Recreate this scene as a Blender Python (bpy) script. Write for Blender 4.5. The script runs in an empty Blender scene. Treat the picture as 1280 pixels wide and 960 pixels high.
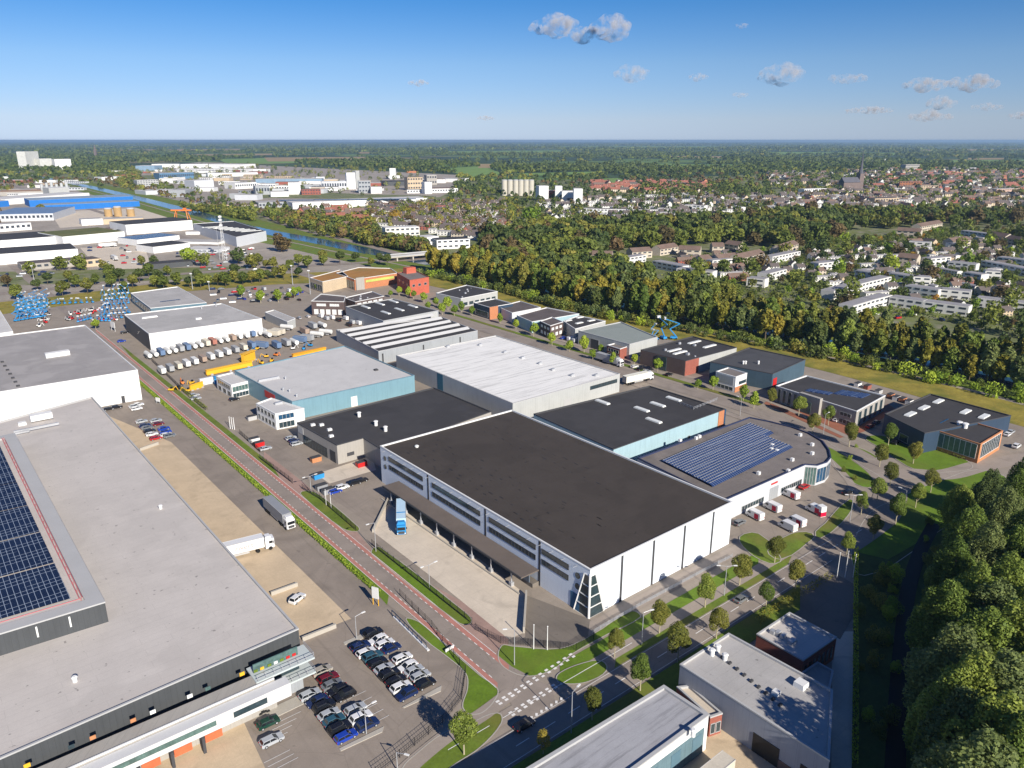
import bpy, math, random
import numpy as np
from mathutils import Vector, Matrix
R = math.radians
random.seed(7); rng = np.random.default_rng(7)
scene = bpy.context.scene
C = scene.collection
# ------------------------------------------------------------ camera, light
FP, PITCH, CH = 950.0, math.atan(305/950.0), 100.0
cam = bpy.data.cameras.new('camera'); camo = bpy.data.objects.new('camera', cam); C.objects.link(camo)
camo.location = (0, 0, CH); camo.rotation_euler = (math.pi/2-PITCH, 0, 0)
cam.sensor_width = 36; cam.lens = FP/1280*36; cam.clip_start = 1; cam.clip_end = 200000
scene.camera = camo
SUN_AZ, SUN_EL = R(148), R(28)          # heading clockwise from +Y
sun = bpy.data.lights.new('sun', 'SUN'); suno = bpy.data.objects.new('sun', sun); C.objects.link(suno)
sdir = Vector((math.sin(SUN_AZ)*math.cos(SUN_EL), math.cos(SUN_AZ)*math.cos(SUN_EL), math.sin(SUN_EL)))
suno.rotation_euler = sdir.to_track_quat('Z', 'Y').to_euler(); suno.location = (0, 0, 300)
sun.energy = 4.6; sun.angle = R(.5); sun.color = (1, .93, .82)
world = bpy.data.worlds.new('World'); scene.world = world; world.use_nodes = True
wn = world.node_tree; bg = wn.nodes['Background']
sky = wn.nodes.new('ShaderNodeTexSky'); sky.sky_type = 'NISHITA'; sky.sun_disc = False
sky.sun_elevation = SUN_EL; sky.sun_rotation = SUN_AZ; sky.altitude = 100; sky.air_density = 1.0
sky.dust_density = 0.0; sky.ozone_density = 5
# clear autumn air: the low sky is bluer than the model's default
wtc = wn.nodes.new('ShaderNodeTexCoord'); wsx = wn.nodes.new('ShaderNodeSeparateXYZ'); wn.links.new(wtc.outputs['Generated'], wsx.inputs[0])
wr_ = wn.nodes.new('ShaderNodeValToRGB'); wn.links.new(wsx.outputs[2], wr_.inputs[0])
for k_, (p_, c_) in enumerate(((0, (.37, .47, .80)), (.024, (.45, .49, .71)), (.088, (.42, .50, .66)), (.155, (.21, .42, .63)), (.6, (.25, .36, .56)))):
    el_ = wr_.color_ramp.elements[k_] if k_ < 2 else wr_.color_ramp.elements.new(p_); el_.position = p_; el_.color = (*c_, 1)
wm_ = wn.nodes.new('ShaderNodeMix'); wm_.data_type = 'RGBA'; wm_.blend_type = 'MULTIPLY'; wm_.inputs[0].default_value = 1
wn.links.new(sky.outputs[0], wm_.inputs[6]); wn.links.new(wr_.outputs[0], wm_.inputs[7])
wn.links.new(wm_.outputs[2], bg.inputs[0]); bg.inputs[1].default_value = .10
scene.view_settings.view_transform = 'Standard'; scene.view_settings.look = 'None'
scene.view_settings.exposure = 0.6; scene.view_settings.gamma = 1
scene.cycles.max_bounces = 5; scene.cycles.volume_bounces = 0; scene.cycles.transparent_max_bounces = 6
scene.cycles.diffuse_bounces = 2; scene.cycles.glossy_bounces = 2

# ------------------------------------------------------------ geometry helpers
cp, sp = math.cos(PITCH), math.sin(PITCH)
def P(x, y, h=0.0):                       # where the sight line meets height h
    dx, dy = x-640, y-480
    a = (dx, FP*cp-dy*sp, -FP*sp-dy*cp); t = (CH-h)/-a[2]
    return Vector((a[0]*t, a[1]*t, h))
def proj(v):
    X, Y, Z = v[0], v[1], v[2]-CH
    d = Y*cp - Z*sp; u = Y*sp + Z*cp
    return (640+FP*X/d, 480-FP*u/d) if d > 1 else (-9999, -9999)
def hgt(top, base):
    b = P(*base); D = math.hypot(b.x, b.y); dx, dy = top[0]-640, top[1]-480
    a = (dx, FP*cp-dy*sp, -FP*sp-dy*cp)
    return CH + D*a[2]/math.hypot(a[0], a[1])
AZ_A, AZ_B = R(-39.1), R(50.9)
AV = Vector((math.sin(AZ_A), math.cos(AZ_A), 0)); BV = Vector((math.sin(AZ_B), math.cos(AZ_B), 0))
def inpoly(x, y, poly):
    c = False; n = len(poly)
    for i in range(n):
        x0, y0 = poly[i]; x1, y1 = poly[i-1]
        if (y0 > y) != (y1 > y) and x < (x1-x0)*(y-y0)/(y1-y0)+x0: c = not c
    return c
def zr(ox, oy): return lambda *p: [(ox+p[i]/4, oy+p[i+1]/4) for i in range(0, len(p), 2)]
Z1, Z2, Z3, Z4 = zr(0, 160), zr(320, 160), zr(640, 160), zr(960, 160)

class MB:
    def __init__(s): s.v = []; s.f = []; s.uv = []
    def face(s, pts, uv=None):
        n = len(s.v); s.v += [tuple(p) for p in pts]; s.f.append(tuple(range(n, n+len(pts))))
        s.uv += uv if uv else [(p[0], p[1]) for p in pts]
        return s
    def prism(s, poly, z0, z1, top=True, bottom=False):
        n = len(poly); poly = [Vector((p[0], p[1], 0)) for p in poly]
        area = sum(poly[i].x*poly[(i+1) % n].y-poly[(i+1) % n].x*poly[i].y for i in range(n))
        if area < 0: poly = poly[::-1]
        d = 0
        for i in range(n):
            a, b = poly[i], poly[(i+1) % n]; L = (b-a).length
            s.face([(a.x, a.y, z0), (b.x, b.y, z0), (b.x, b.y, z1), (a.x, a.y, z1)], [(d, z0), (d+L, z0), (d+L, z1), (d, z1)]); d += L
        if top: s.face([(p.x, p.y, z1) for p in poly])
        if bottom: s.face([(p.x, p.y, z0) for p in poly[::-1]])
        return s
    def box(s, c, size, rz=0.0, ry=0.0, taper=1.0):
        hx, hy, hz = size[0]/2, size[1]/2, size[2]/2
        m = Matrix.Translation(Vector(c)) @ Matrix.Rotation(rz, 4, 'Z') @ Matrix.Rotation(ry, 4, 'Y')
        q = [m @ Vector((x*hx*(taper if z > 0 else 1), y*hy*(taper if z > 0 else 1), z*hz)) for z in (-1, 1) for x, y in ((-1, -1), (1, -1), (1, 1), (-1, 1))]
        for f in ((3, 2, 1, 0), (4, 5, 6, 7), (0, 1, 5, 4), (1, 2, 6, 5), (2, 3, 7, 6), (3, 0, 4, 7)): s.face([q[i] for i in f])
        return s
    def cyl(s, a, b, r0, r1=None, n=8, caps=True):
        a, b = Vector(a), Vector(b); r1 = r0 if r1 is None else r1; w = (b-a).normalized()
        u = w.orthogonal().normalized(); v = w.cross(u)
        A = [a+(u*math.cos(t)+v*math.sin(t))*r0 for t in [2*math.pi*k/n for k in range(n)]]
        B = [b+(u*math.cos(t)+v*math.sin(t))*r1 for t in [2*math.pi*k/n for k in range(n)]]
        for k in range(n): s.face([A[k], A[(k+1) % n], B[(k+1) % n], B[k]])
        if caps: s.face(A[::-1]); s.face(B)
        return s
    def build(s, name, mat, parent=None, smooth=False, mats=None, mi=None):
        me = bpy.data.meshes.new(name)
        off = parent.location if parent is not None and parent.type == 'EMPTY' else (getattr(parent, 'location', Vector()) + parent.parent.location if parent is not None and parent.parent else (parent.location if parent is not None else Vector()))
        me.from_pydata([(v[0]-off[0], v[1]-off[1], v[2]-off[2]) for v in s.v], [], s.f)
        l = me.uv_layers.new(name='UVMap'); l.data.foreach_set('uv', [c for q in s.uv for c in q])
        for m in (mats or [mat]): me.materials.append(m)
        if mi: me.polygons.foreach_set('material_index', mi)
        if smooth: me.polygons.foreach_set('use_smooth', [True]*len(me.polygons))
        o = bpy.data.objects.new(name, me); C.objects.link(o)
        if parent is not None: o.parent = parent
        return o
def tag(o, label=None, cat=None, group=None, kind=None):
    if label: o['label'] = label
    if cat: o['category'] = cat
    if group: o['group'] = group
    if kind: o['kind'] = kind
    return o
def thing(name, label, cat, loc=(0, 0, 0), group=None):
    o = bpy.data.objects.new(name, None); C.objects.link(o); o.location = loc; o.empty_display_size = .5
    return tag(o, label, cat, group)
def copy_tree(o, parent=None):
    c = o.copy(); C.objects.link(c)
    if parent is not None: c.parent = parent
    for ch in o.children: copy_tree(ch, c)
    return c
def kids(o):
    for ch in o.children:
        yield ch
        yield from kids(ch)
ONES = ['', 'first', 'second', 'third', 'fourth', 'fifth', 'sixth', 'seventh', 'eighth', 'ninth', 'tenth', 'eleventh', 'twelfth', 'thirteenth', 'fourteenth', 'fifteenth', 'sixteenth', 'seventeenth', 'eighteenth', 'nineteenth']
TENS = {2: ('twenty', 'twentieth'), 3: ('thirty', 'thirtieth'), 4: ('forty', 'fortieth'), 5: ('fifty', 'fiftieth'), 6: ('sixty', 'sixtieth'), 7: ('seventy', 'seventieth'), 8: ('eighty', 'eightieth'), 9: ('ninety', 'ninetieth')}
def nth(n):
    if n < 20: return ONES[n]
    if n >= 100: return 'hundred ' + nth(n-100) if n > 100 else 'hundredth'
    t, u = divmod(n, 10); return TENS[t][1] if u == 0 else TENS[t][0]+'-'+ONES[u]

# ------------------------------------------------------------ materials
def nt(m): return m.node_tree.nodes, m.node_tree.links
MATS = {}
PLAIN = {'white_cladding', 'pale_cladding', 'ice_white_cladding'}
def mat(name, col, rough=.85, var=.18, scale=.15, fine=3.0, bump=0.0, metal=0.0, kind=None, p=None, spec=.3):
    if name in MATS: return MATS[name]
    m = bpy.data.materials.new(name); m.use_nodes = True; N, L = nt(m); b = N['Principled BSDF']
    b.inputs['Roughness'].default_value = rough; b.inputs['Metallic'].default_value = metal
    b.inputs['Specular IOR Level'].default_value = spec
    tc = N.new('ShaderNodeTexCoord'); mp = N.new('ShaderNodeMapping'); L.new(tc.outputs['Object'], mp.inputs[0])
    mp.inputs['Rotation'].default_value = (0, 0, -(math.pi/2-AZ_B))
    n1 = N.new('ShaderNodeTexNoise'); n1.inputs['Scale'].default_value = scale; n1.inputs['Detail'].default_value = 6; n1.inputs['Roughness'].default_value = .65; L.new(mp.outputs[0], n1.inputs[0])
    n2 = N.new('ShaderNodeTexNoise'); n2.inputs['Scale'].default_value = fine; n2.inputs['Detail'].default_value = 3; L.new(mp.outputs[0], n2.inputs[0])
    ad = N.new('ShaderNodeMath'); ad.operation = 'MULTIPLY_ADD'; ad.inputs[1].default_value = .45; L.new(n2.outputs[0], ad.inputs[0]); L.new(n1.outputs[0], ad.inputs[2])
    r = N.new('ShaderNodeValToRGB'); L.new(ad.outputs[0], r.inputs[0])
    e = r.color_ramp.elements; e[0].position = .45; e[1].position = 1.0
    e[0].color = [c*(1-var) for c in col]+[1]; e[1].color = [min(1, c*(1+var)) for c in col]+[1]
    out = r.outputs[0]
    def mixc(fac, colr, prev, mode='MIX'):
        x = N.new('ShaderNodeMix'); x.data_type = 'RGBA'; x.blend_type = mode
        L.new(fac, x.inputs[0]); L.new(prev, x.inputs[6]); x.inputs[7].default_value = (*colr, 1); return x.outputs[2]
    def thresh(src, lo, hi, amt=1.0):
        x = N.new('ShaderNodeMapRange'); x.inputs[1].default_value = lo; x.inputs[2].default_value = hi; x.inputs[4].default_value = amt; L.new(src, x.inputs[0]); return x.outputs[0]
    hb = n2.outputs[0]
    if kind == 'panel':           # vertical cladding ribs, from the wall's own UV
        w = N.new('ShaderNodeTexBrick'); w.offset = 0; L.new(tc.outputs['UV'], w.inputs[0]); w.inputs['Scale'].default_value = 1
        w.inputs['Brick Width'].default_value = (p or 1.2); w.inputs['Row Height'].default_value = 30; w.inputs['Mortar Size'].default_value = .04; w.inputs['Mortar Smooth'].default_value = .5
        out = mixc(thresh(w.outputs['Fac'], 0, 1, .12 if name in PLAIN else .5), [c*.55 for c in col], out); hb = w.outputs['Fac']
        st = N.new('ShaderNodeTexNoise'); st.inputs['Scale'].default_value = 1; st.inputs['Detail'].default_value = 5; sm = N.new('ShaderNodeMapping'); sm.inputs['Scale'].default_value = (1.3, .12, 1); L.new(tc.outputs['UV'], sm.inputs[0]); L.new(sm.outputs[0], st.inputs[0])
        out = mixc(thresh(st.outputs[0], .5, .8, .15 if name in PLAIN else .35), [c*.6 for c in col], out)
    if kind == 'brick':
        w = N.new('ShaderNodeTexBrick'); L.new(tc.outputs['UV'], w.inputs[0]); w.inputs['Scale'].default_value = 1
        w.inputs['Brick Width'].default_value = .5; w.inputs['Row Height'].default_value = .2; w.inputs['Mortar Size'].default_value = .02
        out = mixc(thresh(w.outputs['Fac'], 0, 1, .5), [min(1, c*1.5+.05) for c in col], out)
    if kind == 'roof':            # felt sheets with faint seams, stains and ponding marks
        w = N.new('ShaderNodeTexBrick'); L.new(mp.outputs[0], w.inputs[0]); w.inputs['Scale'].default_value = 1; w.offset = .37
        w.inputs['Brick Width'].default_value = 14; w.inputs['Row Height'].default_value = 2.1; w.inputs['Mortar Size'].default_value = .07; w.inputs['Mortar Smooth'].default_value = 1
        out = mixc(thresh(w.outputs['Fac'], 0, 1, .28), [c*.45 for c in col], out)
        q = N.new('ShaderNodeTexNoise'); q.inputs['Scale'].default_value = .07; q.inputs['Detail'].default_value = 8; q.inputs['Distortion'].default_value = .6; L.new(mp.outputs[0], q.inputs[0])
        out = mixc(thresh(q.outputs[0], .53, .60, .32), [c*(.62 if p is None else p) for c in col], out)
        q = N.new('ShaderNodeTexNoise'); q.inputs['Scale'].default_value = .9; q.inputs['Detail'].default_value = 2; L.new(mp.outputs[0], q.inputs[0])
        out = mixc(thresh(q.outputs[0], .70, .74, .6), [c*.3 for c in col], out)
    if kind == 'streak':          # weathered pale roof, stains drawn out down the slope
        sm = N.new('ShaderNodeMapping'); sm.inputs['Scale'].default_value = (.045, .7, .3); L.new(mp.outputs[0], sm.inputs[0])
        q = N.new('ShaderNodeTexNoise'); q.inputs['Scale'].default_value = 1; q.inputs['Detail'].default_value = 9; q.inputs['Roughness'].default_value = .75; L.new(sm.outputs[0], q.inputs[0])
        out = mixc(thresh(q.outputs[0], .50, .66, .7), [c*.42 for c in col], out)
    if kind == 'pave':            # laid slabs
        w = N.new('ShaderNodeTexBrick'); L.new(mp.outputs[0], w.inputs[0]); w.inputs['Scale'].default_value = 1
        k = p or 2.0; w.inputs['Brick Width'].default_value = k; w.inputs['Row Height'].default_value = k; w.offset = 0; w.inputs['Mortar Size'].default_value = k*.018; w.inputs['Mortar Smooth'].default_value = 1
        out = mixc(thresh(w.outputs['Fac'], 0, 1, .3), [c*.55 for c in col], out)
        q = N.new('ShaderNodeTexNoise'); q.inputs['Scale'].default_value = .12; q.inputs['Detail'].default_value = 9; q.inputs['Distortion'].default_value = 1.5; L.new(mp.outputs[0], q.inputs[0])
        out = mixc(thresh(q.outputs[0], .56, .7, .4), [c*.6 for c in col], out)
    if kind == 'asphalt':
        q = N.new('ShaderNodeTexNoise'); q.inputs['Scale'].default_value = .09; q.inputs['Detail'].default_value = 10; q.inputs['Distortion'].default_value = .8; L.new(mp.outputs[0], q.inputs[0])
        out = mixc(thresh(q.outputs[0], .47, .64, .5), [c*.66 for c in col], out)
        sm = N.new('ShaderNodeMapping'); sm.inputs['Scale'].default_value = (.9, .03, 1); L.new(mp.outputs[0], sm.inputs[0]); q = N.new('ShaderNodeTexNoise'); q.inputs['Scale'].default_value = 1; q.inputs['Detail'].default_value = 5; L.new(sm.outputs[0], q.inputs[0])
        out = mixc(thresh(q.outputs[0], .55, .7, .3), [c*.6 for c in col], out)
        q = N.new('ShaderNodeTexNoise'); q.inputs['Scale'].default_value = .6; q.inputs['Detail'].default_value = 3; L.new(mp.outputs[0], q.inputs[0])
        out = mixc(thresh(q.outputs[0], .68, .72, .4), [c*.5 for c in col], out)
        q = N.new('ShaderNodeTexVoronoi'); q.feature = 'DISTANCE_TO_EDGE'; q.inputs['Scale'].default_value = .12; L.new(mp.outputs[0], q.inputs[0])
        out = mixc(thresh(q.outputs[0], .012, .0, .3), [c*.5 for c in col], out)
    if kind == 'field':           # patchwork of fields and far woods
        v = N.new('ShaderNodeTexVoronoi'); v.inputs['Scale'].default_value = .0028; v.inputs['Randomness'].default_value = .9; L.new(mp.outputs[0], v.inputs[0])
        rr = N.new('ShaderNodeValToRGB'); rr.color_ramp.interpolation = 'CONSTANT'; sx = N.new('ShaderNodeSeparateColor'); L.new(v.outputs['Color'], sx.inputs[0]); L.new(sx.outputs[0], rr.inputs[0])
        cs = [(0, (.030, .055, .018)), (.40, (.05, .09, .02)), (.55, (.15, .23, .05)), (.70, (.05, .08, .02)), (.82, (.24, .20, .09)), (.90, (.12, .2, .04))]
        e = rr.color_ramp.elements
        for k, (a, c) in enumerate(cs):
            el = e[k] if k < 2 else e.new(a); el.position = a; el.color = (*c, 1)
        x = N.new('ShaderNodeMix'); x.data_type = 'RGBA'; x.blend_type = 'MIX'; x.inputs[0].default_value = .75; L.new(out, x.inputs[6]); L.new(rr.outputs[0], x.inputs[7]); out = x.outputs[2]
    if kind == 'cells':           # photovoltaic panel grid
        w = N.new('ShaderNodeTexBrick'); L.new(mp.outputs[0], w.inputs[0]); w.inputs['Scale'].default_value = 1; w.offset = 0
        w.inputs['Brick Width'].default_value = 1.05 if not p else p[0]; w.inputs['Row Height'].default_value = 1.7 if not p else p[1]; w.inputs['Mortar Size'].default_value = .05
        out = mixc(w.outputs['Fac'], (.25, .3, .38), out)
    if kind == 'grass':
        q = N.new('ShaderNodeTexNoise'); q.inputs['Scale'].default_value = .08; q.inputs['Detail'].default_value = 8; L.new(mp.outputs[0], q.inputs[0])
        out = mixc(thresh(q.outputs[0], .48, .66, .7), (p or (.17, .15, .05)), out)
    L.new(out, b.inputs['Base Color'])
    if bump:
        bp = N.new('ShaderNodeBump'); bp.inputs['Strength'].default_value = bump; bp.inputs['Distance'].default_value = .1; L.new(hb, bp.inputs['Height']); L.new(bp.outputs[0], b.inputs['Normal'])
    MATS[name] = m; return m
def leafmat(name, c1, c2):
    m = bpy.data.materials.new(name); m.use_nodes = True; N, L = nt(m); b = N['Principled BSDF']
    g = N.new('ShaderNodeNewGeometry'); r = N.new('ShaderNodeValToRGB'); L.new(g.outputs['Random Per Island'], r.inputs[0])
    oi = N.new('ShaderNodeObjectInfo')
    c1, c2 = [c1[0]*1.75, c1[1]*1.65, c1[2]*1.5], [c2[0]*1.9, c2[1]*1.75, c2[2]*1.5]
    r.color_ramp.elements[0].color = (*c1, 1); r.color_ramp.elements[1].color = (*c2, 1)
    h = N.new('ShaderNodeHueSaturation'); mr = N.new('ShaderNodeMapRange'); L.new(oi.outputs['Random'], mr.inputs[0]); mr.inputs[3].default_value = .72; mr.inputs[4].default_value = 1.3
    mh = N.new('ShaderNodeMapRange'); L.new(oi.outputs['Random'], mh.inputs[0]); mh.inputs[3].default_value = .515; mh.inputs[4].default_value = .48
    L.new(mr.outputs[0], h.inputs['Value']); L.new(mh.outputs[0], h.inputs['Hue']); L.new(r.outputs[0], h.inputs['Color'])
    L.new(h.outputs[0], b.inputs['Base Color']); b.inputs['Roughness'].default_value = .65; b.inputs['Specular IOR Level'].default_value = .25
    tr = N.new('ShaderNodeBsdfTranslucent'); mx = N.new('ShaderNodeMixShader'); mx.inputs[0].default_value = .3
    L.new(h.outputs[0], tr.inputs[0]); L.new(b.outputs[0], mx.inputs[1]); L.new(tr.outputs[0], mx.inputs[2]); L.new(mx.outputs[0], N['Material Output'].inputs[0])
    return m
def glass(name, col=(.03, .05, .06)): return mat(name, col, rough=.12, var=.5, scale=.6, spec=.7)

ASPH = mat('asphalt', (.285, .24, .20), kind='asphalt', var=.12, bump=.1)
ASPD = mat('road_asphalt', (.29, .245, .21), kind='asphalt', var=.1)
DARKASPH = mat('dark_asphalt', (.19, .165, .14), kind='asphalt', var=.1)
BEIGE = mat('beige_slabs', (.56, .44, .30), kind='pave', p=2.0, var=.14)
CONC = mat('concrete_slabs', (.60, .52, .42), kind='pave', p=4.0, var=.12)
PAVE = mat('grey_pavers', (.30, .255, .21), kind='pave', p=3.0, var=.14)
TILES = mat('footpath_tiles', (.32, .27, .23), kind='pave', p=1.5, var=.12)
REDB = mat('red_brick_paving', (.30, .12, .075), kind='pave', p=1.2)
REDA = mat('red_cycle_asphalt', (.44, .20, .16), var=.15)
PINK = mat('pink_paving', (.36, .24, .20), kind='pave', p=1.2)
WHITEL = mat('white_road_paint', (.75, .73, .70), var=.15, fine=8)
GRASS = mat('grass', (.125, .18, .02), kind='grass', p=(.19, .16, .04), var=.35, fine=2, bump=.3)
LAWN = mat('lawn', (.12, .20, .015), kind='grass', p=(.13, .16, .025), var=.3, fine=2, bump=.3)
ROUGHG = mat('rough_grass', (.27, .22, .04), kind='grass', p=(.10, .13, .02), var=.35, fine=1.2, bump=.4)
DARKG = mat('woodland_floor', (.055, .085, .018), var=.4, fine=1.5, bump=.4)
FIELD = mat('fields', (.04, .065, .022), kind='field', var=.35, scale=.004, fine=.03)
TOWN = mat('town_ground', (.15, .17, .06), var=.4, scale=.03, fine=.2, kind='grass', p=(.27, .24, .19))
INDG = mat('industrial_ground', (.36, .315, .265), var=.2, scale=.02, fine=.3, kind='asphalt')
WATER = mat('canal_water', (.02, .07, .14), rough=.12, var=.2, spec=.6)
KERB = mat('kerb_concrete', (.42, .39, .34), var=.1)
WHITE = mat('white_cladding', (.76, .76, .75), kind='panel', p=1.5, var=.06, rough=.6)
PALE = mat('pale_cladding', (.55, .57, .60), kind='panel', p=1.5, var=.06, rough=.5)
GREYC = mat('grey_cladding', (.33, .35, .37), kind='panel', p=1.2, var=.08, rough=.5)
MIDG = mat('mid_grey_cladding', (.42, .43, .42), kind='panel', p=1.2, var=.08, rough=.6)
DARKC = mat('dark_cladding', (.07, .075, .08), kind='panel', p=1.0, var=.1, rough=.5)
TEALC = mat('teal_cladding', (.17, .30, .36), kind='panel', p=2.4, var=.06, rough=.5)
LTEAL = mat('pale_teal_cladding', (.33, .47, .52), kind='panel', p=2.4, var=.06, rough=.5)
DTEAL = mat('dark_teal_cladding', (.10, .18, .23), kind='panel', p=2.4, var=.06, rough=.5)
NAVY = mat('navy_cladding', (.035, .06, .10), kind='panel', p=1.4, var=.1, rough=.5)
TAUPE = mat('taupe_cladding', (.36, .34, .31), kind='panel', p=2, var=.06)
BRICKR = mat('red_brick', (.27, .085, .06), kind='brick', var=.2)
BRICKD = mat('dark_brick', (.10, .07, .065), kind='brick', var=.2)
BRICKO = mat('orange_brick', (.42, .17, .08), kind='brick', var=.15)
BRICKY = mat('buff_brick', (.48, .38, .26), kind='brick', var=.15)
BLUEC = mat('blue_cladding', (.02, .16, .50), kind='panel', p=3, var=.08)
WOODO = mat('orange_wood', (.50, .22, .10), kind='panel', p=.6, var=.15)
RDARK = mat('brown_black_roofing', (.060, .049, .041), kind='roof', var=.14)
RBLK = mat('black_roofing', (.055, .052, .053), kind='roof', var=.14)
RGREY = mat('grey_roofing', (.53, .49, .455), kind='roof', p=.82, var=.08)
RGREY2 = mat('worn_grey_roofing', (.40, .385, .37), kind='roof', p=1.35, var=.12)
RLIGHT = mat('light_roofing', (.56, .545, .53), kind='roof', p=.85, var=.08)
RWHITE = mat('weathered_white_roofing', (.80, .785, .75), kind='streak', var=.06)
RGRN = mat('grey_green_roofing', (.26, .29, .27), kind='roof', p=.8, var=.06)
RSED = mat('sedum_roof', (.36, .18, .05), kind='grass', p=(.25, .17, .05), var=.25)
RSEDG = mat('green_roof', (.12, .13, .04), kind='grass', var=.3)
RGRAV = mat('gravel_roofing', (.20, .175, .16), var=.22, fine=2.5, kind='roof')
RTILE = mat('dark_roof_tiles', (.12, .10, .095), var=.25, fine=1.5)
RTILER = mat('red_roof_tiles', (.27, .105, .075), var=.25, fine=1.5)
RTILEO = mat('brown_roof_tiles', (.18, .125, .10), var=.25, fine=1.5)
TRIM = mat('white_trim', (.70, .70, .69), var=.06)
TRIMG = mat('grey_trim', (.42, .42, .42), var=.06)
TRIMD = mat('dark_trim', (.06, .06, .065), var=.1)
STEEL = mat('galvanised_steel', (.45, .46, .48), metal=.3, rough=.45)
BLACKM = mat('black_metal', (.02, .02, .022), rough=.5)
GL = glass('window_glass'); GLG = glass('green_glass', (.08, .14, .13)); GLB = glass('blue_glass', (.02, .07, .14))
SKYL = mat('skylight_plastic', (.72, .73, .70), var=.08, rough=.4)
PV = mat('solar_cells', (.010, .018, .045), kind='cells', rough=.25, spec=.6)
PV2 = mat('blue_solar_cells', (.022, .045, .13), kind='cells', p=(1.0, 4.0), rough=.4, spec=.25)
RUBBER = mat('rubber', (.015, .015, .015), rough=.9)
RED = mat('red_paint', (.50, .02, .02), rough=.4, var=.08); YEL = mat('yellow_paint', (.75, .42, .03), rough=.45, var=.1)
BLU = mat('blue_paint', (.03, .25, .55), rough=.4, var=.1); ORG = mat('orange_paint', (.70, .20, .04), rough=.5)
BARK = mat('bark', (.11, .085, .06), var=.3, fine=6); PALEBARK = mat('pale_bark', (.42, .37, .25), var=.25, fine=6)

# ------------------------------------------------------------ ground, haze
NSH = [0]
def sheet(name, pts, m, z, world=False, th=0.0):
    NSH[0] += 1; z += .0002*NSH[0]
    q = [(p if world or isinstance(p, Vector) else P(*p)) for p in pts]
    b = MB()
    n = len(q); area = sum(q[i][0]*q[(i+1) % n][1]-q[(i+1) % n][0]*q[i][1] for i in range(n))
    if area < 0: q = q[::-1]
    if th: b.prism(q, 0, z)
    else: b.face([(p[0], p[1], z) for p in q])
    if m in (LAWN, GRASS) and name in ('lawn', 'verge') and isinstance(pts[0], Vector) and max(p[1] for p in q) < 330:
        k_ = MB(); o_ = inset(q, -.22); n_ = len(q)
        for i in range(n_): j = (i+1) % n_; k_.face([(q[i][0], q[i][1], z+.06), (o_[i].x, o_[i].y, z+.06), (o_[j].x, o_[j].y, z+.06), (q[j][0], q[j][1], z+.06)][::-1])
        tag(k_.build('kerb', KERB), kind='structure')
    return tag(b.build(name, m), kind='structure')
def inset(poly, d):
    n = len(poly); out = []
    for i in range(n):
        a, b, c = Vector(poly[i-1]), Vector(poly[i]), Vector(poly[(i+1) % n])
        e0 = (b-a); e1 = (c-b); e0.z = e1.z = 0; e0.normalize(); e1.normalize()
        n0 = Vector((-e0.y, e0.x, 0)); n1 = Vector((-e1.y, e1.x, 0)); m = n0+n1
        if m.length < 1e-4: m = n0.copy()
        m.normalize(); k = d/max(.35, m.dot(n0)); out.append(b+m*k)
    return out
def strip_pts(pts, w0, w1):
    """pts in world; offsets w0..w1 to the right of travel"""
    out0, out1 = [], []
    for i, p in enumerate(pts):
        a = pts[max(0, i-1)]; c = pts[min(len(pts)-1, i+1)]; d = Vector((c[0]-a[0], c[1]-a[1], 0)).normalized(); n = Vector((d.y, -d.x, 0))
        out0.append(Vector((p[0], p[1], 0))+n*w0); out1.append(Vector((p[0], p[1], 0))+n*w1)
    return out0, out1
def smoothline(pts, k=6):
    out = []
    for i in range(len(pts)-1):
        p0, p1, p2, p3 = pts[max(0, i-1)], pts[i], pts[i+1], pts[min(len(pts)-1, i+2)]
        L = (p2-p1).length; m1 = (p2-p0).normalized()*L; m2 = (p3-p1).normalized()*L
        for j in range(k):
            t = j/k; out.append(p1*(2*t**3-3*t*t+1)+m1*(t**3-2*t*t+t)+p2*(3*t*t-2*t**3)+m2*(t**3-t*t))
    out.append(pts[-1]); return out
def ribbon(name, pts, w0, w1, m, z, px=True, sm=True, kind='structure'):
    NSH[0] += 1; z += .0002*NSH[0]
    q = [P(*p) for p in pts] if px else [Vector(p) for p in pts]
    if sm and len(q) > 2: q = smoothline(q)
    a, b = strip_pts(q, w0, w1); B = MB()
    for i in range(len(a)-1): B.face([(b[i].x, b[i].y, z), (b[i+1].x, b[i+1].y, z), (a[i+1].x, a[i+1].y, z), (a[i].x, a[i].y, z)])
    return tag(B.build(name, m), kind=kind)
FAR = 44000
sheet('ground', [(-FAR, -400, 0), (FAR, -400, 0), (FAR, FAR, 0), (-FAR, FAR, 0)], FIELD, 0, True)
def closed(pts, k=5):
    n = len(pts); q = [P(*p) for p in pts]; out = []
    for i in range(n):
        p0, p1, p2, p3 = q[i-1], q[i], q[(i+1) % n], q[(i+2) % n]
        L = (p2-p1).length; m1 = (p2-p0).normalized()*L; m2 = (p3-p1).normalized()*L
        for j in range(k):
            t = j/k; out.append(p1*(2*t**3-3*t*t+1)+m1*(t**3-2*t*t+t)+p2*(3*t*t-2*t**3)+m2*(t**3-t*t))
    return out

sheet('town_ground', [(-300, 420), (-300, 236), (0, 214), (300, 206), (560, 225), (800, 225), (1300, 200), (1700, 210), (1700, 560)], TOWN, .03)
sheet('industrial_ground', [(-400, 500), (-400, 240), (90, 226), (330, 285), (540, 335), (560, 420), (300, 420)], INDG, .06)
sheet('works_ground', Z1(560, 215, 1000, 170, 1280, 185, 2400, 240, 2200, 345, 1280, 450, 700, 340), INDG, .06)
sheet('park_ground', [(-500, 1100), (-500, 500), (-200, 400), (200, 352), (540, 340), (760, 395), (1010, 440), (1290, 510), (1500, 560), (1300, 760), (1060, 1150)], PAVE, .09)
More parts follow.
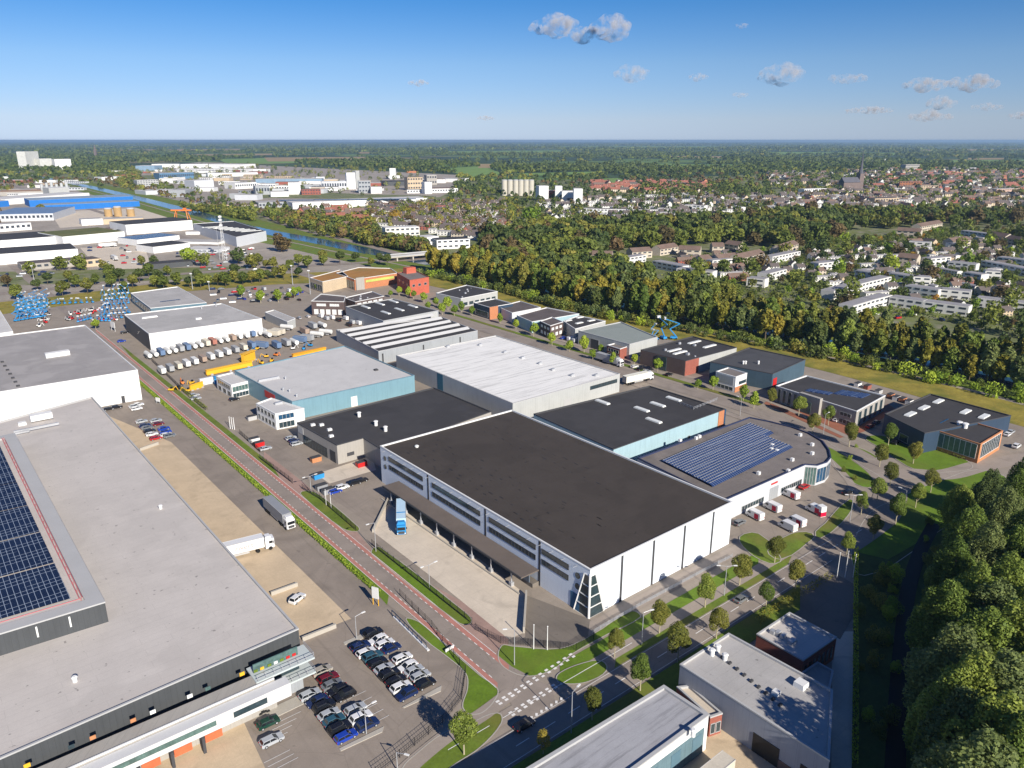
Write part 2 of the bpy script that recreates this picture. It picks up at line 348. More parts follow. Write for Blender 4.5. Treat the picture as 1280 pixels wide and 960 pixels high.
# left yard, dock paving
def lineA(s, x): return (x, 175+s*(x+171))
def lineB(s, x): return (x, 175+s*(x-1870))
sheet('yard_asphalt', [lineA(.885, 150), lineA(.885, 470), (490, 760), (548, 800), (587, 850), (580, 872), (555, 905), (500, 960), (440, 1100), (200, 1100), lineA(1.3, 330), lineA(1.3, 60)], ASPH, .12)
sheet('beige_dock_paving', [lineA(.982, 214), lineA(.982, 439), (392, 792), lineA(1.25, 340), lineA(1.25, 90)], BEIGE, .14)
sheet('beige_paving', [(160, 960), (300, 893), (345, 990), (310, 1100), (120, 1100)], BEIGE, .14)
sheet('verge', [lineA(.885, 172), lineA(.885, 473), (484, 757), (486, 745), lineA(.867, 466), lineA(.867, 172)], LAWN, .16)
sheet('verge', closed([(508, 775), (524, 779), (560, 811), (600, 846), (621, 862), (619, 874), (603, 891), (588, 893), (579, 884), (585, 862), (583, 843), (560, 822), (535, 803)]), LAWN, .16)
sheet('road', [lineA(.867, -30), lineA(.867, 632), (655, 905), (700, 905), (690, 860), lineA(.813, 640), lineA(.813, -30)], ASPD, .18)
for s0, s1 in ((.866, .857), (.8235, .8145)):
    sheet('cycle_lane', [lineA(s0, 120), lineA(s0, 622 if s0 > .84 else 636), lineA(s1, 622 if s0 > .84 else 636), lineA(s1, 120)], REDA, .20)
mk = MB()
def dash(b, p, q, w, z=.23):
    p, q = Vector(p), Vector(q); d = (q-p); L = d.length; d.normalize(); n = Vector((-d.y, d.x, 0))*w/2
    b.face([(p-n).to_tuple()[:2]+(z,), (q-n).to_tuple()[:2]+(z,), (q+n).to_tuple()[:2]+(z,), (p+n).to_tuple()[:2]+(z,)])
def dashes(b, px0, px1, on, off, w, z=.23):
    p, q = P(*px0), P(*px1); L = (q-p).length; d = (q-p).normalized(); t = 0
    while t < L: dash(b, p+d*t, p+d*min(L, t+on), w, z); t += on+off
for s in (.8565, .824): dashes(mk, lineA(s, 120), lineA(s, 618), 1.0, 1.1, .16)
for s in (.8668, .8140): dashes(mk, lineA(s, 120), lineA(s, 620), 3000, 0, .12)
# right side paving of that road, verges and accesses
sheet('verge', [lineA(.812, 165), lineA(.812, 350), lineA(.795, 340), lineA(.795, 150)], GRASS, .16)
sheet('verge', closed([(378, 615), (395, 617), (448, 660), (446, 665), (428, 661), (380, 622)], 3), GRASS, .17)
sheet('verge', closed([(467, 686), (475, 685), (585, 770), (588, 780), (575, 780), (466, 694)], 3), LAWN, .17)
sheet('footpath', [lineA(.815, 330), lineA(.815, 632), (636, 800), (590, 760), (467, 690), (445, 664), (380, 604), (330, 565)], PINK, .15)
sheet('yard_asphalt', [(325, 566), (380, 600), (470, 660), (486, 622), (470, 575), (372, 545), (345, 535), (318, 545)], ASPH, .13)
sheet('concrete_apron', [(395, 593), (412, 605), (470, 588), (465, 570), (448, 576)], CONC, .16)
sheet('dock_court', [(487, 622), (467, 666), (537, 720), (636, 800), (656, 791), (659, 745), (600, 700), (520, 650)], CONC, .16)
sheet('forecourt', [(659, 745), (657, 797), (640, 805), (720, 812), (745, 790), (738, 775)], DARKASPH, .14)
sheet('lawn', closed([(628, 808), (640, 809), (700, 812), (740, 795), (790, 765), (800, 772), (760, 793), (715, 818), (690, 838), (660, 846), (635, 838), (624, 825)], 4), LAWN, .17)
sheet('lawn', closed([(700, 843), (728, 831), (752, 828), (757, 840), (735, 853), (712, 856), (697, 852)], 4), LAWN, .24)
sheet('lawn', [lineB(-.560, 700), lineB(-.575, 700), lineB(-.575, 948), lineB(-.559, 948)], LAWN, .155)
sheet('footpath', [lineB(-.575, 560), lineB(-.590, 555), lineB(-.590, 990), lineB(-.575, 995)], TILES, .17)
sheet('verge', [lineB(-.590, 770), lineB(-.600, 768), lineB(-.600, 985), lineB(-.590, 990)], GRASS, .175)
sheet('footpath', [lineB(-.532, 737), lineB(-.548, 735), lineB(-.548, 930), lineB(-.532, 918)], TILES, .16)
sheet('road', [lineB(-.600, 560), lineB(-.600, 1080), lineB(-.636, 1080), lineB(-.636, 500)], ASPD, .19)
sheet('dark_verge', [lineB(-.638, 500), lineB(-.638, 1000), lineB(-.675, 1000), lineB(-.675, 480)], GRASS, .17)
dashes(mk, (645, 934), (1080, 661), 3, 3.2, .18)
dashes(mk, lineB(-.583, 560), lineB(-.583, 700), 3, 3, .15, .25); dashes(mk, lineB(-.583, 700), lineB(-.583, 790), 90, 0, .15, .25)
for s in (-.602, -.634): dashes(mk, lineB(s, 590), lineB(s, 1040), 2000, 0, .10)
for r_ in range(2):            # piano-key crossing dots and give-way teeth
    for k in range(13):
        for e in (0, 1):
            a = P(622+r_*16+k*7.6+e*3.6, 878+r_*14-k*4.9+e*2.6); mk.box((a.x, a.y, .235), (.75, .5, .01), R(40))
for k in range(9):
    a = P(652+k*6.2, 906-k*3.9); mk.box((a.x, a.y, .235), (.7, .45, .01), R(85))
for (x0, y0, n, dx, dy) in ((346, 905, 4, -6, 9), (330, 955, 3, 5, 5), (470, 832, 4, 6, 7), (430, 878, 5, 7, 8)):
    for k in range(n): a = P(x0+k*dx, y0+k*dy); dash(mk, a, a+BV*4.6, .10)
tag(mk.build('road_marking', WHITEL), kind='structure')
sheet('verge', closed([(505, 960), (520, 945), (555, 918), (590, 905), (622, 893), (626, 905), (600, 935), (570, 955), (540, 975), (500, 985)], 4), GRASS, .20)
ribbon('footpath', [(470, 1000), (520, 952), (560, 920), (600, 896), (640, 866)], -1.6, 1.6, TILES, .21)
for pts in (((391, 862), (316, 897), (330, 905), (398, 872)), ((440, 803), (452, 800), (461, 792), (430, 806)), ((503, 885), (552, 858), (551, 865), (505, 886)), ((424, 937), (480, 909), (478, 916), (426, 940)), ((429, 804), (458, 791), (459, 796), (431, 807))):
    sheet('kerb_island', pts, KERB, .24, th=1)
# solar-building lot and right-hand road
sheet('lot_paving', [(918, 640), (935, 690), (975, 712), (1048, 640), (1075, 590), (1040, 575), (1005, 600)], ASPH, .13)
sheet('lawn', closed([(1028, 560), (1045, 562), (1080, 585), (1100, 598), (1085, 610), (1060, 600), (1050, 592), (1040, 575)], 4), LAWN, .17)
sheet('lawn', closed([(1032, 655), (1062, 625), (1066, 635), (1040, 665), (1020, 672)], 3), GRASS, .215)
sheet('lawn', closed([(960, 690), (990, 668), (1015, 668), (1008, 680), (975, 700)], 3), GRASS, .20)
sheet('lawn', closed([(925, 672), (948, 668), (976, 700), (962, 705), (935, 690)], 3), GRASS, .20)
sheet('lawn', closed([(1090, 640), (1120, 625), (1180, 600), (1240, 590), (1260, 620), (1180, 660), (1140, 690), (1080, 720), (1065, 700), (1070, 672)], 4), LAWN, .15)
sheet('lawn', closed([(1082, 548), (1100, 545), (1150, 555), (1200, 572), (1215, 585), (1190, 590), (1150, 590), (1100, 560)], 4), LAWN, .17)
sheet('lawn', closed([(1036, 547), (1060, 556), (1085, 565), (1095, 574), (1075, 572), (1045, 560)], 4), GRASS, .17)
sheet('brick_forecourt', [(955, 505), (962, 497), (1065, 530), (1110, 505), (1120, 512), (1080, 540), (1050, 548)], REDB, .15)
ribbon('road', [lineA(.305, -60), lineA(.305, 300), lineA(.305, 600), lineA(.305, 800), lineA(.305, 960), (1040, 553), (1088, 580), (1112, 605), (1105, 640), (1080, 662), (1040, 688)], -4.5, 4.5, ASPD, .185, sm=True)
ribbon('road', [(1100, 598), (1140, 592), (1180, 594), (1225, 583), (1300, 570)], -3.5, 3.5, TILES, .187)
ribbon('footpath', [lineA(.318, 560), lineA(.318, 800), lineA(.318, 950), (1010, 556), (1060, 600), (1066, 630), (1030, 665)], -1.2, 1.2, TILES, .20)
ribbon('footpath', [lineA(.288, 560), lineA(.288, 800), lineA(.288, 950), (1060, 547)], -1.2, 1.2, TILES, .20)
ribbon('verge', [lineA(.296, 560), lineA(.296, 800), lineA(.296, 950)], -1.6, 1.2, GRASS, .198)
sheet('lot_paving', [(700, 425), (705, 395), (800, 420), (860, 445), (1110, 500), (1270, 520), (1320, 560), (1130, 545), (960, 505), (820, 462)], ASPH, .125)
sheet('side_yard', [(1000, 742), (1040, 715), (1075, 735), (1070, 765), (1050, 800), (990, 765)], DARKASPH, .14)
sheet('beige_paving', [(800, 960), (895, 905), (990, 965), (940, 1050), (760, 1050)], BEIGE, .15)
sheet('side_yard', [(1040, 790), (1068, 790), (1066, 1100), (1038, 1100)], CONC, .13)
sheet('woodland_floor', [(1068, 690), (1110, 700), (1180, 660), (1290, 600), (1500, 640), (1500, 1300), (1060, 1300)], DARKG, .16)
# canal side
CAN = [(20, 216), (90, 229), (165, 246), (250, 268), (320, 287), (400, 302), (470, 316), (545, 330), (640, 352), (760, 379), (900, 404), (1010, 424), (1120, 447), (1240, 473), (1330, 495), (1500, 538)]
ribbon('canal_bank', CAN, -34, 40, GRASS, .14)
ribbon('canal_bank', CAN[:8], -42, 48, GRASS, .146)
ribbon('canal_water', CAN[7:], -7, 7, WATER, .20); ribbon('canal_water', CAN[:7], -12, 12, WATER, .205)
ribbon('canal_water', CAN[6:8], -12, 10, WATER, .21)
ribbon('tow_path', CAN, 24, 27, TILES, .19)
ribbon('meadow', [(545, 352), (640, 372), (760, 402), (900, 427), (1010, 448), (1120, 475), (1240, 508), (1330, 532), (1450, 560)], -13, 14, ROUGHG, .16)
sheet('canal_water', [(0, 205), (22, 212), (40, 219), (20, 221), (-60, 214), (-60, 205)], WATER, .25)
sheet('meadow', [(-60, 384), (60, 372), (200, 354), (340, 343), (500, 336), (570, 345), (580, 356), (500, 350), (340, 356), (200, 367), (60, 385), (-60, 402)], ROUGHG, .17)
ribbon('road', [(-60, 372), (60, 362), (200, 345), (340, 335), (480, 327), (545, 322), (640, 300), (760, 290)], -5, 5, ASPD, .21)
ribbon('road', [(330, 270), (370, 285), (440, 302), (520, 322), (560, 326)], -5, 5, ASPD, .22)
for pts in (Z2(0, 150, 200, 150, 210, 175, 0, 180), Z2(930, 205, 1130, 190, 1240, 230, 1080, 250), Z3(430, 255, 540, 250, 570, 275, 450, 278), Z1(1080, 155, 1290, 152, 1290, 178, 1130, 175), Z1(420, 165, 640, 170, 620, 182, 430, 180), Z3(0, 228, 420, 218, 420, 235, 0, 240)):
    sheet('field', pts, mat('bright_meadow', (.17, .27, .06), var=.2, scale=.01), .4)
for pts in (Z3(770, 140, 1060, 142, 1060, 152, 790, 153), Z2(1120, 180, 1190, 180, 1180, 200, 1110, 200), Z4(1000, 150, 1180, 150, 1180, 158, 1000, 158), Z2(500, 120, 660, 122, 660, 128, 520, 128)):
    sheet('field', pts, mat('dry_field', (.33, .24, .12), var=.2, scale=.01), .4)

for k_, (pts, m_) in enumerate(((Z1(400, 600, 720, 590, 760, 700, 520, 730), CONC), (Z1(250, 420, 900, 390, 990, 450, 300, 500), CONC), (Z1(640, 240, 1280, 215, 1280, 240, 700, 262), TOWN), (Z1(560, 350, 1280, 395, 1280, 440, 900, 400), CONC), (Z2(0, 420, 560, 420, 640, 520, 300, 520, 0, 470), TOWN), (Z2(420, 580, 640, 575, 720, 640, 560, 650, 430, 640), GRASS), (Z2(0, 300, 500, 330, 900, 340, 900, 360, 0, 350), TOWN), (Z1(0, 720, 1280, 690, 1280, 745, 0, 790), TOWN))):
    sheet('yard_paving' if m_ is CONC else 'grass_patch', pts, m_, .075 if k_ not in (5, 7) else .125)
FS = [(330, 197, 460, 196, 455, 201, 335, 202), (560, 189, 700, 188, 705, 191, 560, 192), (820, 205, 930, 206, 925, 210, 820, 209), (150, 187, 300, 186, 300, 189, 150, 190), (700, 183, 900, 183, 900, 185, 700, 185), (960, 190, 1120, 191, 1120, 194, 965, 193), (1130, 187, 1280, 186, 1285, 188, 1130, 189), (20, 200, 60, 199, 62, 203, 20, 204), (380, 184.5, 560, 184.5, 560, 186, 380, 186), (230, 193, 340, 192, 340, 194, 230, 195), (1180, 200, 1290, 200, 1290, 203, 1180, 203)]
FS = [[(t[i], t[i+1]) for i in range(0, 8, 2)] for t in FS]
for k_, pts in enumerate(FS): sheet('field', pts, mat('bright_meadow' if k_ % 3 else 'dry_field', (.12, .20, .04)), .45)
# ------------------------------------------------------------ building kit
class Bld:
    """px roof corners seen at height h: L, F, R (, B or any outline), walls 0 = L-F, 1 = F-R"""
    def __init__(s, name, label, cat, px, h, wall, roof, trim=TRIM, par=.45, z0=0.0, group=None, pw=.35, mk3=True):
        q = [P(x, y, h) for x, y in px]
        for v in q: v.z = 0
        if len(q) == 3: q.append(q[0]+q[2]-q[1])
        s.q, s.h, s.z0 = q, h, z0
        c = sum(q, Vector())/len(q); s.e = thing(name, label, cat, (c.x, c.y, z0), group)
        n = len(q); area = sum(q[i].x*q[(i+1) % n].y-q[(i+1) % n].x*q[i].y for i in range(n)); ccw = q if area > 0 else q[::-1]
        b = MB(); b.prism(ccw, z0, h-.12, top=False); b.build('wall', wall, s.e)
        s.par = par; s.rz = h-par
        inn = inset(ccw, pw*.98)
        b = MB(); b.face([(p.x, p.y, s.rz) for p in inset(ccw, .05)]); s.roof = b.build('roof', roof, s.e)
        b = MB(); out = inset(ccw, -.06)
        for i in range(n):
            j = (i+1) % n
            b.face([(out[i].x, out[i].y, h), (out[j].x, out[j].y, h), (inn[j].x, inn[j].y, h), (inn[i].x, inn[i].y, h)])
            b.face([(out[i].x, out[i].y, h-.3), (out[j].x, out[j].y, h-.3), (out[j].x, out[j].y, h), (out[i].x, out[i].y, h)])
            b.face([(inn[j].x, inn[j].y, s.rz-.02), (inn[i].x, inn[i].y, s.rz-.02), (inn[i].x, inn[i].y, h), (inn[j].x, inn[j].y, h)])
        b.build('roof_edge', trim, s.e)
    def on(s, i, u, z, out=0.0):
        a, b = s.q[i], s.q[(i+1) % len(s.q)]; d = (b-a).normalized(); n = Vector((d.y, -d.x, 0)); c = sum(s.q, Vector())/len(s.q)
        if (a-c).dot(n) < 0: n = -n
        p = a+(b-a)*u+n*out; return Vector((p.x, p.y, z)), d, n, (b-a).length
    def panel(s, i, u0, u1, z0, z1, name, m, t=.06, parent=None, lab=None):
        p0, d, n, L = s.on(i, u0, z0); p1 = s.on(i, u1, z0)[0]; b = MB()
        a0, a1 = p0-n*.1, p1-n*.1; c0, c1 = p0+n*t, p1+n*t
        b.prism([a0, a1, c1, c0], z0, z1, bottom=True); o = b.build(name, m, s.e)
        if lab: o['label'] = lab
        if parent is not None:
            o.parent = parent; o.matrix_parent_inverse = Matrix()
        return o
    def window(s, i, u0, u1, z0, z1, m=GL, mull=0, frame=TRIMG, fr=True):
        o = s.panel(i, u0, u1, z0, z1, 'window', m, .05)
        if fr:
            b = MB(); p0, d, n, L = s.on(i, u0, z0); p1 = s.on(i, u1, z0)[0]; W = (p1-p0).length; rz = math.atan2(d.y, d.x)
            def bar(x0, x1, y0, y1):
                c = p0+d*((x0+x1)/2)+n*.06; b.box((c.x, c.y, z0+(y0+y1)/2), (x1-x0, .1, y1-y0), rz)
            H = z1-z0; bar(-.08, W+.08, -.1, .0); bar(-.08, W+.08, H, H+.1); bar(-.1, 0, 0, H); bar(W, W+.1, 0, H)
            for k in range(1, mull): x = W*k/mull; bar(x-.06, x+.06, 0, H)
            f = b.build('frame', frame, s.e); f.parent = o; f.matrix_parent_inverse = Matrix()
        return o
    def windows(s, i, us, z0, z1, m=GL, mull=0, frame=TRIMG, fr=True):
        for u0, u1 in us: s.window(i, u0, u1, z0, z1, m, mull, frame, fr)
    def rbox(s, px, size, name, m, hgt_=.5, ang=AZ_B, dz=0):
        p = P(px[0], px[1], s.rz); b = MB(); b.box((p.x, p.y, s.rz+hgt_/2+dz), (size[0], size[1], hgt_), math.pi/2-ang, taper=.92)
        return b.build(name, m, s.e)
    def skylights(s, lst, size=(7, 1.6), ang=AZ_B):
        for px in lst: s.rbox(px, size, 'skylight', SKYL, .45, ang)
    def vents(s, lst, m=STEEL, r=.45, h=1.2):
        for px in lst:
            p = P(px[0], px[1], s.rz); b = MB(); b.cyl((p.x, p.y, s.rz), (p.x, p.y, s.rz+h), r, n=10); b.cyl((p.x, p.y, s.rz+h), (p.x, p.y, s.rz+h+.25), r*1.4, r*.9, n=10); b.build('roof_vent', m, s.e)
    def clutter(s, n, seed, m=STEEL):
        r = random.Random(seed); a, b_, c = s.q[0], s.q[1], s.q[2]
        for k in range(n):
            p = b_+(a-b_)*r.uniform(.1, .9)+(c-b_)*r.uniform(.1, .9); b = MB(); w = r.uniform(.4, 1.5)
            b.box((p.x, p.y, s.rz+w*.35), (w, w*r.uniform(.6, 1), w*.7), math.pi/2-AZ_B, taper=.85); b.build('roof_vent', m, s.e)
def spread_us(n, a=.04, b=.96, gap=.3):
    w = (b-a)/n; return [(a+w*(k+gap/2), a+w*(k+1-gap/2)) for k in range(n)]

# ------------------------------------------------------------ industrial buildings
# main hall
B = Bld('warehouse', 'biggest white warehouse with plain dark brown-black roof and window bands, in the centre', 'warehouse', [(475, 557), (738, 712), (916, 627), (640, 512)], 12.2, mat('ice_white_cladding', (.70, .76, .84), kind='panel', p=3, var=.05, rough=.6), RDARK)
for u0, u1 in ((.055, .262), (.315, .56), (.602, .80)):
    B.window(0, u0, u1, 9.0, 10.2, mull=0, frame=TRIMD); B.window(0, u0, u1, 6.3, 7.5, mull=14, frame=TRIMD)
B.window(0, .825, .925, 9.0, 10.2, mull=0, frame=TRIMD); B.window(0, .825, .925, 6.3, 7.5, mull=6, frame=TRIMD)
for u in (.287, .58, .812): B.panel(0, u, u+.008, .1, 11.8, 'seam_strip', TRIMD, .04)
for u in (.19, .40, .62, .84): B.panel(1, u, u+.014, .1, 12.0, 'seam_strip', TRIMD, .05)
for z in (8.9, 6.2):
    for u in (.03, .958):
        p, d, n, L = B.on(0, u, z, -.05); b = MB(); b.cyl(p, p+n*.15, .75, n=16); b.build('round_window', GL, B.e)
p, d, n, L = B.on(0, 1, 0); n2 = B.on(1, 0, 0)[2]; d2 = B.on(1, 0, 0)[1]
b = MB()                                    # tapering glazed corner
for (dd, nn) in ((-d, n), (d2, n2)):
    q = [p+nn*.08, p+dd*4.6+nn*.08, p+dd*1.6+nn*.08+Vector((0, 0, 10.6)), p+nn*.08+Vector((0, 0, 10.6))]; b.face(q)
b.build('corner_glazing', GL, B.e)
b = MB()
for (dd, nn) in ((-d, n), (d2, n2)):
    for k in range(5):
        t = k/4; w = 4.6-3.0*t; a = p+nn*.14+Vector((0, 0, 10.6*t)); b.cyl(a, a+dd*w, .13, n=4)
    b.cyl(p+dd*4.6+nn*.14, p+dd*1.6+nn*.14+Vector((0, 0, 10.6)), .2, n=4)
b.cyl(p+(n+n2)*.1, p+(n+n2)*.1+Vector((0, 0, 11)), .28, n=6)
b.build('corner_frame', TRIM, B.e)
B.panel(0, .935, .967, 0, 4.2, 'door', mat('blue_door', (.05, .13, .22)), .1)
for k in range(22):
    b = MB(); a, dd, nn, L = B.on(0, .03+k*.044, 11.2, 0); b.box((a+nn*.55)[:], (.06, 1.1, .06), math.atan2(dd.y, dd.x)); b.build('gutter_spout', TRIMG, B.e)
r_ = random.Random(3); b = MB()            # repaired patches in the felt, in rows
for row in range(9):
    v = r_.uniform(.06, .94)
    for k in range(r_.randint(4, 16)):
        u = r_.uniform(.05, .95) if row % 2 else .1+.05*k+r_.uniform(0, .02)
        c = B.q[0]+(B.q[1]-B.q[0])*min(.97, u)+(B.q[3]-B.q[0])*min(.95, v+r_.uniform(-.01, .01)); b = MB(); b.box((c.x, c.y, B.rz+.012), (r_.uniform(.5, 1.8), r_.uniform(.15, .4), .02), math.pi/2-AZ_A); b.build('roof_patch', mat('bitumen_patch', (.028, .025, .023), rough=.6), B.e)
B.vents([(521, 559)], SKYL, .5, .4)
MAIN = B
# dock canopy with sunken docks
a0 = B.on(0, .115, 0)[0]; a1 = B.on(0, .815, 0)[0]; nn = B.on(0, 0, 0)[2]; dd = B.on(0, 0, 0)[1]; rzA = math.atan2(dd.y, dd.x)
b = MB(); b.prism([a0+nn*.1, a1+nn*.1, a1+nn*5.4, a0+nn*5.4], 4.0, 4.3, bottom=True); b.build('canopy_roof', mat('canopy_felt', (.14, .115, .10), var=.15), B.e)
b = MB(); b.prism([a0+nn*5.4, a1+nn*5.4, a1+nn*5.6, a0+nn*5.6], 3.9, 4.4, bottom=True); b.build('canopy_edge', TRIMD, B.e)
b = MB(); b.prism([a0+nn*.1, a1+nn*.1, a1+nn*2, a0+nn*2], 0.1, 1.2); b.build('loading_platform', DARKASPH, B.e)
L = (a1-a0).length
for k in range(16):
    c = a0+dd*(2.5+k*(L-5)/15)+nn*2.1
    b = MB(); b.box((c.x, c.y, 2.7), (3, .3, 3), rzA); b.build('dock_door', mat('dock_door_grey', (.10, .12, .15)), B.e)
for k in range(8):
    c = a0+dd*(4+k*(L-8)/7)+nn*5.1; b = MB(); b.cyl((c.x, c.y, .1), (c.x, c.y, 4.0), .18, n=8); b.box((c.x, c.y, .6), (.9, .9, 1.1), rzA); b.build('canopy_column', STEEL, B.e)
b = MB(); b.prism([a0+nn*5.9, a1+nn*5.9, a1+nn*6.2, a0+nn*6.2], .1, .5); b.build('kerb', KERB, B.e)
b = MB(); q0, q1 = P(659, 745), P(656, 792); dw = (q1-q0).normalized(); nw = Vector((dw.y, -dw.x, 0))
b.prism([q0, q1, q1+nw*.4, q0+nw*.4], 0, 1.6); tag(b.build('retaining_wall', KERB), 'low white concrete wall at the right end of the pale loading court', 'wall')
b = MB(); q0, q1 = P(487, 624), P(467, 666); dw = (q1-q0).normalized(); nw = Vector((dw.y, -dw.x, 0))
b.prism([q0, q1, q1+nw*.4, q0+nw*.4], 0, 1.0); tag(b.build('retaining_wall', KERB), 'low pale concrete wall at the left end of the loading court by the blue truck', 'wall')

B = Bld('workshop_hall', 'low hall with brown-black roof and taupe front, left behind the biggest warehouse', 'hall', [(371, 528), (421, 556), (454, 547), (478, 562), (614, 514), (542, 484)], 7.0, TAUPE, RBLK, trim=TRIMD)
B.window(0, .15, .75, .4, 3.6, mull=8, frame=TRIMD); B.panel(0, .02, .16, 3.6, 6, 'sign_board', TRIMG, .1); B.panel(0, .82, .95, 0, 4, 'door', TRIMD)
B.vents([(449, 521), (470, 532), (482, 539)], TRIM, .6, 1.6)
for px in ((391, 532), (402, 532), (412, 538), (414, 546)): B.rbox(px, (1.5, 1.1), 'roof_unit', TRIM, .7)
B.panel(1, .35, .62, 2, 3.2, 'sign_board', TRIMD, .06)
B = Bld('teal_hall', 'hall with pale grey roof and teal cladding, behind the brown-black roofed hall', 'hall', [(293, 463), (365, 502), (518, 469), (431, 432)], 7.5, TEALC, RLIGHT, trim=mat('teal_trim', (.14, .24, .3)))
B.panel(0, .55, .72, 3.5, 6.2, 'sign_board', RED, .1); B.panel(1, .45, .5, 0, 4.2, 'door', SKYL); B.rbox((336, 475), (9, 1), 'roof_duct', STEEL, .9); B.rbox((470, 463), (1.6, 1.6), 'roof_hatch', TRIMD, .6); B.vents([(371, 496), (357, 474), (354, 488), (362, 490)], STEEL, .35, 1.0)
B = Bld('office_wing', 'white flat-roofed two-storey office beside the teal hall corner', 'office', [(320, 504), (344, 517), (380, 510), (339, 497)], 6.4, WHITE, RLIGHT)
B.windows(0, spread_us(5), 4, 5.5); B.windows(0, spread_us(5), 1, 2.6); B.window(1, .1, .62, 3.8, 5.5, mull=4, m=GLB); B.window(1, .1, .62, .6, 2.6, mull=4)
B.rbox((348, 505), (3, 1.4), 'roof_unit', STEEL, .8)
B = Bld('office_wing', 'glazed pale office box at the left end of the teal hall', 'office', [(270, 470), (289, 481), (310, 476), (291, 465)], 6.0, WHITE, RLIGHT)
B.window(0, .1, .9, 3.4, 5, mull=6); B.window(1, .05, .95, 2.8, 4.8, mull=5, m=GLG); B.window(1, .05, .95, .4, 2, mull=5); B.windows(0, spread_us(3), .6, 2.4)
B = Bld('white_roof_hall', 'hall with weathered streaky white roof and grey-blue walls, behind the biggest warehouse', 'hall', [(495, 444), (641, 504), (775, 467), (620, 419)], 8.0, MIDG, RWHITE, trim=TRIMG)
B.panel(0, .001, .999, .1, 7.7, 'side_cladding', GREYC, .05); B.panel(0, .40, .45, .1, 7.72, 'teal_strip', mat('teal_strip', (.03, .11, .17)), .1)
B.window(1, .70, .97, 4.6, 6.0, mull=10, frame=TRIMD); B.panel(1, .45, .52, 0, 3.5, 'door', TRIMG)
for px in ((653, 448), (675, 455), (691, 463), (715, 470), (600, 432), (631, 441), (745, 470), (560, 434)): B.rbox(px, (1.8, 1.2), 'roof_unit', STEEL, .9)
B = Bld('black_roof_hall', 'black-roofed hall with skylights and pale teal side, right of the white-roofed hall', 'hall', [(667, 517), (767, 561), (907, 511), (812, 482)], 8.2, LTEAL, RBLK, trim=TRIMD)
B.skylights([(753, 503), (802, 512), (822, 506), (817, 526), (842, 499)], (6.5, 1.8), AZ_A); B.panel(1, .93, .985, 1, 8, 'brick_pier', BRICKO, .2); B.panel(1, .985, 1.0, 1, 8.1, 'glazing', GLB, .3); B.window(1, .64, .66, 2, 3)
b = MB()
for (x0, y0), (x1, y1) in (((847, 504), (867, 512)), ((867, 512), (888, 504)), ((888, 504), (897, 500))):
    p, q = P(x0, y0, B.rz), P(x1, y1, B.rz); n = 5
    for z in (.5, 1): b.cyl(p+Vector((0, 0, z)), q+Vector((0, 0, z)), .06, n=4)
    for k in range(n): c = p+(q-p)*k/n; b.cyl(c, c+Vector((0, 0, 1)), .06, n=4)
b.build('roof_railing', STEEL, B.e)
cur = [(1022, 581), (1034, 577), (1039, 571), (1037, 562), (1029, 551), (1012, 541), (990, 533), (962, 526)]
B = Bld('showroom', 'curved-ended showroom with blue solar panels on a brown gravel roof, right of the biggest warehouse', 'showroom', [(797, 572), (905, 625), (1007, 580)]+cur+[(937, 521)], 7.0, PALE, RGRAV, trim=mat('navy_trim', (.03, .04, .09)))
B.window(1, .22, .48, 1.0, 2.3, mull=8); B.panel(1, .55, .66, 0, 4, 'door', GREYC); B.window(1, .70, .97, 1.0, 2.4, mull=10); B.window(2, .03, .95, .4, 6, mull=4, m=GLG)
for k in range(3, 7): B.window(k, .05, .95, 1, 5.5, mull=3, m=GLB)
B.panel(1, .56, .64, 5, 5.5, 'sign_lettering', RED, .1)
org = P(840, 575, B.rz); k = 0
p00, p01, p10 = P(828, 578, B.rz), P(938, 531, B.rz), P(888, 608, B.rz); dB = (p01-p00); dA = (p10-p00)
for i in range(17):
    a = p00+dA*(i/16.5); e = 1.0 if i < 9 else .93
    if i >= 8: e = .90
    a2 = a+dB*.02*i*0; q = a+dB*e; w = dA.normalized()*1.6
    if i % 1 == 0:
        b = MB(); h0, h1 = .25, .75
        b.face([(a.x, a.y, B.rz+h1), ((a+w).x, (a+w).y, B.rz+h0), ((q+w).x, (q+w).y, B.rz+h0), (q.x, q.y, B.rz+h1)][::-1]); b.build('solar_panel', PV2, B.e)
        b = MB(); b.cyl((a.x, a.y, B.rz+.78), (q.x, q.y, B.rz+.78), .045, n=4); b.build('panel_rail', TRIMG, B.e)
for px in ((1000, 545), (1015, 557), (1015, 568), (990, 576), (965, 558), (870, 549), (850, 552), (874, 547), (985, 590), (948, 593), (964, 563), (971, 565)): B.rbox(px, (1.1, .9), 'roof_vent', TRIM, .9)

B = Bld('distribution_hall', 'huge hall with plain light grey roof filling the lower left', 'warehouse', [lineA(1.122, 373), lineA(1.122, 115), (-420, 640), (-420, 1130)], 9.0, DARKC, RGREY, trim=TRIMG)
for u in (.10, .16, .30, .38): pass
GREYHALL = B
b = MB()
for k in range(24):
    c, d_, n_, L = B.on(0, .04+k*.036, 0); b.box((c+n_*.6).to_tuple()[:2]+(2.6,), (3.4, 1.2, 4.6), math.atan2(d_.y, d_.x))
b.build('dock_shelter', TRIMD, B.e)
for k, (x, y, m) in enumerate(((254, 855, SKYL), (271, 852, SKYL), (205, 880, WOODO), (222, 873, WOODO), (150, 905, YEL), (170, 897, SKYL), (94, 925, SKYL), (112, 920, SKYL), (55, 946, YEL), (33, 957, SKYL))):
    pass
p0 = P(373, 804, 9); p0.z = 0; dB = -BV
def fr(u, o): return p0+dB*u+(-AV)*o      # along the front (away from the right corner), outwards
b = MB(); b.prism([fr(6.5, 0), fr(140, 0), fr(140, 3.6), fr(6.5, 3.6)], 0, 6.4, top=True); b.build('front_ledge', TAUPE, B.e)
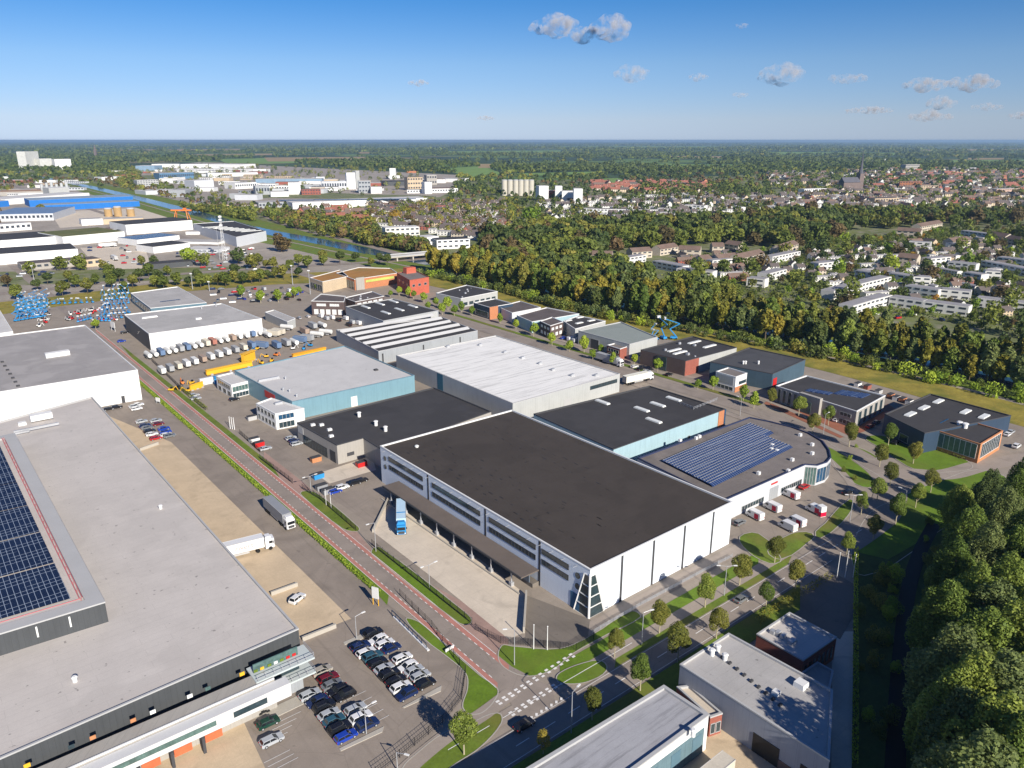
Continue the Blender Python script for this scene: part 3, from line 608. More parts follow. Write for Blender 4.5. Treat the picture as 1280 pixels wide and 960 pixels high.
b = MB(); b.prism([fr(6.5, 3.3), fr(140, 3.3), fr(140, 3.6), fr(6.5, 3.6)], 6.4, 6.65); b.build('ledge_edge', TRIM, B.e)
b = MB(); b.prism([fr(4.5, 3.7), fr(140, 3.7), fr(140, 6.0), fr(4.5, 6.0)], 3.3, 6.1, bottom=True); b.build('white_facade', mat('white_facade', (.58, .58, .58), var=.05), B.e)
b = MB(); b.prism([fr(18, 5.9), fr(36, 5.9), fr(36, 6.12), fr(18, 6.12)], 4.4, 5.3); b.build('window', GLG, B.e)
b = MB(); b.prism([fr(9, 5.9), fr(15, 5.9), fr(15, 6.12), fr(9, 6.12)], 4.2, 5.3); b.build('window', GL, B.e)
b = MB(); b.prism([fr(44, 5.9), fr(52, 5.9), fr(52, 6.12), fr(44, 6.12)], 4.4, 5.3); b.build('window', GLG, B.e)
for k in range(9):
    u = 18.5+k*5.1; c = fr(u, 5.2); b = MB(); b.box((c.x, c.y, 1.9), (2.9, .3, 1.5), math.pi/2-AZ_B); b.build('dock_door', mat('brick_orange_door', (.55, .14, .06)), B.e)
    c = fr(u+2.0, 5.9); b = MB(); b.box((c.x, c.y, 1.7), (.5, 1.2, 3.2), math.pi/2-AZ_B); b.build('dock_bumper', TRIMD, B.e)
    for w, z in ((1.1, 7.6),):
        pass
for k, m in enumerate((YEL, GLG, SKYL, SKYL, WOODO, WOODO, GL, YEL, SKYL, GL, YEL, SKYL)):
    c = fr(11+k*4.6+(k % 2)*1.5, .05); b = MB(); b.box((c.x, c.y, 7.6), (.9, .12, .7), math.pi/2-AZ_B); b.build('window', m, B.e)
for k, (z, o) in enumerate(((6.3, 2.8), (3.1, 2.8))):   # glazed corner with two balconies
    b = MB(); b.prism([fr(-1.8, -2.2), fr(9.5, -2.2), fr(9.5, o), fr(-1.8, o)], z, z+.35, bottom=True); b.build('balcony', mat('pale_green_slab', (.48, .53, .53), var=.05), B.e)
    b = MB()
    for u in range(8): c = fr(-1.7+u*1.55, o-.1); b.cyl((c.x, c.y, z+.35), (c.x, c.y, z+1.4), .05, n=4)
    for zz in (.9, 1.4): b.cyl(fr(-1.7, o-.1)+Vector((0, 0, z+zz)), fr(9.4, o-.1)+Vector((0, 0, z+zz)), .05, n=4); b.cyl(fr(-1.7, o-.1)+Vector((0, 0, z+zz)), fr(-1.7, -2)+Vector((0, 0, z+zz)), .05, n=4)
    b.build('balcony_railing', STEEL, B.e)
    b = MB(); b.prism([fr(.4, .05), fr(9, .05), fr(9, .25), fr(.4, .25)], z+.5, z+2.3); b.build('window', GLG if k == 0 else GL, B.e)
for u, c_ in ((1.2, RED), (2.4, RED), (3.6, GRASS), (4.8, TRIM), (6, GRASS), (7.4, YEL), (8.6, GRASS)):
    c = fr(u, .3); b = MB(); b.box((c.x, c.y, 7.2), (.7, .2, .5), math.pi/2-AZ_B); b.build('window_plants', c_, B.e)
b = MB(); b.prism([fr(.5, .1), fr(9.2, .1), fr(9.2, 1.8), fr(.5, 1.8)], 0.1, 2.9); b.build('ground_floor', GREYC, B.e)
B.vents([(201, 636), (94, 852)], TRIM, .4, .9)
B.rbox((28, 531), (2.4, 2), 'roof_unit', TRIM, 1.0, dz=.0)
b = MB(); c = P(52, 524, 9); b.box((c.x, c.y, 10.1), (6.5, 2.8, 2.0), math.pi/2-AZ_B); b.build('roof_unit', TRIM, B.e)
b = MB(); c = P(46, 536, 9); b.box((c.x, c.y, 9.4), (13, .6, .8), math.pi/2-AZ_B); c = P(28, 541, 9); b.box((c.x, c.y, 9.2), (4, .5, .6), math.pi/2-AZ_B); b.build('roof_duct', STEEL, B.e)
c0 = P(131, 752, 13.2); c1 = P(18, 548, 13.2)
B2 = Bld('raised_roof_block', 'raised dark-clad roof block carrying deep blue solar panels, at the left edge', 'roof block', [(-300, 882), (131, 752), (18, 541), (-300, 610)], 13.2, DARKC, RGREY, trim=TRIMG, z0=8.56, pw=3.0, par=.5)
for u in (.76, .87, .63, .52): B2.panel(0, u, u+.006, 10, 12.3, 'window', SKYL, .06)
# solar fields follow the block's own edges
qa, qb, qc = B2.q[1], B2.q[2], B2.q[0]
dv = (qb-qa); dl = (qc-qa); Lv, Ll = dv.length, dl.length; dv.normalize(); dl.normalize()
b = MB(); 
for o in (3.25, 3.75): b.cyl(qa+dl*o+dv*3.5+Vector((0, 0, 13.6)), qa+dl*o+dv*(Lv-4)+Vector((0, 0, 13.6)), .1, n=4)
for k in range(30):
    c = qa+dl*3.5+dv*(3.5+k*(Lv-8)/29); b.cyl(c+Vector((0, 0, 12.8)), c+Vector((0, 0, 13.6)), .06, n=4)
b.build('red_railing', mat('pink_paint', (.55, .16, .17)), B2.e)
b = MB(); b.cyl(qa+dl*3.5+dv*3.4+Vector((0, 0, 13.5)), qa+dl*40+dv*3.4+Vector((0, 0, 13.5)), .08, n=4); b.build('red_railing', mat('pink_paint', (.55, .16, .17)), B2.e)
nf = 6; fl = (Lv-12)/nf
for f in range(nf):
    for r__ in range(7):
        v0 = 5.5+f*fl+r__*(fl-.9)/7
        b = MB(); a = qa+dl*5+dv*v0; e = qa+dl*45+dv*v0; w = dv*((fl-.9)/7-.28)
        z0, z1 = 13.0, 13.35
        b.face([(a.x, a.y, z0), (e.x, e.y, z0), ((e+w).x, (e+w).y, z1), ((a+w).x, (a+w).y, z1)][::-1]); b.build('solar_panel', PV, B2.e)

B = Bld('white_hall', 'big hall with mottled grey roof and blank bright white wall, at the left edge', 'hall', [(-160, 515), (172, 462), (106, 406), (-160, 440)], 12.7, WHITE, mat('mottled_roof', (.33, .31, .30), kind='roof', var=.12, p=1.4), trim=TRIM)
b = MB(); c = P(72, 444, 12.7); b.box((c.x, c.y, 13.3), (9, 3, 1.9), math.pi/2-AZ_B); b.build('roof_unit', TRIM, B.e)
B.panel(0, .91, .925, 0, 3, 'door', TRIMD)
for k in range(7): B.rbox((3+k*3.3, 453+k*5), (1.2, 1.2), 'roof_vent', TRIMD, .5)
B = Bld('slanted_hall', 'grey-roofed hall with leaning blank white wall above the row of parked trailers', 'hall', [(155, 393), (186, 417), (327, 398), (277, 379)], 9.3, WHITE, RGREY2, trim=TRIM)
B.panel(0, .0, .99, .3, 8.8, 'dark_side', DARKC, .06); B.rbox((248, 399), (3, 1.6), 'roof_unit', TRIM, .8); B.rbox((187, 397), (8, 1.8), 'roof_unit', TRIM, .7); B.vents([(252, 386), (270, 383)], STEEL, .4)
B = Bld('blue_grey_hall', 'grey-roofed showroom with dark blue-grey and glass sides, behind the slanted white hall', 'hall', [(163, 366), (188, 385), (258, 378), (222, 358)], 6.5, DTEAL, RGREY2, trim=TRIM)
B.window(1, .0, .75, 1, 4.6, mull=12, m=GLG); B.window(0, .1, .95, 2, 5, mull=10); B.rbox((213, 376), (12, 1.2), 'solar_strip', PV, .3)
B = Bld('small_shed', 'long low grey shed standing alone in the car yard', 'shed', [(331, 390), (359, 402), (369, 398), (342, 387)], 5.0, MIDG, RGREY2)
# bottom right
B = Bld('office_hall', 'grey metal hall with patchy grey roof at the bottom right, next to the dark poplars', 'hall', [(850, 830), (1037, 950), (1041, 862), (911, 791)], 8.0, mat('blue_grey_cladding', (.27, .29, .34), kind='panel', p=3, var=.06), RGREY2, trim=TRIMG)
B.vents([(897, 814), (890, 819), (906, 825)], TRIM, .45, 1.2); B.rbox((1001, 858), (2, 2), 'roof_unit', TRIM, 1); B.rbox((970, 868), (1.2, 1.2), 'roof_unit', TRIM, .8)
for k in range(9): B.rbox((903+k*9, 822+k*7.5), (.8, .5), 'roof_vent', TRIMD, .35)
B.panel(0, .55, .72, .2, 4.0, 'dock_door', BLACKM, .1); B.panel(0, .72, .85, .2, 2, 'brick_base', BRICKD, .1); B.panel(0, .85, .97, .2, 4.0, 'dock_door', BLACKM, .1)
B = Bld('long_office', 'long low hall with scratched grey roof at the bottom edge, left of the brick yard', 'hall', [(600, 995), (700, 1030), (886, 893), (830, 856)], 7.5, WHITE, mat('scratched_roof', (.36, .36, .38), kind='streak', var=.12), trim=TRIMG, pw=.6)
B.panel(1, .02, .97, .2, 5.4, 'teal_front', mat('teal_front', (.12, .19, .22), kind='panel'), .08)
for u in (.55, .72, .88): B.panel(1, u, u+.07, .3, 4.6, 'dock_door', DTEAL, .14)
B.vents([(866, 920)], TRIM, .4)
B = Bld('link_building', 'small flat concrete-roofed link with brick front between the two grey halls at the bottom', 'building', [(846, 858), (888, 896), (903, 891), (862, 856)], 4.5, BRICKR, CONC, trim=TRIMG)
B.windows(1, spread_us(2), .8, 2.8)
B = Bld('brick_block', 'dark red brick cube with grey roof, beside the dark trees at the bottom right', 'building', [(946, 792), (1004, 825), (1046, 796), (987, 765)], 5.5, BRICKR, RGREY, trim=TRIMG)
for u0, u1 in spread_us(7, gap=.5): B.window(1, u0, u1, 1, 3.8, fr=False)
for px, s_ in (((979, 797), (1.6, .8)), ((990, 804), (1.8, 1.2)), ((972, 793), (1.4, .9)), ((966, 792), (1, 1))): B.rbox(px, s_, 'roof_unit', STEEL, .8)
B = Bld('flat_annex', 'low pale annex squeezed between the brick cube and the patchy-roofed hall', 'annex', [(1001, 841), (1036, 866), (1042, 838), (1022, 827)], 3.5, MIDG, TAUPE, trim=TRIMG)

# row along the right-hand road
B = Bld('glass_front_hall', 'dark navy hall behind the orange-framed glass office, far right', 'hall', [(1106, 517), (1156, 541), (1264, 519), (1163, 492)][:3]+[(1163, 492)], 7.5, NAVY, RBLK, trim=TRIMD)
B.q = B.q; B.skylights([(1173, 502), (1155, 510), (1138, 518), (1207, 515), (1230, 521)], (6, 2)); B.windows(0, [(.45, .65)], 1, 3.5)
B = Bld('orange_framed_office', 'orange-framed glass-fronted office with black roof, far right', 'office', [(1153, 532), (1226, 555), (1254, 538), (1185, 518)], 7.0, WOODO, RBLK, trim=WOODO)
B.window(0, .04, .95, 1.6, 6.4, mull=10, m=GLG, frame=TRIM); B.window(1, .08, .92, 1.6, 6.4, mull=10, m=GL, frame=TRIM); B.vents([(1199, 533), (1206, 535)], TRIM, .8, 1.6); B.rbox((1180, 528), (7, .4), 'skylight', GLB, .6)
B = Bld('column_office', 'taupe office with tall columns and solar panels on its black roof, right of the road', 'office', [(970, 482), (1071, 514), (1107, 494), (1008, 469)], 6.8, TAUPE, RBLK, trim=TRIM)
B.windows(0, spread_us(4, .02, .3, .5), .6, 5.8); B.windows(0, spread_us(2, .62, .97, .3), 3.6, 4.8, mull=3); B.windows(0, spread_us(2, .62, .97, .3), .8, 2.2, mull=3); B.windows(1, spread_us(5, gap=.5), .6, 5.8); B.panel(0, .34, .60, 0, 7.6, 'entrance', TAUPE, 1.5); B.panel(0, .38, .50, 0, 5, 'entrance_glass', GLG, 1.6)
for k in range(6): B.rbox((1050+k*6.0, 490.5+k*.9), (1.6, 7), 'solar_panel', PV2, .3, AZ_A)
for k in range(5): B.rbox((1012+k*6, 488+k*1), (1.6, 4), 'solar_panel', PV2, .3, AZ_A)
B = Bld('dark_teal_hall', 'hall with black roof and dark blue-grey walls behind a small white office, right', 'hall', [(888, 452), (966, 467), (1007, 449), (937, 434)], 7.5, mat('slate_blue_cladding', (.055, .095, .13), kind='panel', p=2), mat('charcoal_roof', (.075, .075, .08), kind='roof'), trim=TRIMD)
B.panel(1, .03, .14, 0, 5, 'red_door', RED, .1); B.vents([(932, 455), (948, 455), (929, 455)], TRIM, .4)
B = Bld('white_box_office', 'small white-framed grey office box in front of the dark teal hall', 'office', [(895, 464), (920, 471), (934, 466), (910, 459)], 7.0, WHITE, RGRAV)
B.panel(0, .08, .9, 3.0, 6.4, 'grey_panel', GREYC, .1); B.window(1, .3, .95, 3, 4.4); B.windows(0, [(.1, .9)], .6, 2, mull=4); B.panel(1, 0, 1, 0, 2.4, 'brick_base', BRICKO, .1)
B = Bld('dark_brick_hall', 'black-roofed hall with dark brick front, long skylights and grey side, by the road', 'hall', [(801, 437), (857, 451), (921, 434), (866, 420)], 7.2, MIDG, RBLK, trim=TRIMD)
B.panel(0, 0, .999, 0, 7.0, 'brick_front', BRICKD, .12); B.window(0, .06, .3, 4.4, 5.6, mull=4, m=GLG); B.window(0, .68, .92, 4.0, 5.2, mull=4, m=GLG); B.panel(0, .38, .6, .2, 6.6, 'entrance', GL, .5); B.panel(1, 0, .25, 0, 7.0, 'brick_pier', BRICKR, .12); B.skylights([(868, 428), (887, 433), (843, 438), (850, 441)], (9, 1.6)); B.clutter(8, 5)
B = Bld('grey_green_hall', 'paired hall with pale grey-green roof, grey walls and a brick corner office', 'hall', [(723, 413), (787, 430), (822, 421), (776, 402)], 7.4, MIDG, RGRN, trim=TRIMG)
B.windows(0, [(.25, .42)], 0, 5, m=TRIMD)
B = Bld('brick_corner_office', 'small red brick corner office in front of the grey-green roofed hall', 'office', [(759, 431), (775, 436), (790, 431), (775, 427)], 5.8, BRICKR, RGRAV)
B.window(0, .1, .9, 3.2, 4.6, mull=4); B.window(0, .1, .9, .8, 2.2, mull=4)
B = Bld('skylight_hall', 'small black-roofed hall with three skylights, left of the grey-green roofs', 'hall', [(704, 401), (719, 411), (757, 401), (723, 394)], 6.5, MIDG, RBLK)
B.skylights([(710, 401), (725, 397), (739, 401), (724, 404)], (5, 1.6))
B = Bld('brick_house_office', 'two-storey dark brick office with white windows beside the small skylight hall', 'office', [(675, 401), (688, 407), (704, 402), (690, 396)], 7.5, BRICKD, RTILE)
for i in (0, 1): B.windows(i, spread_us(3, gap=.4), 4.6, 6, m=SKYL, fr=False); B.windows(i, spread_us(3, gap=.4), 1.2, 3, m=SKYL, fr=False)
B = Bld('long_dark_hall', 'dark-roofed hall with pale blue edge, second hall beyond the brick two-storey office', 'hall', [(646, 394), (665, 402), (724, 392), (683, 384)], 6.5, LTEAL, RTILE)
B = Bld('orange_pier_office', 'black hall with a bright orange brick pier facing the street trees', 'office', [(592, 378), (612, 384), (641, 379), (618, 373)], 7.5, NAVY, RBLK)
B.panel(1, 0, .35, 0, 7.5, 'orange_pier', BRICKO, .2); B.windows(0, [(.1, .9)], 1, 4)
B = Bld('solar_roof_hall', 'hall with faint blue panels on a dark roof, behind the orange pier office', 'hall', [(622, 383), (640, 391), (676, 384), (650, 376)], 6, PALE, RTILE)
B.windows(1, [(.1, .9)], 1, 3, mull=6)
B = Bld('flat_dark_hall', 'flat dark-roofed hall with pale edge, first in the row nearest the canal bridge', 'hall', [(545, 366), (576, 373), (622, 364), (583, 356)], 6.0, MIDG, RBLK)
B.clutter(6, 2); B.windows(1, spread_us(6), 1, 3)
# middle
B = Bld('striped_skylight_hall', 'grey hall whose dark roof carries six white skylight strips', 'hall', [(432, 383), (479, 401), (548, 388), (491, 373)], 7.5, GREYC, RBLK, trim=TRIMG)
B.skylights([(457, 384), (475, 380), (492, 377), (482, 391), (499, 387), (516, 383)], (9, 1.8), AZ_A)
for i in (1,): B.panel(i, .02, .98, .2, 6.9, 'light_front', MIDG, .08)
B = Bld('ridged_hall', 'long hall whose roof alternates black strips and pale ridges, in front of the six-skylight hall', 'hall', [(420, 412), (473, 439), (597, 413), (552, 396)], 6.5, GREYC, RBLK, trim=TRIMG)
a, b_, c = B.q[0], B.q[1], B.q[2]
for k in range(5):
    o = a+(b_-a)*(.06+.185*k); e = o+(c-b_)*.985; w = (b_-a)*.075; bb = MB()
    bb.face([(o.x, o.y, 6.1), ((o+w*.5).x, (o+w*.5).y, 7.1), ((e+w*.5).x, (e+w*.5).y, 7.1), (e.x, e.y, 6.1)]); bb.face([((o+w*.5).x, (o+w*.5).y, 7.1), ((o+w).x, (o+w).y, 6.1), ((e+w).x, (e+w).y, 6.1), ((e+w*.5).x, (e+w*.5).y, 7.1)]); bb.face([(o.x, o.y, 6.1), ((o+w).x, (o+w).y, 6.1), ((o+w*.5).x, (o+w*.5).y, 7.1)])
    bb.build('ridge', mat('pale_ridge', (.50, .50, .50), var=.06), B.e)
for u in (.03, .42, .8): B.panel(1, u, u+.012, .2, 5, 'drain_pipe', TRIMD, .2)
B = Bld('black_brick_office', 'black-brown brick office with long window bands, behind the six-skylight hall', 'office', [(389, 376), (430, 377), (432, 369), (400, 366)][:2]+[(432, 370), (401, 367)], 9, BRICKD, RTILE)
B.windows(0, spread_us(2, .1, .9), 6, 7.4, m=SKYL, mull=4); B.windows(0, spread_us(5), 1, 4, m=SKYL)
B = Bld('black_brick_wing', 'long dark brick wing to the right of the black-brown brick office', 'office', [(430, 372), (444, 377), (480, 370), (465, 364)], 7, BRICKD, RTILE)
B.windows(1, spread_us(5), 4.2, 5.6, m=SKYL); B.clutter(4, 3)
B = Bld('orange_roof_hall', 'hall under an orange-brown planted roof, left wing', 'hall', [(387, 347), (403, 352), (435, 345), (432, 337)][:3]+[(425, 337)], 8, BRICKY, RSED)
B.windows(0, [(.05, .95)], 1, 5, mull=5)
B = Bld('orange_roof_hall', 'glass-sided hall under an orange-brown planted roof, joining the red brick tower', 'hall', [(420, 341), (443, 349), (497, 341), (488, 335), (448, 334)], 8, BRICKO, RSED)
B.windows(0, [(.05, .95)], .5, 6, mull=6); B.panel(1, .02, .2, 0, 8.8, 'pale_tower', TAUPE, 1); B.panel(1, .25, .9, 4.5, 6.2, 'lime_band', mat('lime_panel', (.45, .5, .12)), .2)
B = Bld('red_brick_tower', 'red brick block with a red rooftop box, next to the orange-brown roofs', 'building', [(496, 341), (512, 350), (536, 346), (517, 337)], 11, mat('bright_red_brick', (.42, .10, .06), kind='brick'), RGRAV, trim=BRICKR)
B.windows(1, spread_us(3, gap=.6), 6, 7.5); B.windows(0, spread_us(3, gap=.6), 6, 7.5); B.rbox((512, 341), (8, 5), 'roof_box', mat('bright_red_brick', (.42, .10, .06)), 4)
B = Bld('pale_corner_hall', 'pale roofed corner of a hall at the left edge above the solar block', 'hall', [(-60, 425), (16, 414), (0, 388), (-60, 395)], 7, WHITE, RLIGHT)

# ------------------------------------------------------------ far buildings: front line on the ground, height, depth
WINM = glass('far_window_glass', (.05, .06, .08))
def farbox(name, label, cat, x0, y0, x1, y1, h, depth, wall, roof, bands=0, group=None, top=None, roofh=0, cls=None, nwin=0):
    a, b_ = P(x0, y0), P(x1, y1)
    if top is not None: h = hgt((x0, top), (x0, y0))
    d = (b_-a).normalized(); n = Vector((-d.y, d.x, 0)); 
    q = [a, b_, b_+n*depth, a+n*depth]; c = sum(q, Vector())/4
    e = thing(name, label, cat, (c.x, c.y, 0), group)
    m = MB(); m.prism(q, 0, h, top=not roofh); m.build('wall', wall, e)
    m = MB()
    if roofh:
        r0, r1 = (a+q[3])/2+Vector((0, 0, h+roofh)), (b_+q[2])/2+Vector((0, 0, h+roofh)); z = Vector((0, 0, h)); o = n*.6
        Q = [a+z-o, b_+z-o, q[2]+z+o, q[3]+z+o]
        m.face([Q[0], Q[1], r1, r0]); m.face([Q[2], Q[3], r0, r1]); g = MB(); g.face([q[0]+z, r0, q[3]+z]); g.face([q[1]+z, q[2]+z, r1]); g.build('gable', wall, e)
    else: m.prism(inset(q, .5), h-.3, h+.25)
    m.build('roof', roof, e)
    for k in range(bands):
        z0 = h*(k+.42)/bands; z1 = h*(k+.78)/bands; m = MB(); W = (b_-a).length; nn_ = nwin or max(2, int(W/5))
        for j in range(nn_):
            u0, u1 = (j+.2)/nn_, (j+.8)/nn_; p0, p1 = a+(b_-a)*u0, a+(b_-a)*u1; m = MB(); m.prism([p0-n*.12, p1-n*.12, p1+n*.1, p0+n*.1], z0, z1); m.build('window', WINM, e)
    return e
fb = farbox
fb('blue_warehouse', 'long bright blue warehouse beside the canal, rear one', 'warehouse', *Z1(150, 395)[0], *Z1(668, 372)[0], 10, 60, BLUEC, mat('blue_grey_roof', (.25, .32, .40)))
fb('blue_warehouse', 'long bright blue warehouse beside the canal, front one with yard', 'warehouse', *Z1(225, 415)[0], *Z1(700, 392)[0], 8, 40, BLUEC, mat('blue_grey_roof', (.25, .32, .40)))
fb('blue_warehouse', 'short blue warehouse cut by the left edge', 'warehouse', -40, 262, 12, 258, 9, 60, BLUEC, RGREY2)
fb('solar_warehouse', 'pale warehouse with broad blue-grey solar roof at the left edge', 'warehouse', *Z1(-60, 470)[0], *Z1(270, 462)[0], 9, 110, PALE, mat('blue_solar_roof', (.16, .22, .33), rough=.4), 1)
fb('low_white_house', 'low white and buff buildings below the solar warehouse', 'building', *Z1(0, 520)[0], *Z1(160, 508)[0], 8, 20, WHITE, RGREY2, 1)
fb('black_roof_warehouse', 'white warehouse with black roof at the left edge, rear of two', 'warehouse', *Z1(-60, 610)[0], *Z1(310, 580)[0], 8, 60, WHITE, RBLK)
fb('black_roof_warehouse', 'grey-white warehouse with black roof at the left edge, front of two', 'warehouse', *Z1(-60, 690)[0], *Z1(396, 655)[0], 9, 45, WHITE, RBLK)
fb('green_roof_warehouse', 'white warehouse with green-brown planted roof beside the black-roofed pair', 'warehouse', *Z1(320, 590)[0], *Z1(628, 560)[0], 9, 60, WHITE, RSEDG)
fb('white_warehouse', 'tall white warehouse with yellow-green panels left of the antenna mast', 'warehouse', *Z1(635, 535)[0], *Z1(966, 508)[0], 11, 50, WHITE, RBLK)
B = Bld('ribbed_warehouse', 'pale ribbed warehouse with striped dark roof, right of the antenna mast', 'warehouse', [Z1(965, 478)[0], Z1(1180, 545)[0], Z1(1330, 515)[0], Z1(1170, 465)[0]], 10, PALE, RBLK); B.skylights([Z1(1060+k*28, 495+k*3)[0] for k in range(8)], (22, 1.6))
fb('solar_shed', 'white shed with blue solar panels in front of the tall white warehouse', 'shed', *Z1(690, 590)[0], *Z1(900, 565)[0], 6, 35, WHITE, PV)
fb('dark_roof_shed', 'white shed with dark roof beside the bright green tree', 'shed', *Z1(770, 628)[0], *Z1(952, 606)[0], 6, 30, WHITE, RBLK)
fb('buff_shed', 'buff sheds in the canal yard below the three tanks', 'shed', *Z1(520, 482)[0], *Z1(720, 474)[0], 6, 20, BRICKY, RGREY2)
fb('white_shed', 'plain white shed in the canal yard left of the buff sheds', 'shed', *Z1(410, 488)[0], *Z1(518, 482)[0], 7, 20, WHITE, RGREY2)
fb('workshop', 'brown-roofed workshop row behind the grass bank at left', 'workshop', *Z1(110, 715)[0], *Z1(390, 690)[0], 5, 20, TAUPE, RTILE, 1)
fb('workshop', 'buff workshop with grey roof behind the grass bank, beside the truck yard', 'workshop', *Z1(400, 700)[0], *Z1(510, 688)[0], 6, 18, BRICKY, RTILE, 1)
fb('low_showroom', 'low black building with white trucks, behind the tree rows', 'building', *Z1(755, 708)[0], *Z1(965, 690)[0], 4, 15, DARKC, RBLK)
fb('grain_mill', 'tallest pale tower of the grain mill at far left', 'mill tower', *Z1(140, 210)[0], *Z1(205, 206)[0], 0, 30, mat('pale_concrete', (.60, .60, .56)), RLIGHT, top=189.5)
fb('grain_mill', 'lower windowless middle block of the grain mill at far left', 'mill', *Z1(206, 208)[0], *Z1(266, 206)[0], 0, 30, mat('pale_concrete', (.60, .60, .56)), RLIGHT, top=198.5)
fb('grain_mill', 'white right-hand block of the grain mill at far left', 'mill', *Z1(280, 208)[0], *Z1(361, 206)[0], 0, 30, WHITE, RLIGHT, top=199)
grp = 'far industrial buildings north of the canal'
i = 0
for (x0, y0, x1, y1, h, d, w, r, nb, lb) in (
    (760, 200, 905, 200, 14, 60, WHITE, RLIGHT, 0, 'long white hall, leftmost of the distant top row'), (905, 202, 1040, 200, 15, 60, WHITE, RBLK, 0, 'distant white hall with dark roof, middle of the top row'),
    (1045, 200, 1215, 202, 14, 80, WHITE, RLIGHT, 0, 'distant long white hall, right end of the top row'), (880, 218, 1240, 220, 9, 40, WHITE, RGREY2, 1, 'distant low white hall in front of the top row'),
    (1040, 245, 1290, 240, 10, 50, WHITE, RGREY2, 0, 'white hall with pale roof right of the blue glass block'), (680, 217, 775, 217, 18, 60, mat('blue_metal', (.22, .32, .42)), RLIGHT, 0, 'rounded blue-grey metal hall left of the distant white halls'),
    (800, 258, 972, 252, 16, 40, mat('blue_block', (.10, .20, .32)), RGREY2, 1, 'blue glass office block behind the canal trees'), (690, 300, 796, 296, 16, 25, MIDG, RLIGHT, 4, 'stepped pale office with horizontal bands by the canal'),
    (730, 335, 930, 325, 7, 50, PALE, RLIGHT, 0, 'low white hall below the stepped pale office'), (975, 308, 1072, 303, 18, 40, PALE, RLIGHT, 0, 'tall ribbed pale grey block above the canal trees'),
    (930, 345, 975, 335, 12, 30, GREYC, RGREY2, 0, 'grey box left of the tall ribbed block'), (1178, 306, 1285, 300, 12, 40, WHITE, RLIGHT, 1, 'white block at the right of the ribbed block'),
    (510, 262, 610, 258, 8, 40, WHITE, RGREY2, 0, 'white roof shed left of the distant office'), (620, 250, 680, 247, 8, 30, BRICKO, RTILER, 0, 'small orange-roofed building behind the canal'),
    (555, 228, 640, 226, 8, 40, WHITE, RGREY2, 0, 'distant white shed above the orange-roofed building'), (1080, 410, 1165, 402, 6, 25, BRICKY, RTILEO, 0, 'brown pitched-roof shed by the car park'), (1200, 405, 1300, 398, 5, 30, TAUPE, RTILEO, 0, 'buff shed cluster right of the car park'),
    (1040, 390, 1110, 385, 5, 25, TAUPE, RBLK, 0, 'dark-roofed shed in the car park left of the buff one'), (0, 340, 240, 333, 7, 60, TAUPE, mat('rusty_roof', (.35, .22, .14)), 0, 'rust-coloured storage hall left of the tall silver tanks'), (30, 385, 450, 350, 9, 60, WHITE, RLIGHT, 0, 'long pale hall behind the blue warehouses'),
    (250, 340, 350, 335, 14, 30, MIDG, RLIGHT, 0, 'grey factory block beside the silver tanks')):
    fb('factory', lb, 'factory', *Z1(x0, y0)[0], *Z1(x1, y1)[0], h, d, w, r, nb)
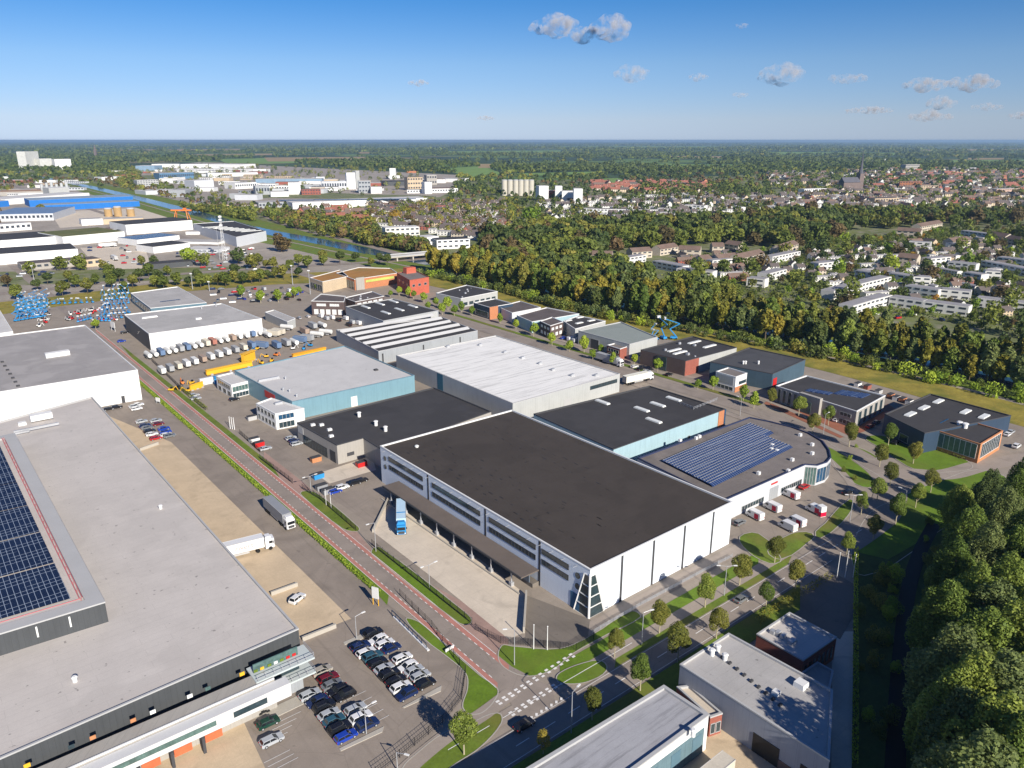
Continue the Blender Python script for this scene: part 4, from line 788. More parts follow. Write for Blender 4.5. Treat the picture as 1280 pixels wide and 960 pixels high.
for (x0, y0, x1, y1, h, d, w, r, nb, lb) in (
    (0, 285, 330, 283, 13, 40, mat('blue_metal', (.22, .32, .42)), RGREY2, 0, 'long blue-grey hall left of the white tower'), (165, 333, 225, 332, 22, 25, WHITE, RLIGHT, 0, 'windowless white cube left of the brick and white factory'),
    (0, 335, 70, 333, 16, 30, GREYC, RLIGHT, 1, 'grey block below the long blue-grey hall'), (75, 345, 165, 343, 9, 30, WHITE, RGREY2, 0, 'low white block left of the white cube'), (230, 335, 325, 333, 10, 25, BRICKR, RTILE, 2, 'brick factory with white bands'),
    (330, 310, 455, 308, 17, 25, PALE, RLIGHT, 1, 'pale block just left of the white tower'), (457, 307, 500, 306, 34, 15, WHITE, RLIGHT, 0, 'tall white tower of the factory quarter'), (503, 300, 521, 299, 36, 12, MIDG, RLIGHT, 0, 'slim grey tower right of the white tower'),
    (515, 326, 575, 325, 23, 20, GREYC, RGREY2, 3, 'grey office block in front of the white tower'), (576, 328, 630, 327, 12, 25, WHITE, RLIGHT, 0, 'low white block right of the grey office block'), (670, 256, 698, 256, 28, 14, WHITE, RLIGHT, 0, 'lone white tower block on the skyline'),
    (640, 290, 760, 288, 9, 60, DARKC, RBLK, 0, 'long dark-roofed hall with chimneys'), (760, 312, 835, 310, 26, 25, BRICKY, RTILEO, 3, 'tall brown brick maltings'), (845, 330, 880, 329, 22, 20, WHITE, RLIGHT, 0, 'white block right of the brown maltings'),
    (855, 285, 905, 284, 22, 25, TAUPE, RLIGHT, 2, 'pale grey block behind the maltings'), (905, 270, 1030, 272, 8, 50, WHITE, RGREY2, 0, 'long low roofs right of the maltings'), (880, 325, 1010, 322, 8, 40, WHITE, RTILEO, 1, 'low white and brick sheds right of the maltings'),
    (185, 405, 860, 378, 9, 45, WHITE, RLIGHT, 0, 'very long white hall with dark solar strips, centre left'), (15, 402, 185, 395, 8, 40, GREYC, RGREY2, 1, 'grey hall at the left end of the very long white hall'), (575, 420, 1050, 408, 7, 12, BRICKR, RTILE, 1, 'long brick terrace behind the very long white hall'),
    (650, 570, 820, 562, 14, 16, mat('cream_render', (.66, .64, .58)), RLIGHT, 3, 'cream three-storey school with arched windows near the bridge'), (822, 590, 915, 582, 8, 18, WHITE, RLIGHT, 1, 'low white building right of the cream school'), (905, 608, 1070, 600, 9, 18, WHITE, RBLK, 2, 'white cubic building with dark windows near the canal bend'),
    (640, 415, 700, 412, 7, 14, BRICKR, RTILE, 1, 'brick block by the yellow tree'), (1230, 330, 1290, 330, 6, 20, TAUPE, RGREY2, 0, 'low shed at the foot of the silos'), (750, 225, 800, 225, 6, 12, BRICKO, RTILER, 0, 'tiny orange farm roof in the far wood'), (850, 168, 925, 166, 6, 30, WHITE, RLIGHT, 0, 'distant white farm halls in the wood')):
    fb('factory', lb, 'factory', *Z2(x0, y0)[0], *Z2(x1, y1)[0], h, d, w, r, nb)
for k in range(4):
    a = Z2(205+k*170, 362-k*2)[0]; p = P(a[0], a[1], 9.4); b = MB(); b.box((p.x, p.y, 9.8), (55, 12, .5), R(4)); tag(b.build('solar_field', PV), 'dark solar field on the roof of the very long white hall, %s from the left' % nth(k+1), 'solar panels', 'solar fields on the long white hall')
for (x0, y0, x1, y1, h, d, w, r, nb, lb) in (
    (135, 366, 182, 365, 25, 20, WHITE, RLIGHT, 0, 'left white block of the feed factory right of the silos'), (183, 360, 215, 358, 16, 20, BRICKR, RGREY2, 0, 'brick link of the feed factory'), (216, 366, 250, 366, 25, 20, WHITE, RLIGHT, 0, 'middle white tower of the feed factory'), (250, 372, 310, 372, 18, 25, WHITE, RLIGHT, 0, 'long white block of the feed factory'), (308, 380, 352, 380, 24, 22, WHITE, RLIGHT, 0, 'right white tower of the feed factory'),
    (370, 432, 660, 438, 8, 12, WHITE, RTILE, 2, 'long dark-roofed white terrace behind the wood'), (900, 425, 960, 428, 11, 14, WHITE, RTILE, 3, 'white three-storey flats at the wood edge'), (1130, 212, 1180, 214, 8, 20, BRICKO, RTILER, 0, 'orange-roofed hall in the distant trees')):
    fb('factory' if x0 < 360 else 'apartment_building', lb, 'factory' if x0 < 360 else 'building', *Z3(x0, y0)[0], *Z3(x1, y1)[0], h, d, w, r, nb)
for (x0, y0, x1, y1, h, d, w, r, nb, lb) in (
    (530, 392, 650, 388, 12, 18, BRICKY, RTILE, 2, 'buff long building with dark hipped roof below the church'), (655, 304, 765, 306, 15, 18, BRICKO, RTILEO, 3, 'brown apartment block right of the church'), (760, 315, 850, 315, 11, 16, BRICKY, RTILE, 3, 'buff flats right of the brown apartment block'), (685, 218, 755, 216, 22, 20, TAUPE, RGREY2, 3, 'distant grey town block behind the church'),
    (180, 330, 290, 326, 9, 16, WHITE, RLIGHT, 2, 'white school building left of the church'), (85, 255, 230, 250, 8, 20, BRICKO, RTILER, 1, 'orange-roofed rows left of the church'), (1140, 330, 1260, 326, 9, 20, mat('peach_render', (.55, .38, .3)), RGREY2, 2, 'peach coloured flats at the right edge'), (930, 215, 1050, 213, 9, 30, WHITE, RLIGHT, 1, 'distant white sports hall upper right'), (480, 165, 590, 163, 8, 30, WHITE, RLIGHT, 0, 'distant white roofs on the upper plain')):
    fb('apartment_building', lb, 'building', *Z4(x0, y0)[0], *Z4(x1, y1)[0], h, d, w, r, nb)
# small sheds scattered through the far works
r_ = random.Random(77); k_ = 0
for poly, n, hm in ((Z1(680, 215, 1280, 195, 1280, 400, 900, 350), 34, 9), (Z2(0, 240, 880, 250, 880, 335, 200, 335, 0, 330), 30, 9), (Z1(0, 250, 330, 250, 500, 340, 0, 350), 12, 7), (Z1(300, 520, 1000, 500, 1280, 640, 800, 660), 8, 4)):
    W = [(P(*p).x, P(*p).y) for p in poly]; x0, x1 = min(p[0] for p in W), max(p[0] for p in W); y0, y1 = min(p[1] for p in W), max(p[1] for p in W); c = 0
    while c < n:
        x, y = r_.uniform(x0, x1), r_.uniform(y0, y1)
        if not inpoly(x, y, W): continue
        c += 1; a = proj((x, y, 0)); w = r_.uniform(18, 60)
        b_ = proj((x+w, y+r_.uniform(-8, 8), 0)); wl, wn_ = r_.choice(((WHITE, 'white'), (PALE, 'pale'), (GREYC, 'grey'), (BRICKY, 'buff'), (WHITE, 'white'), (BRICKR, 'brick'))); rf, rn = r_.choice(((RLIGHT, 'light'), (RBLK, 'black'), (RGREY2, 'grey'), (RTILEO, 'brown')))
        k_ += 1; fb('small_factory', '%s works shed with %s roof, one of the small sheds scattered %s' % (wn_, rn, 'beyond the canal' if hm == 9 else 'in the canal yards'), 'shed', *a, *b_, r_.uniform(.5, 1)*hm, r_.uniform(12, 30), wl, rf, 1 if r_.random() < .4 else 0, group='small sheds of the far works')
# silos, tanks
def silo(label, x, yb, ytop, r, m=None, name='silo', group='grain silos'):
    c = P(x, yb); h = hgt((x, ytop), (x, yb)); e = thing(name, label, 'silo', (c.x, c.y, 0), group)
    b = MB(); b.cyl((c.x, c.y, 0), (c.x, c.y, h), r, n=20); b.build('shaft', m or mat('silo_concrete', (.50, .47, .40), var=.1), e)
    b = MB(); b.cyl((c.x, c.y, h), (c.x, c.y, h+1.5), r*1.05, r*.8, n=20); b.build('cap', TRIMG, e)
for k, x in enumerate((630.5, 637.5, 644.5, 651, 657.5, 664)): silo('%s beige concrete grain silo from the left in the row of six' % nth(k+1), x, 244.5, 225.5, 5.2)
for k in range(6): silo('%s silver tank from the left beside the grey factory block' % nth(k+1), 54+k*6.2, 243, 231-(k % 3)*1.5, 2.6, mat('silver_tank', (.45, .47, .47)), 'silver_tank', 'silver tanks')
for k, x in enumerate((136, 148, 164)): silo('%s timber-brown ribbed tank in the canal yard' % nth(k+1), x, 270.5, 259 if k == 1 else 261, 5, mat('brown_tank', (.42, .28, .13)), 'brown_tank', 'brown tanks in the yard')
# church
c = P(1073, 238); e = thing('church', 'dark gothic church with a tall needle spire rising over the town', 'church', (c.x, c.y, 0)); ST = mat('dark_stone', (.17, .13, .12), var=.2)
b = MB(); b.box((c.x, c.y, 17), (11, 11, 34), R(20)); b.build('tower', ST, e)
b = MB(); b.cyl((c.x, c.y, 34), (c.x, c.y, 44), 5.2, 3.4, n=8); b.cyl((c.x, c.y, 44), (c.x, c.y, 78), 3.2, .1, n=8)
for s in range(4):
    a = R(20+45+90*s); b.cyl((c.x+6.8*math.cos(a), c.y+6.8*math.sin(a), 30), (c.x+6.8*math.cos(a), c.y+6.8*math.sin(a), 43), 1, .05, n=6)
b.build('spire', mat('slate', (.10, .10, .12)), e)
b = MB(); ax = Vector((math.cos(R(20)), math.sin(R(20)), 0)); ay = Vector((-ax.y, ax.x, 0)); o = c-ax*5.5
b.prism([o-ay*8, o+ay*8, o+ay*8-ax*42, o-ay*8-ax*42], 0, 17); b.build('nave', ST, e)
b = MB(); z = Vector((0, 0, 17)); zr_ = Vector((0, 0, 27)); b.face([o-ay*9+z, o+zr_, o-ax*42+zr_, o-ax*42-ay*9+z]); b.face([o+ay*9+z, o-ax*42+ay*9+z, o-ax*42+zr_, o+zr_]); b.face([o-ax*42-ay*9+z, o-ax*42+zr_, o-ax*42+ay*9+z]); b.build('nave_roof', mat('slate', (.1, .1, .12)), e)
c = P(120, 196); e = thing('village_church', 'tiny village church spire on the left horizon', 'church', (c.x, c.y, 0)); b = MB(); b.box((c.x, c.y, 20), (14, 14, 40)); b.build('tower', ST, e); b = MB(); b.cyl((c.x, c.y, 40), (c.x, c.y, 75), 7, .2, n=6); b.build('spire', ST, e)
# bridge
q = [P(480, 327), P(545, 321)]; d = (q[1]-q[0]).normalized(); n = Vector((d.y, -d.x, 0)); c = (q[0]+q[1])/2; e = thing('road_bridge', 'low grey concrete road bridge over the canal', 'bridge', (c.x, c.y, 0))
b = MB(); b.prism([q[0]-n*6, q[1]-n*6, q[1]+n*6, q[0]+n*6], 3.2, 4.2, bottom=True); b.build('deck', KERB, e)
for t in (.2, .5, .8):
    p = q[0]+(q[1]-q[0])*t; b = MB(); b.box((p.x, p.y, 1.6), (1.2, 11, 3.2), math.atan2(d.y, d.x)); b.build('pier', KERB, e)
b = MB()
for s in (-5.8, 5.8): b.prism([q[0]+n*s, q[1]+n*s, q[1]+n*(s+.2), q[0]+n*(s+.2)], 4.2, 5.1)
b.build('parapet', STEEL, e)

# terraces: white flat-roofed rows on the right, pitched rows elsewhere
WR = mat('white_render', (.66, .65, .62), var=.1); CR = mat('cream_brick', (.48, .42, .34), kind='brick')
TW = []
def terr(pts, h, depth, wall, roof, rh, name='terraced_house_row', col='', grp='house rows on the right'):
    for (x0, y0, x1, y1) in pts: TW.append((x0, y0, x1, y1, h, depth, wall, roof, rh, name, col, grp))
def z4(*a):
    (x0, y0), (x1, y1) = Z4(*a); return (x0, y0, x1, y1)
def z3(*a):
    (x0, y0), (x1, y1) = Z3(*a); return (x0, y0, x1, y1)
def z2(*a):
    (x0, y0), (x1, y1) = Z2(*a); return (x0, y0, x1, y1)
terr([z4(325, 862, 500, 812), z4(500, 812, 612, 785), z4(420, 940, 530, 905), z4(530, 905, 616, 882), z4(600, 890, 770, 915), z4(772, 915, 995, 945), z4(680, 830, 845, 855), z4(850, 850, 1010, 865), z4(600, 765, 720, 785), z4(722, 785, 812, 790),
      z4(895, 705, 1035, 720), z4(1030, 895, 1280, 925), z4(700, 598, 812, 605), z4(900, 610, 985, 612), z4(810, 690, 910, 680), z4(970, 760, 1060, 775), z4(1080, 755, 1165, 760), z4(430, 750, 520, 765), z4(250, 715, 340, 705), z4(20, 680, 160, 650), z4(0, 770, 90, 745), z4(1140, 680, 1300, 700), z4(1060, 700, 1290, 745), z4(960, 540, 1110, 560),
      z3(1170, 790, 1260, 800), z3(700, 700, 850, 730), z3(550, 690, 670, 670), z3(1000, 700, 1100, 690), z3(820, 740, 1000, 760), z3(900, 800, 990, 800)], 6, 9, WR, mat('grey_felt', (.30, .29, .30)), 0, col='white flat-roofed')
terr([z3(360, 668, 500, 672), z3(420, 690, 500, 694), z3(600, 655, 700, 648), z3(740, 640, 830, 625), z3(830, 640, 940, 645), z3(950, 695, 1000, 690), z3(1000, 625, 1060, 625), z3(1060, 610, 1130, 620), z3(1030, 690, 1130, 680), z3(1130, 690, 1260, 660), z4(1150, 860, 1215, 860), z4(640, 680, 740, 690), z4(1090, 560, 1180, 575), z4(1180, 580, 1270, 600), z4(640, 540, 760, 548), z4(760, 520, 870, 500), z4(920, 600, 1010, 590), z4(60, 640, 150, 610)], 6, 10, CR, RTILEO, 3.2, col='cream gabled', name='gabled_house_row')
k_ = 0
for (x0, y0, x1, y1, h, d, w, r, rh, nm, col, grp) in TW:
    k_ += 1; near = 'nearest the poplars' if y0 > 380 else 'among the garden trees' if y0 > 330 else 'near the wood'
    fb(nm, '%s house row %s, %s row listed from the canal side' % (col, near, nth(k_)) if 0 else '%s house row %s, %s across the picture' % (col, near, ['a tenth', 'a fifth', 'a third', 'two fifths', 'half', 'three fifths', 'two thirds', 'three quarters', 'nine tenths', 'nearly all'][min(9, int((x0+x1)/2/128))]), 'house row', x0, y0, x1, y1, h, d, w, r, 2, grp, roofh=rh)

# ------------------------------------------------------------ trees
def leaf_mesh(name, C_, S, m, N_=None, jit=1.0):
    n = len(C_); N_ = rng.normal(size=(n, 3)) if N_ is None else N_+rng.normal(size=(n, 3))*jit
    N_ /= np.linalg.norm(N_, axis=1)[:, None]+1e-9
    A = np.cross(N_, rng.normal(size=(n, 3))); A /= np.linalg.norm(A, axis=1)[:, None]+1e-9; B_ = np.cross(N_, A)
    S = np.broadcast_to(S, (n,))*rng.uniform(.6, 1.35, n); a = A*S[:, None]/2; b = B_*(S*rng.uniform(.5, .9, n))[:, None]/2
    V = np.stack([C_-a, C_-b*1.0+a*.1, C_+a, C_+b*1.0+a*.1], 1).reshape(-1, 3)
    me = bpy.data.meshes.new(name); me.vertices.add(4*n); me.vertices.foreach_set('co', V.ravel().astype(np.float32))
    me.loops.add(4*n); me.loops.foreach_set('vertex_index', np.arange(4*n, dtype=np.int32)); me.polygons.add(n)
    me.polygons.foreach_set('loop_start', np.arange(0, 4*n, 4, dtype=np.int32)); me.update(calc_edges=True); me.materials.append(m)
    return me
def crown(kind, n, size, m, name='crown', lumps=16):
    """unit tree 10 m tall"""
    pts = []; nor = []
    if kind == 'street': c0, rad = np.array([0, 0, 6.3]), np.array([2.7, 2.7, 3.6])
    elif kind == 'round': c0, rad = np.array([0, 0, 5.6]), np.array([4.4, 4.4, 4.3])
    elif kind == 'poplar': c0, rad = np.array([0, 0, 5.6]), np.array([2.2, 2.2, 4.4])
    elif kind == 'shrub': c0, rad = np.array([0, 0, 4.2]), np.array([7, 7, 5.0])
    elif kind == 'plume': c0, rad = np.array([0, 0, 5.4]), np.array([2.3, 2.3, 4.6])
    zst = {'poplar': 1.7, 'plume': 2.6, 'street': 1.25}.get(kind, 1.15)
    L_ = []
    for k in range(lumps):
        d = rng.normal(size=3); d /= np.linalg.norm(d); f = rng.uniform(.35, .75)
        if kind in ('street', 'poplar', 'plume'): taper = 1-.5*max(0, d[2])
        else: taper = 1
        if kind == 'plume': f = rng.uniform(.55, 1.0)
        L_.append((c0+d*rad*f*np.array([taper, taper, 1]), (rng.uniform(.12, .24) if kind == 'plume' else rng.uniform(.22, .38) if kind == 'poplar' else rng.uniform(.26, .46))*min(rad[0], rad[2])))
    ce = np.array([l[0] for l in L_]); ra = np.array([l[1] for l in L_])
    if kind == 'street': ce = np.vstack([ce, c0+rng.normal(size=3)*.35]); ra = np.append(ra, rad[0]*.7)
    k = rng.choice(len(ce), n*2, p=(ra**2)/(ra**2).sum()); d = rng.normal(size=(n*2, 3)); d /= np.linalg.norm(d, axis=1)[:, None]
    p = ce[k]+d*(ra[k]*rng.uniform(.8, 1.12, n*2))[:, None]*np.array([1, 1, zst])
    dl_ = p[:, None].astype(np.float32)-ce[None].astype(np.float32); dl_[..., 2] /= zst; inside = (np.linalg.norm(dl_, axis=2) < ra[None]*.78).any(1)
    keep = np.where(~inside | (rng.random(n*2) < .08))[0][:n]; p = p[keep]; d = d[keep]
    return leaf_mesh(name, p, size, m, d, .55)
LM = {}
for nm, c1, c2 in (('olive', (.075, .095, .018), (.15, .155, .035)), ('green', (.060, .088, .018), (.115, .145, .03)), ('dark', (.032, .055, .016), (.07, .095, .028)),
                   ('yellowish', (.12, .125, .02), (.20, .185, .03)), ('rust', (.06, .05, .025), (.10, .08, .035)), ('bright', (.11, .17, .018), (.19, .27, .035)), ('grey_green', (.06, .09, .035), (.11, .145, .05)), ('fresh', (.062, .10, .02), (.125, .175, .035)), ('gold', (.17, .12, .015), (.26, .185, .03))):
    LM[nm] = leafmat(nm+'_leaves', c1, c2)
def trunk_mesh(kind):
    b = MB(); top = {'street': 5.5, 'round': 6, 'poplar': 9, 'shrub': 2, 'plume': 8.5}[kind]; r = {'street': .17, 'round': .3, 'poplar': .22, 'shrub': .2, 'plume': .16}[kind]
    b.cyl((0, 0, -.1), (0, 0, top), r, r*.4, n=8)
    for k in range(6):
        z = top*(.45+.08*k); a = k*2.3; b.cyl((0, 0, z), (math.cos(a)*1.6, math.sin(a)*1.6, z+1.5), r*.45, r*.15, n=5)
    return b
class Proto:
    def __init__(s, name, kind, n, size, leaf, bark=BARK, variants=2, parts=True, lumps=16):
        s.name, s.parts = name, parts; s.cm = [crown(kind, n, size, LM[leaf], 'crown' if parts else name, lumps) for _ in range(variants)]
        if parts:
            o = trunk_mesh(kind).build('trunk', bark); s.tm = o.data; bpy.data.objects.remove(o)
    def put(s, loc, h, label, cat='tree', group=None, w=1.0):
        sc_ = h/10
        if s.parts:
            e = thing(s.name, label, cat, loc, group); 
            for nm, me in (('trunk', s.tm), ('crown', random.choice(s.cm))):
                o = bpy.data.objects.new(nm, me); C.objects.link(o); o.parent = e
        else:
            e = bpy.data.objects.new(s.name, random.choice(s.cm)); C.objects.link(e); e.location = loc; tag(e, label, cat, group)
        e.scale = (sc_*w, sc_*w, sc_); e.rotation_euler.z = random.uniform(0, 6.28); return e
def scatter(poly, spacing, jitter=.45, seed=1):
    r = random.Random(seed); W = [P(*p) for p in poly]; x0, x1 = min(p.x for p in W), max(p.x for p in W); y0, y1 = min(p.y for p in W), max(p.y for p in W)
    WP = [(p.x, p.y) for p in W]; out = []; y = y0
    while y < y1:
        x = x0
        while x < x1:
            p = (x+r.uniform(-jitter, jitter)*spacing, y+r.uniform(-jitter, jitter)*spacing)
            if inpoly(*p, WP): out.append(Vector((*p, 0)))
            x += spacing
        y += spacing
    return out
ST_ = [Proto('street_tree', 'street', 5200, .30, 'olive', PALEBARK, 4), Proto('street_tree', 'street', 5200, .30, 'fresh', PALEBARK, 4)]
rowA = [((580, 944), 886), ((740, 901), 856), ((800, 864), 818), ((768, 822), 783), ((847, 829), 776), ((824, 792), 749), ((895, 799), 757), ((881, 760), 717), ((924, 732), 690), ((957, 760), 726), ((994, 736), 697), ((968, 704), 668), ((1058, 694), 664)]
rowA.sort(key=lambda t: t[0][0])
for k, (b_, t) in enumerate(rowA): ST_[0 if k % 3 else 1].put(P(*b_), hgt((b_[0], t), b_), '%s egg-shaped street tree from the left along the road in front of the biggest warehouse' % nth(k+1), group='street trees by the front road', w=random.uniform(.9, 1.25))
Proto('street_tree', 'street', 1500, .4, 'yellowish', PALEBARK).put(P(679, 943), 5.2, 'smallest yellowish street tree beside the front road, near the bottom edge', group='street trees by the front road')
rowB = [((1076, 644), 612), ((1091, 675), 641), ((1119, 656), 615), ((1144, 635), 601), ((1163, 616), 584), ((1099, 584), 552), ((1112, 608), 575), ((1096, 626), 596), ((1141, 580), 549), ((1110, 557), 526), ((1061, 559), 526), ((1015, 542), 515), ((1035, 532), 505), ((998, 521), 494), ((963, 508), 483)]
rowB.sort(key=lambda t: t[0][0])
for k, (b_, t) in enumerate(rowB): ST_[1 if k % 2 else 0].put(P(*b_), hgt((b_[0], t), b_), '%s street tree from the left round the bend by the curved showroom' % nth(k+1), group='street trees round the bend', w=random.uniform(.85, 1.3))
rowC = [((929, 501), 480), ((942, 511), 489), ((891, 488), 468), ((872, 487), 473), ((822, 465), 446), ((793, 456), 441), ((766, 457), 440), ((741, 450), 435), ((751, 442), 429), ((730, 441), 419), ((712, 440), 424), ((690, 432), 414), ((667, 421), 402), ((645, 412), 398), ((625, 405), 391), ((590, 395), 382), ((577, 391), 376), ((560, 388), 369), ((553, 394), 377), ((545, 384), 371), ((530, 379), 364), ((511, 372), 358), ((499, 370), 357), ((488, 372), 362), ((568, 395), 380), ((535, 388), 376), ((517, 374), 362)]
rowC.sort(key=lambda t: t[0][0]); STM = Proto('street_tree', 'street', 900, .75, 'bright', PALEBARK, 3)
for k, (b_, t) in enumerate(rowC): STM.put(P(*b_), hgt((b_[0], t), b_), '%s small green street tree from the left along the business street' % nth(k+1), group='street trees along the business street', w=1.15)
for k, (x, y, t) in enumerate(((326, 379, 362), (348, 378, 361), (361, 374, 364), (368, 372, 358), (374, 368, 357), (397, 363, 352), (302, 372, 356), (230, 388, 378), (201, 386, 378), (120, 412, 398))): STM.put(P(x, y), hgt((x, t), (x, y)), '%s round tree from the right inside the yards behind the slanted white hall' % nth(k+1), group='yard trees', w=1.4)
bank = Z1(40, 800, 85, 860, 190, 815, 240, 785, 315, 845, 345, 775, 380, 800, 440, 830, 480, 785, 550, 755, 600, 775, 665, 800, 560, 800, 620, 825, 700, 775, 745, 745, 790, 765, 840, 740, 780, 800, 885, 790, 820, 805, 950, 800, 990, 775, 1005, 800, 1045, 790, 1090, 790, 1130, 795, 1175, 775, 1175, 740, 1215, 785, 1260, 780) + Z2(20, 775, 60, 760, 100, 755, 140, 755, 215, 755, 170, 715, 260, 705, 90, 710, 215, 690, 340, 690, 420, 680, 15, 690, 50, 705, 575, 695, 620, 680, 500, 672, 335, 675, 660, 690)
bank.sort(); BK = [Proto('bank_tree', 'street', 700, .9, c, BARK, 2) for c in ('green', 'olive', 'dark', 'rust')]
for k, b_ in enumerate(bank): random.choice(BK[:3] if k % 7 else BK).put(P(*b_), random.uniform(8, 12), '%s tree from the left on the grassy bank behind the yards' % nth(k+1), group='trees on the grassy bank', w=1.5)
for k, (x, y, h, c, w) in enumerate(sorted(((235, 330, 14, 'bright', 1.3), (252, 333, 12, 'green', 1.3), (352, 315, 17, 'rust', 1.4), (298, 330, 13, 'dark', 1.3), (315, 336, 13, 'olive', 1.2), (192, 332, 9, 'dark', 1.2), (178, 332, 9, 'olive', 1), (76, 338, 12, 'green', 1.2), (102, 338, 13, 'green', 1.2), (37, 343, 10, 'green', 1.2), (130, 338, 9, 'olive', 1.2), (51, 265, 12, 'olive', 1.3), (1273, 300, 14, 'green', 1.3), (512, 280, 12, 'rust', 1.2), (495, 277, 14, 'gold', 1.5), (518, 287, 12, 'rust', 1.2), (392, 283, 12, 'gold', 1.2), (663, 280, 22, 'bright', 1.3)))):
    Proto('broadleaf_tree', 'round', 600, 1.2, c, BARK, 1).put(P(x, y), h, '%s-leaved broad tree standing alone, %s of the lone trees from the left' % (c.replace('_', ' '), nth(k+1)), w=w)
# poplar belt along the canal, shrubs in front, wood behind
POP = [Proto('poplar', 'poplar', 1300, 1.0, c, BARK, 3, lumps=34) for c in ('olive', 'fresh', 'green', 'yellowish', 'dark', 'grey_green')]
belt = smoothline([P(*p) for p in ((545, 340), (640, 359), (760, 388), (900, 412), (1010, 431), (1120, 453), (1240, 478), (1330, 498), (1420, 520))], 8)
def along(line, step, off, jit, seed):
    r = random.Random(seed); out = []; acc = 0
    for i in range(len(line)-1):
        a, b = line[i], line[i+1]; L = (b-a).length; d = (b-a)/L; n = Vector((-d.y, d.x, 0))
        while acc < L: out.append(a+d*(acc+r.uniform(-jit, jit))+n*(off+r.uniform(-jit, jit))); acc += step
        acc -= L
    return out
CL = ['olive', 'fresh green', 'mid green', 'yellow-green', 'dark green', 'grey-green']
i = 0
for off, step, sd in ((-3, 5.2, 1), (4, 8, 7), (25, 7, 2), (34, 9, 3)):
    for p in along(belt, step, off, 1.8, sd):
        k = random.choice((0, 1, 2, 3, 3, 0, 4, 5)); h = random.uniform(15, 22) if p.x < 120 else random.uniform(12.5, 18); i += 1
        POP[k].put(p, h, '%s poplar in the tall belt along the far bank of the canal' % CL[k], group='canal poplars, %s' % CL[k], w=random.uniform(.95, 1.35))
SH = [Proto('shrub', 'shrub', 260, 1.7, c, parts=False, variants=3) for c in ('green', 'dark', 'bright', 'olive', 'grey_green')]
for off, step, sd in ((-12, 6, 4), (-19, 6, 6)):
    for p in along(belt, step, off, 2.4, sd):
        k = random.choice((0, 0, 1, 1, 2, 3, 4)); SH[k].put(p, random.uniform(3.5, 7.5), '%s bush on the near bank of the canal above the meadow' % ('green', 'dark green', 'bright green', 'olive', 'grey-green')[k], 'bush', 'canal bank bushes', w=random.uniform(.7, 1.1))
BL = [Proto('broadleaf_tree', 'round', 420, 1.9, c, parts=False, variants=3, lumps=20) for c in ('dark', 'green', 'olive', 'dark', 'rust', 'bright', 'grey_green')]
WD = []
BN = ['dark green', 'mid green', 'olive', 'dark green', 'brownish', 'bright green', 'grey-green']
def wood(poly, sp_, h0, h1, where, grp, ks, name=None, seed=1, w=1.1):
    for p in scatter(poly, sp_, seed=seed):
        k = random.choice(ks); WD.append((p, k, random.uniform(h0, h1), '%s round-crowned tree %s' % (BN[k], where), grp, random.uniform(.85, 1.15)*w))
wood([(580, 330), (600, 300), (650, 292), (740, 285), (860, 283), (900, 290), (960, 290), (1060, 288), (1060, 300), (980, 312), (900, 306), (860, 311), (770, 316), (720, 335), (690, 352), (640, 345)], 17, 13, 21, 'in the wood behind the canal poplars', 'wood behind the poplars', (0, 0, 1, 1, 2, 3, 4), seed=3)
wood([(640, 346), (700, 338), (745, 335), (800, 345), (870, 362), (930, 382), (900, 388), (780, 365), (690, 350)], 14, 11, 17, 'between the canal poplars and the gabled rows', 'trees behind the poplar belt', (0, 1, 2, 1, 6), seed=13, w=1)
wood([(960, 270), (1060, 268), (1180, 268), (1290, 272), (1290, 283), (1180, 282), (1090, 288), (960, 290), (860, 283)], 22, 13, 20, 'in the dense park wood left of the garden district', 'park wood', (0, 0, 1, 1, 2, 2, 4), seed=5)
GT = [Proto('garden_tree', 'round', 260, 1.5, c, parts=False, variants=3, lumps=14) for c in ('dark', 'green', 'bright', 'olive', 'rust', 'gold')]
GN = ['dark green', 'green', 'bright green', 'olive', 'dark russet', 'golden']
res = [(1010, 300), (1060, 300), (1180, 286), (1290, 288), (1340, 430), (1280, 425), (1160, 400), (1040, 395), (900, 372), (830, 345), (870, 325), (960, 315)]
rows_w = []
for (x0, y0, x1, y1, h, d, *_) in TW:
    a, b_ = P(x0, y0), P(x1, y1); dd_ = (b_-a).normalized(); rows_w.append((a, b_, Vector((-dd_.y, dd_.x, 0)), dd_, d))
def free(p, m=2.5):
    for a, b_, n, dd_, d in rows_w:
        r = p-a; u = r.dot(dd_); v = r.dot(n)
        if -m < u < (b_-a).length+m and -m-1 < v < d+m: return False
    return True
i = 0; RESTG = []
pp_ = [p for p in scatter(res, 12.5, seed=9) if free(p)]
random.Random(4).shuffle(pp_)
for p in pp_[:290]:
    k = random.choice((0, 0, 1, 1, 1, 2, 3, 4, 4)); 
    if random.random() < .03: k = 5
    big = random.random() < .28
    GT[k].put(p, random.uniform(10, 15) if big else random.uniform(3.5, 7), '%s %s among the white house rows on the right' % (GN[k], 'big garden tree' if big else 'small garden tree'), group='garden trees', w=1.1)
for p in pp_[290:]: RESTG.append((random.choice(GT[random.choice((0, 1, 1, 2, 3))].cm), Matrix.Translation(p) @ Matrix.Rotation(random.uniform(0, 6), 4, 'Z') @ Matrix.Scale(random.uniform(.35, .8), 4)))
C_ = np.array([[p.x, p.y, 0] for p in scatter(res, 5.5, seed=12) if free(p, 1)])
C_ = np.repeat(C_, 8, 0)+rng.normal(size=(len(C_)*8, 3))*np.array([1.3, 1.3, .5])+np.array([0, 0, .9]); tag(bpy.data.objects.new('garden_hedges', leaf_mesh('garden_hedges', C_, 1.5, LM['green'])), 'low green hedges and planting between the white house rows', 'hedges', kind='stuff'); C.objects.link(bpy.data.objects['garden_hedges'])
WD.sort(key=lambda t: t[0].length)
rest = []
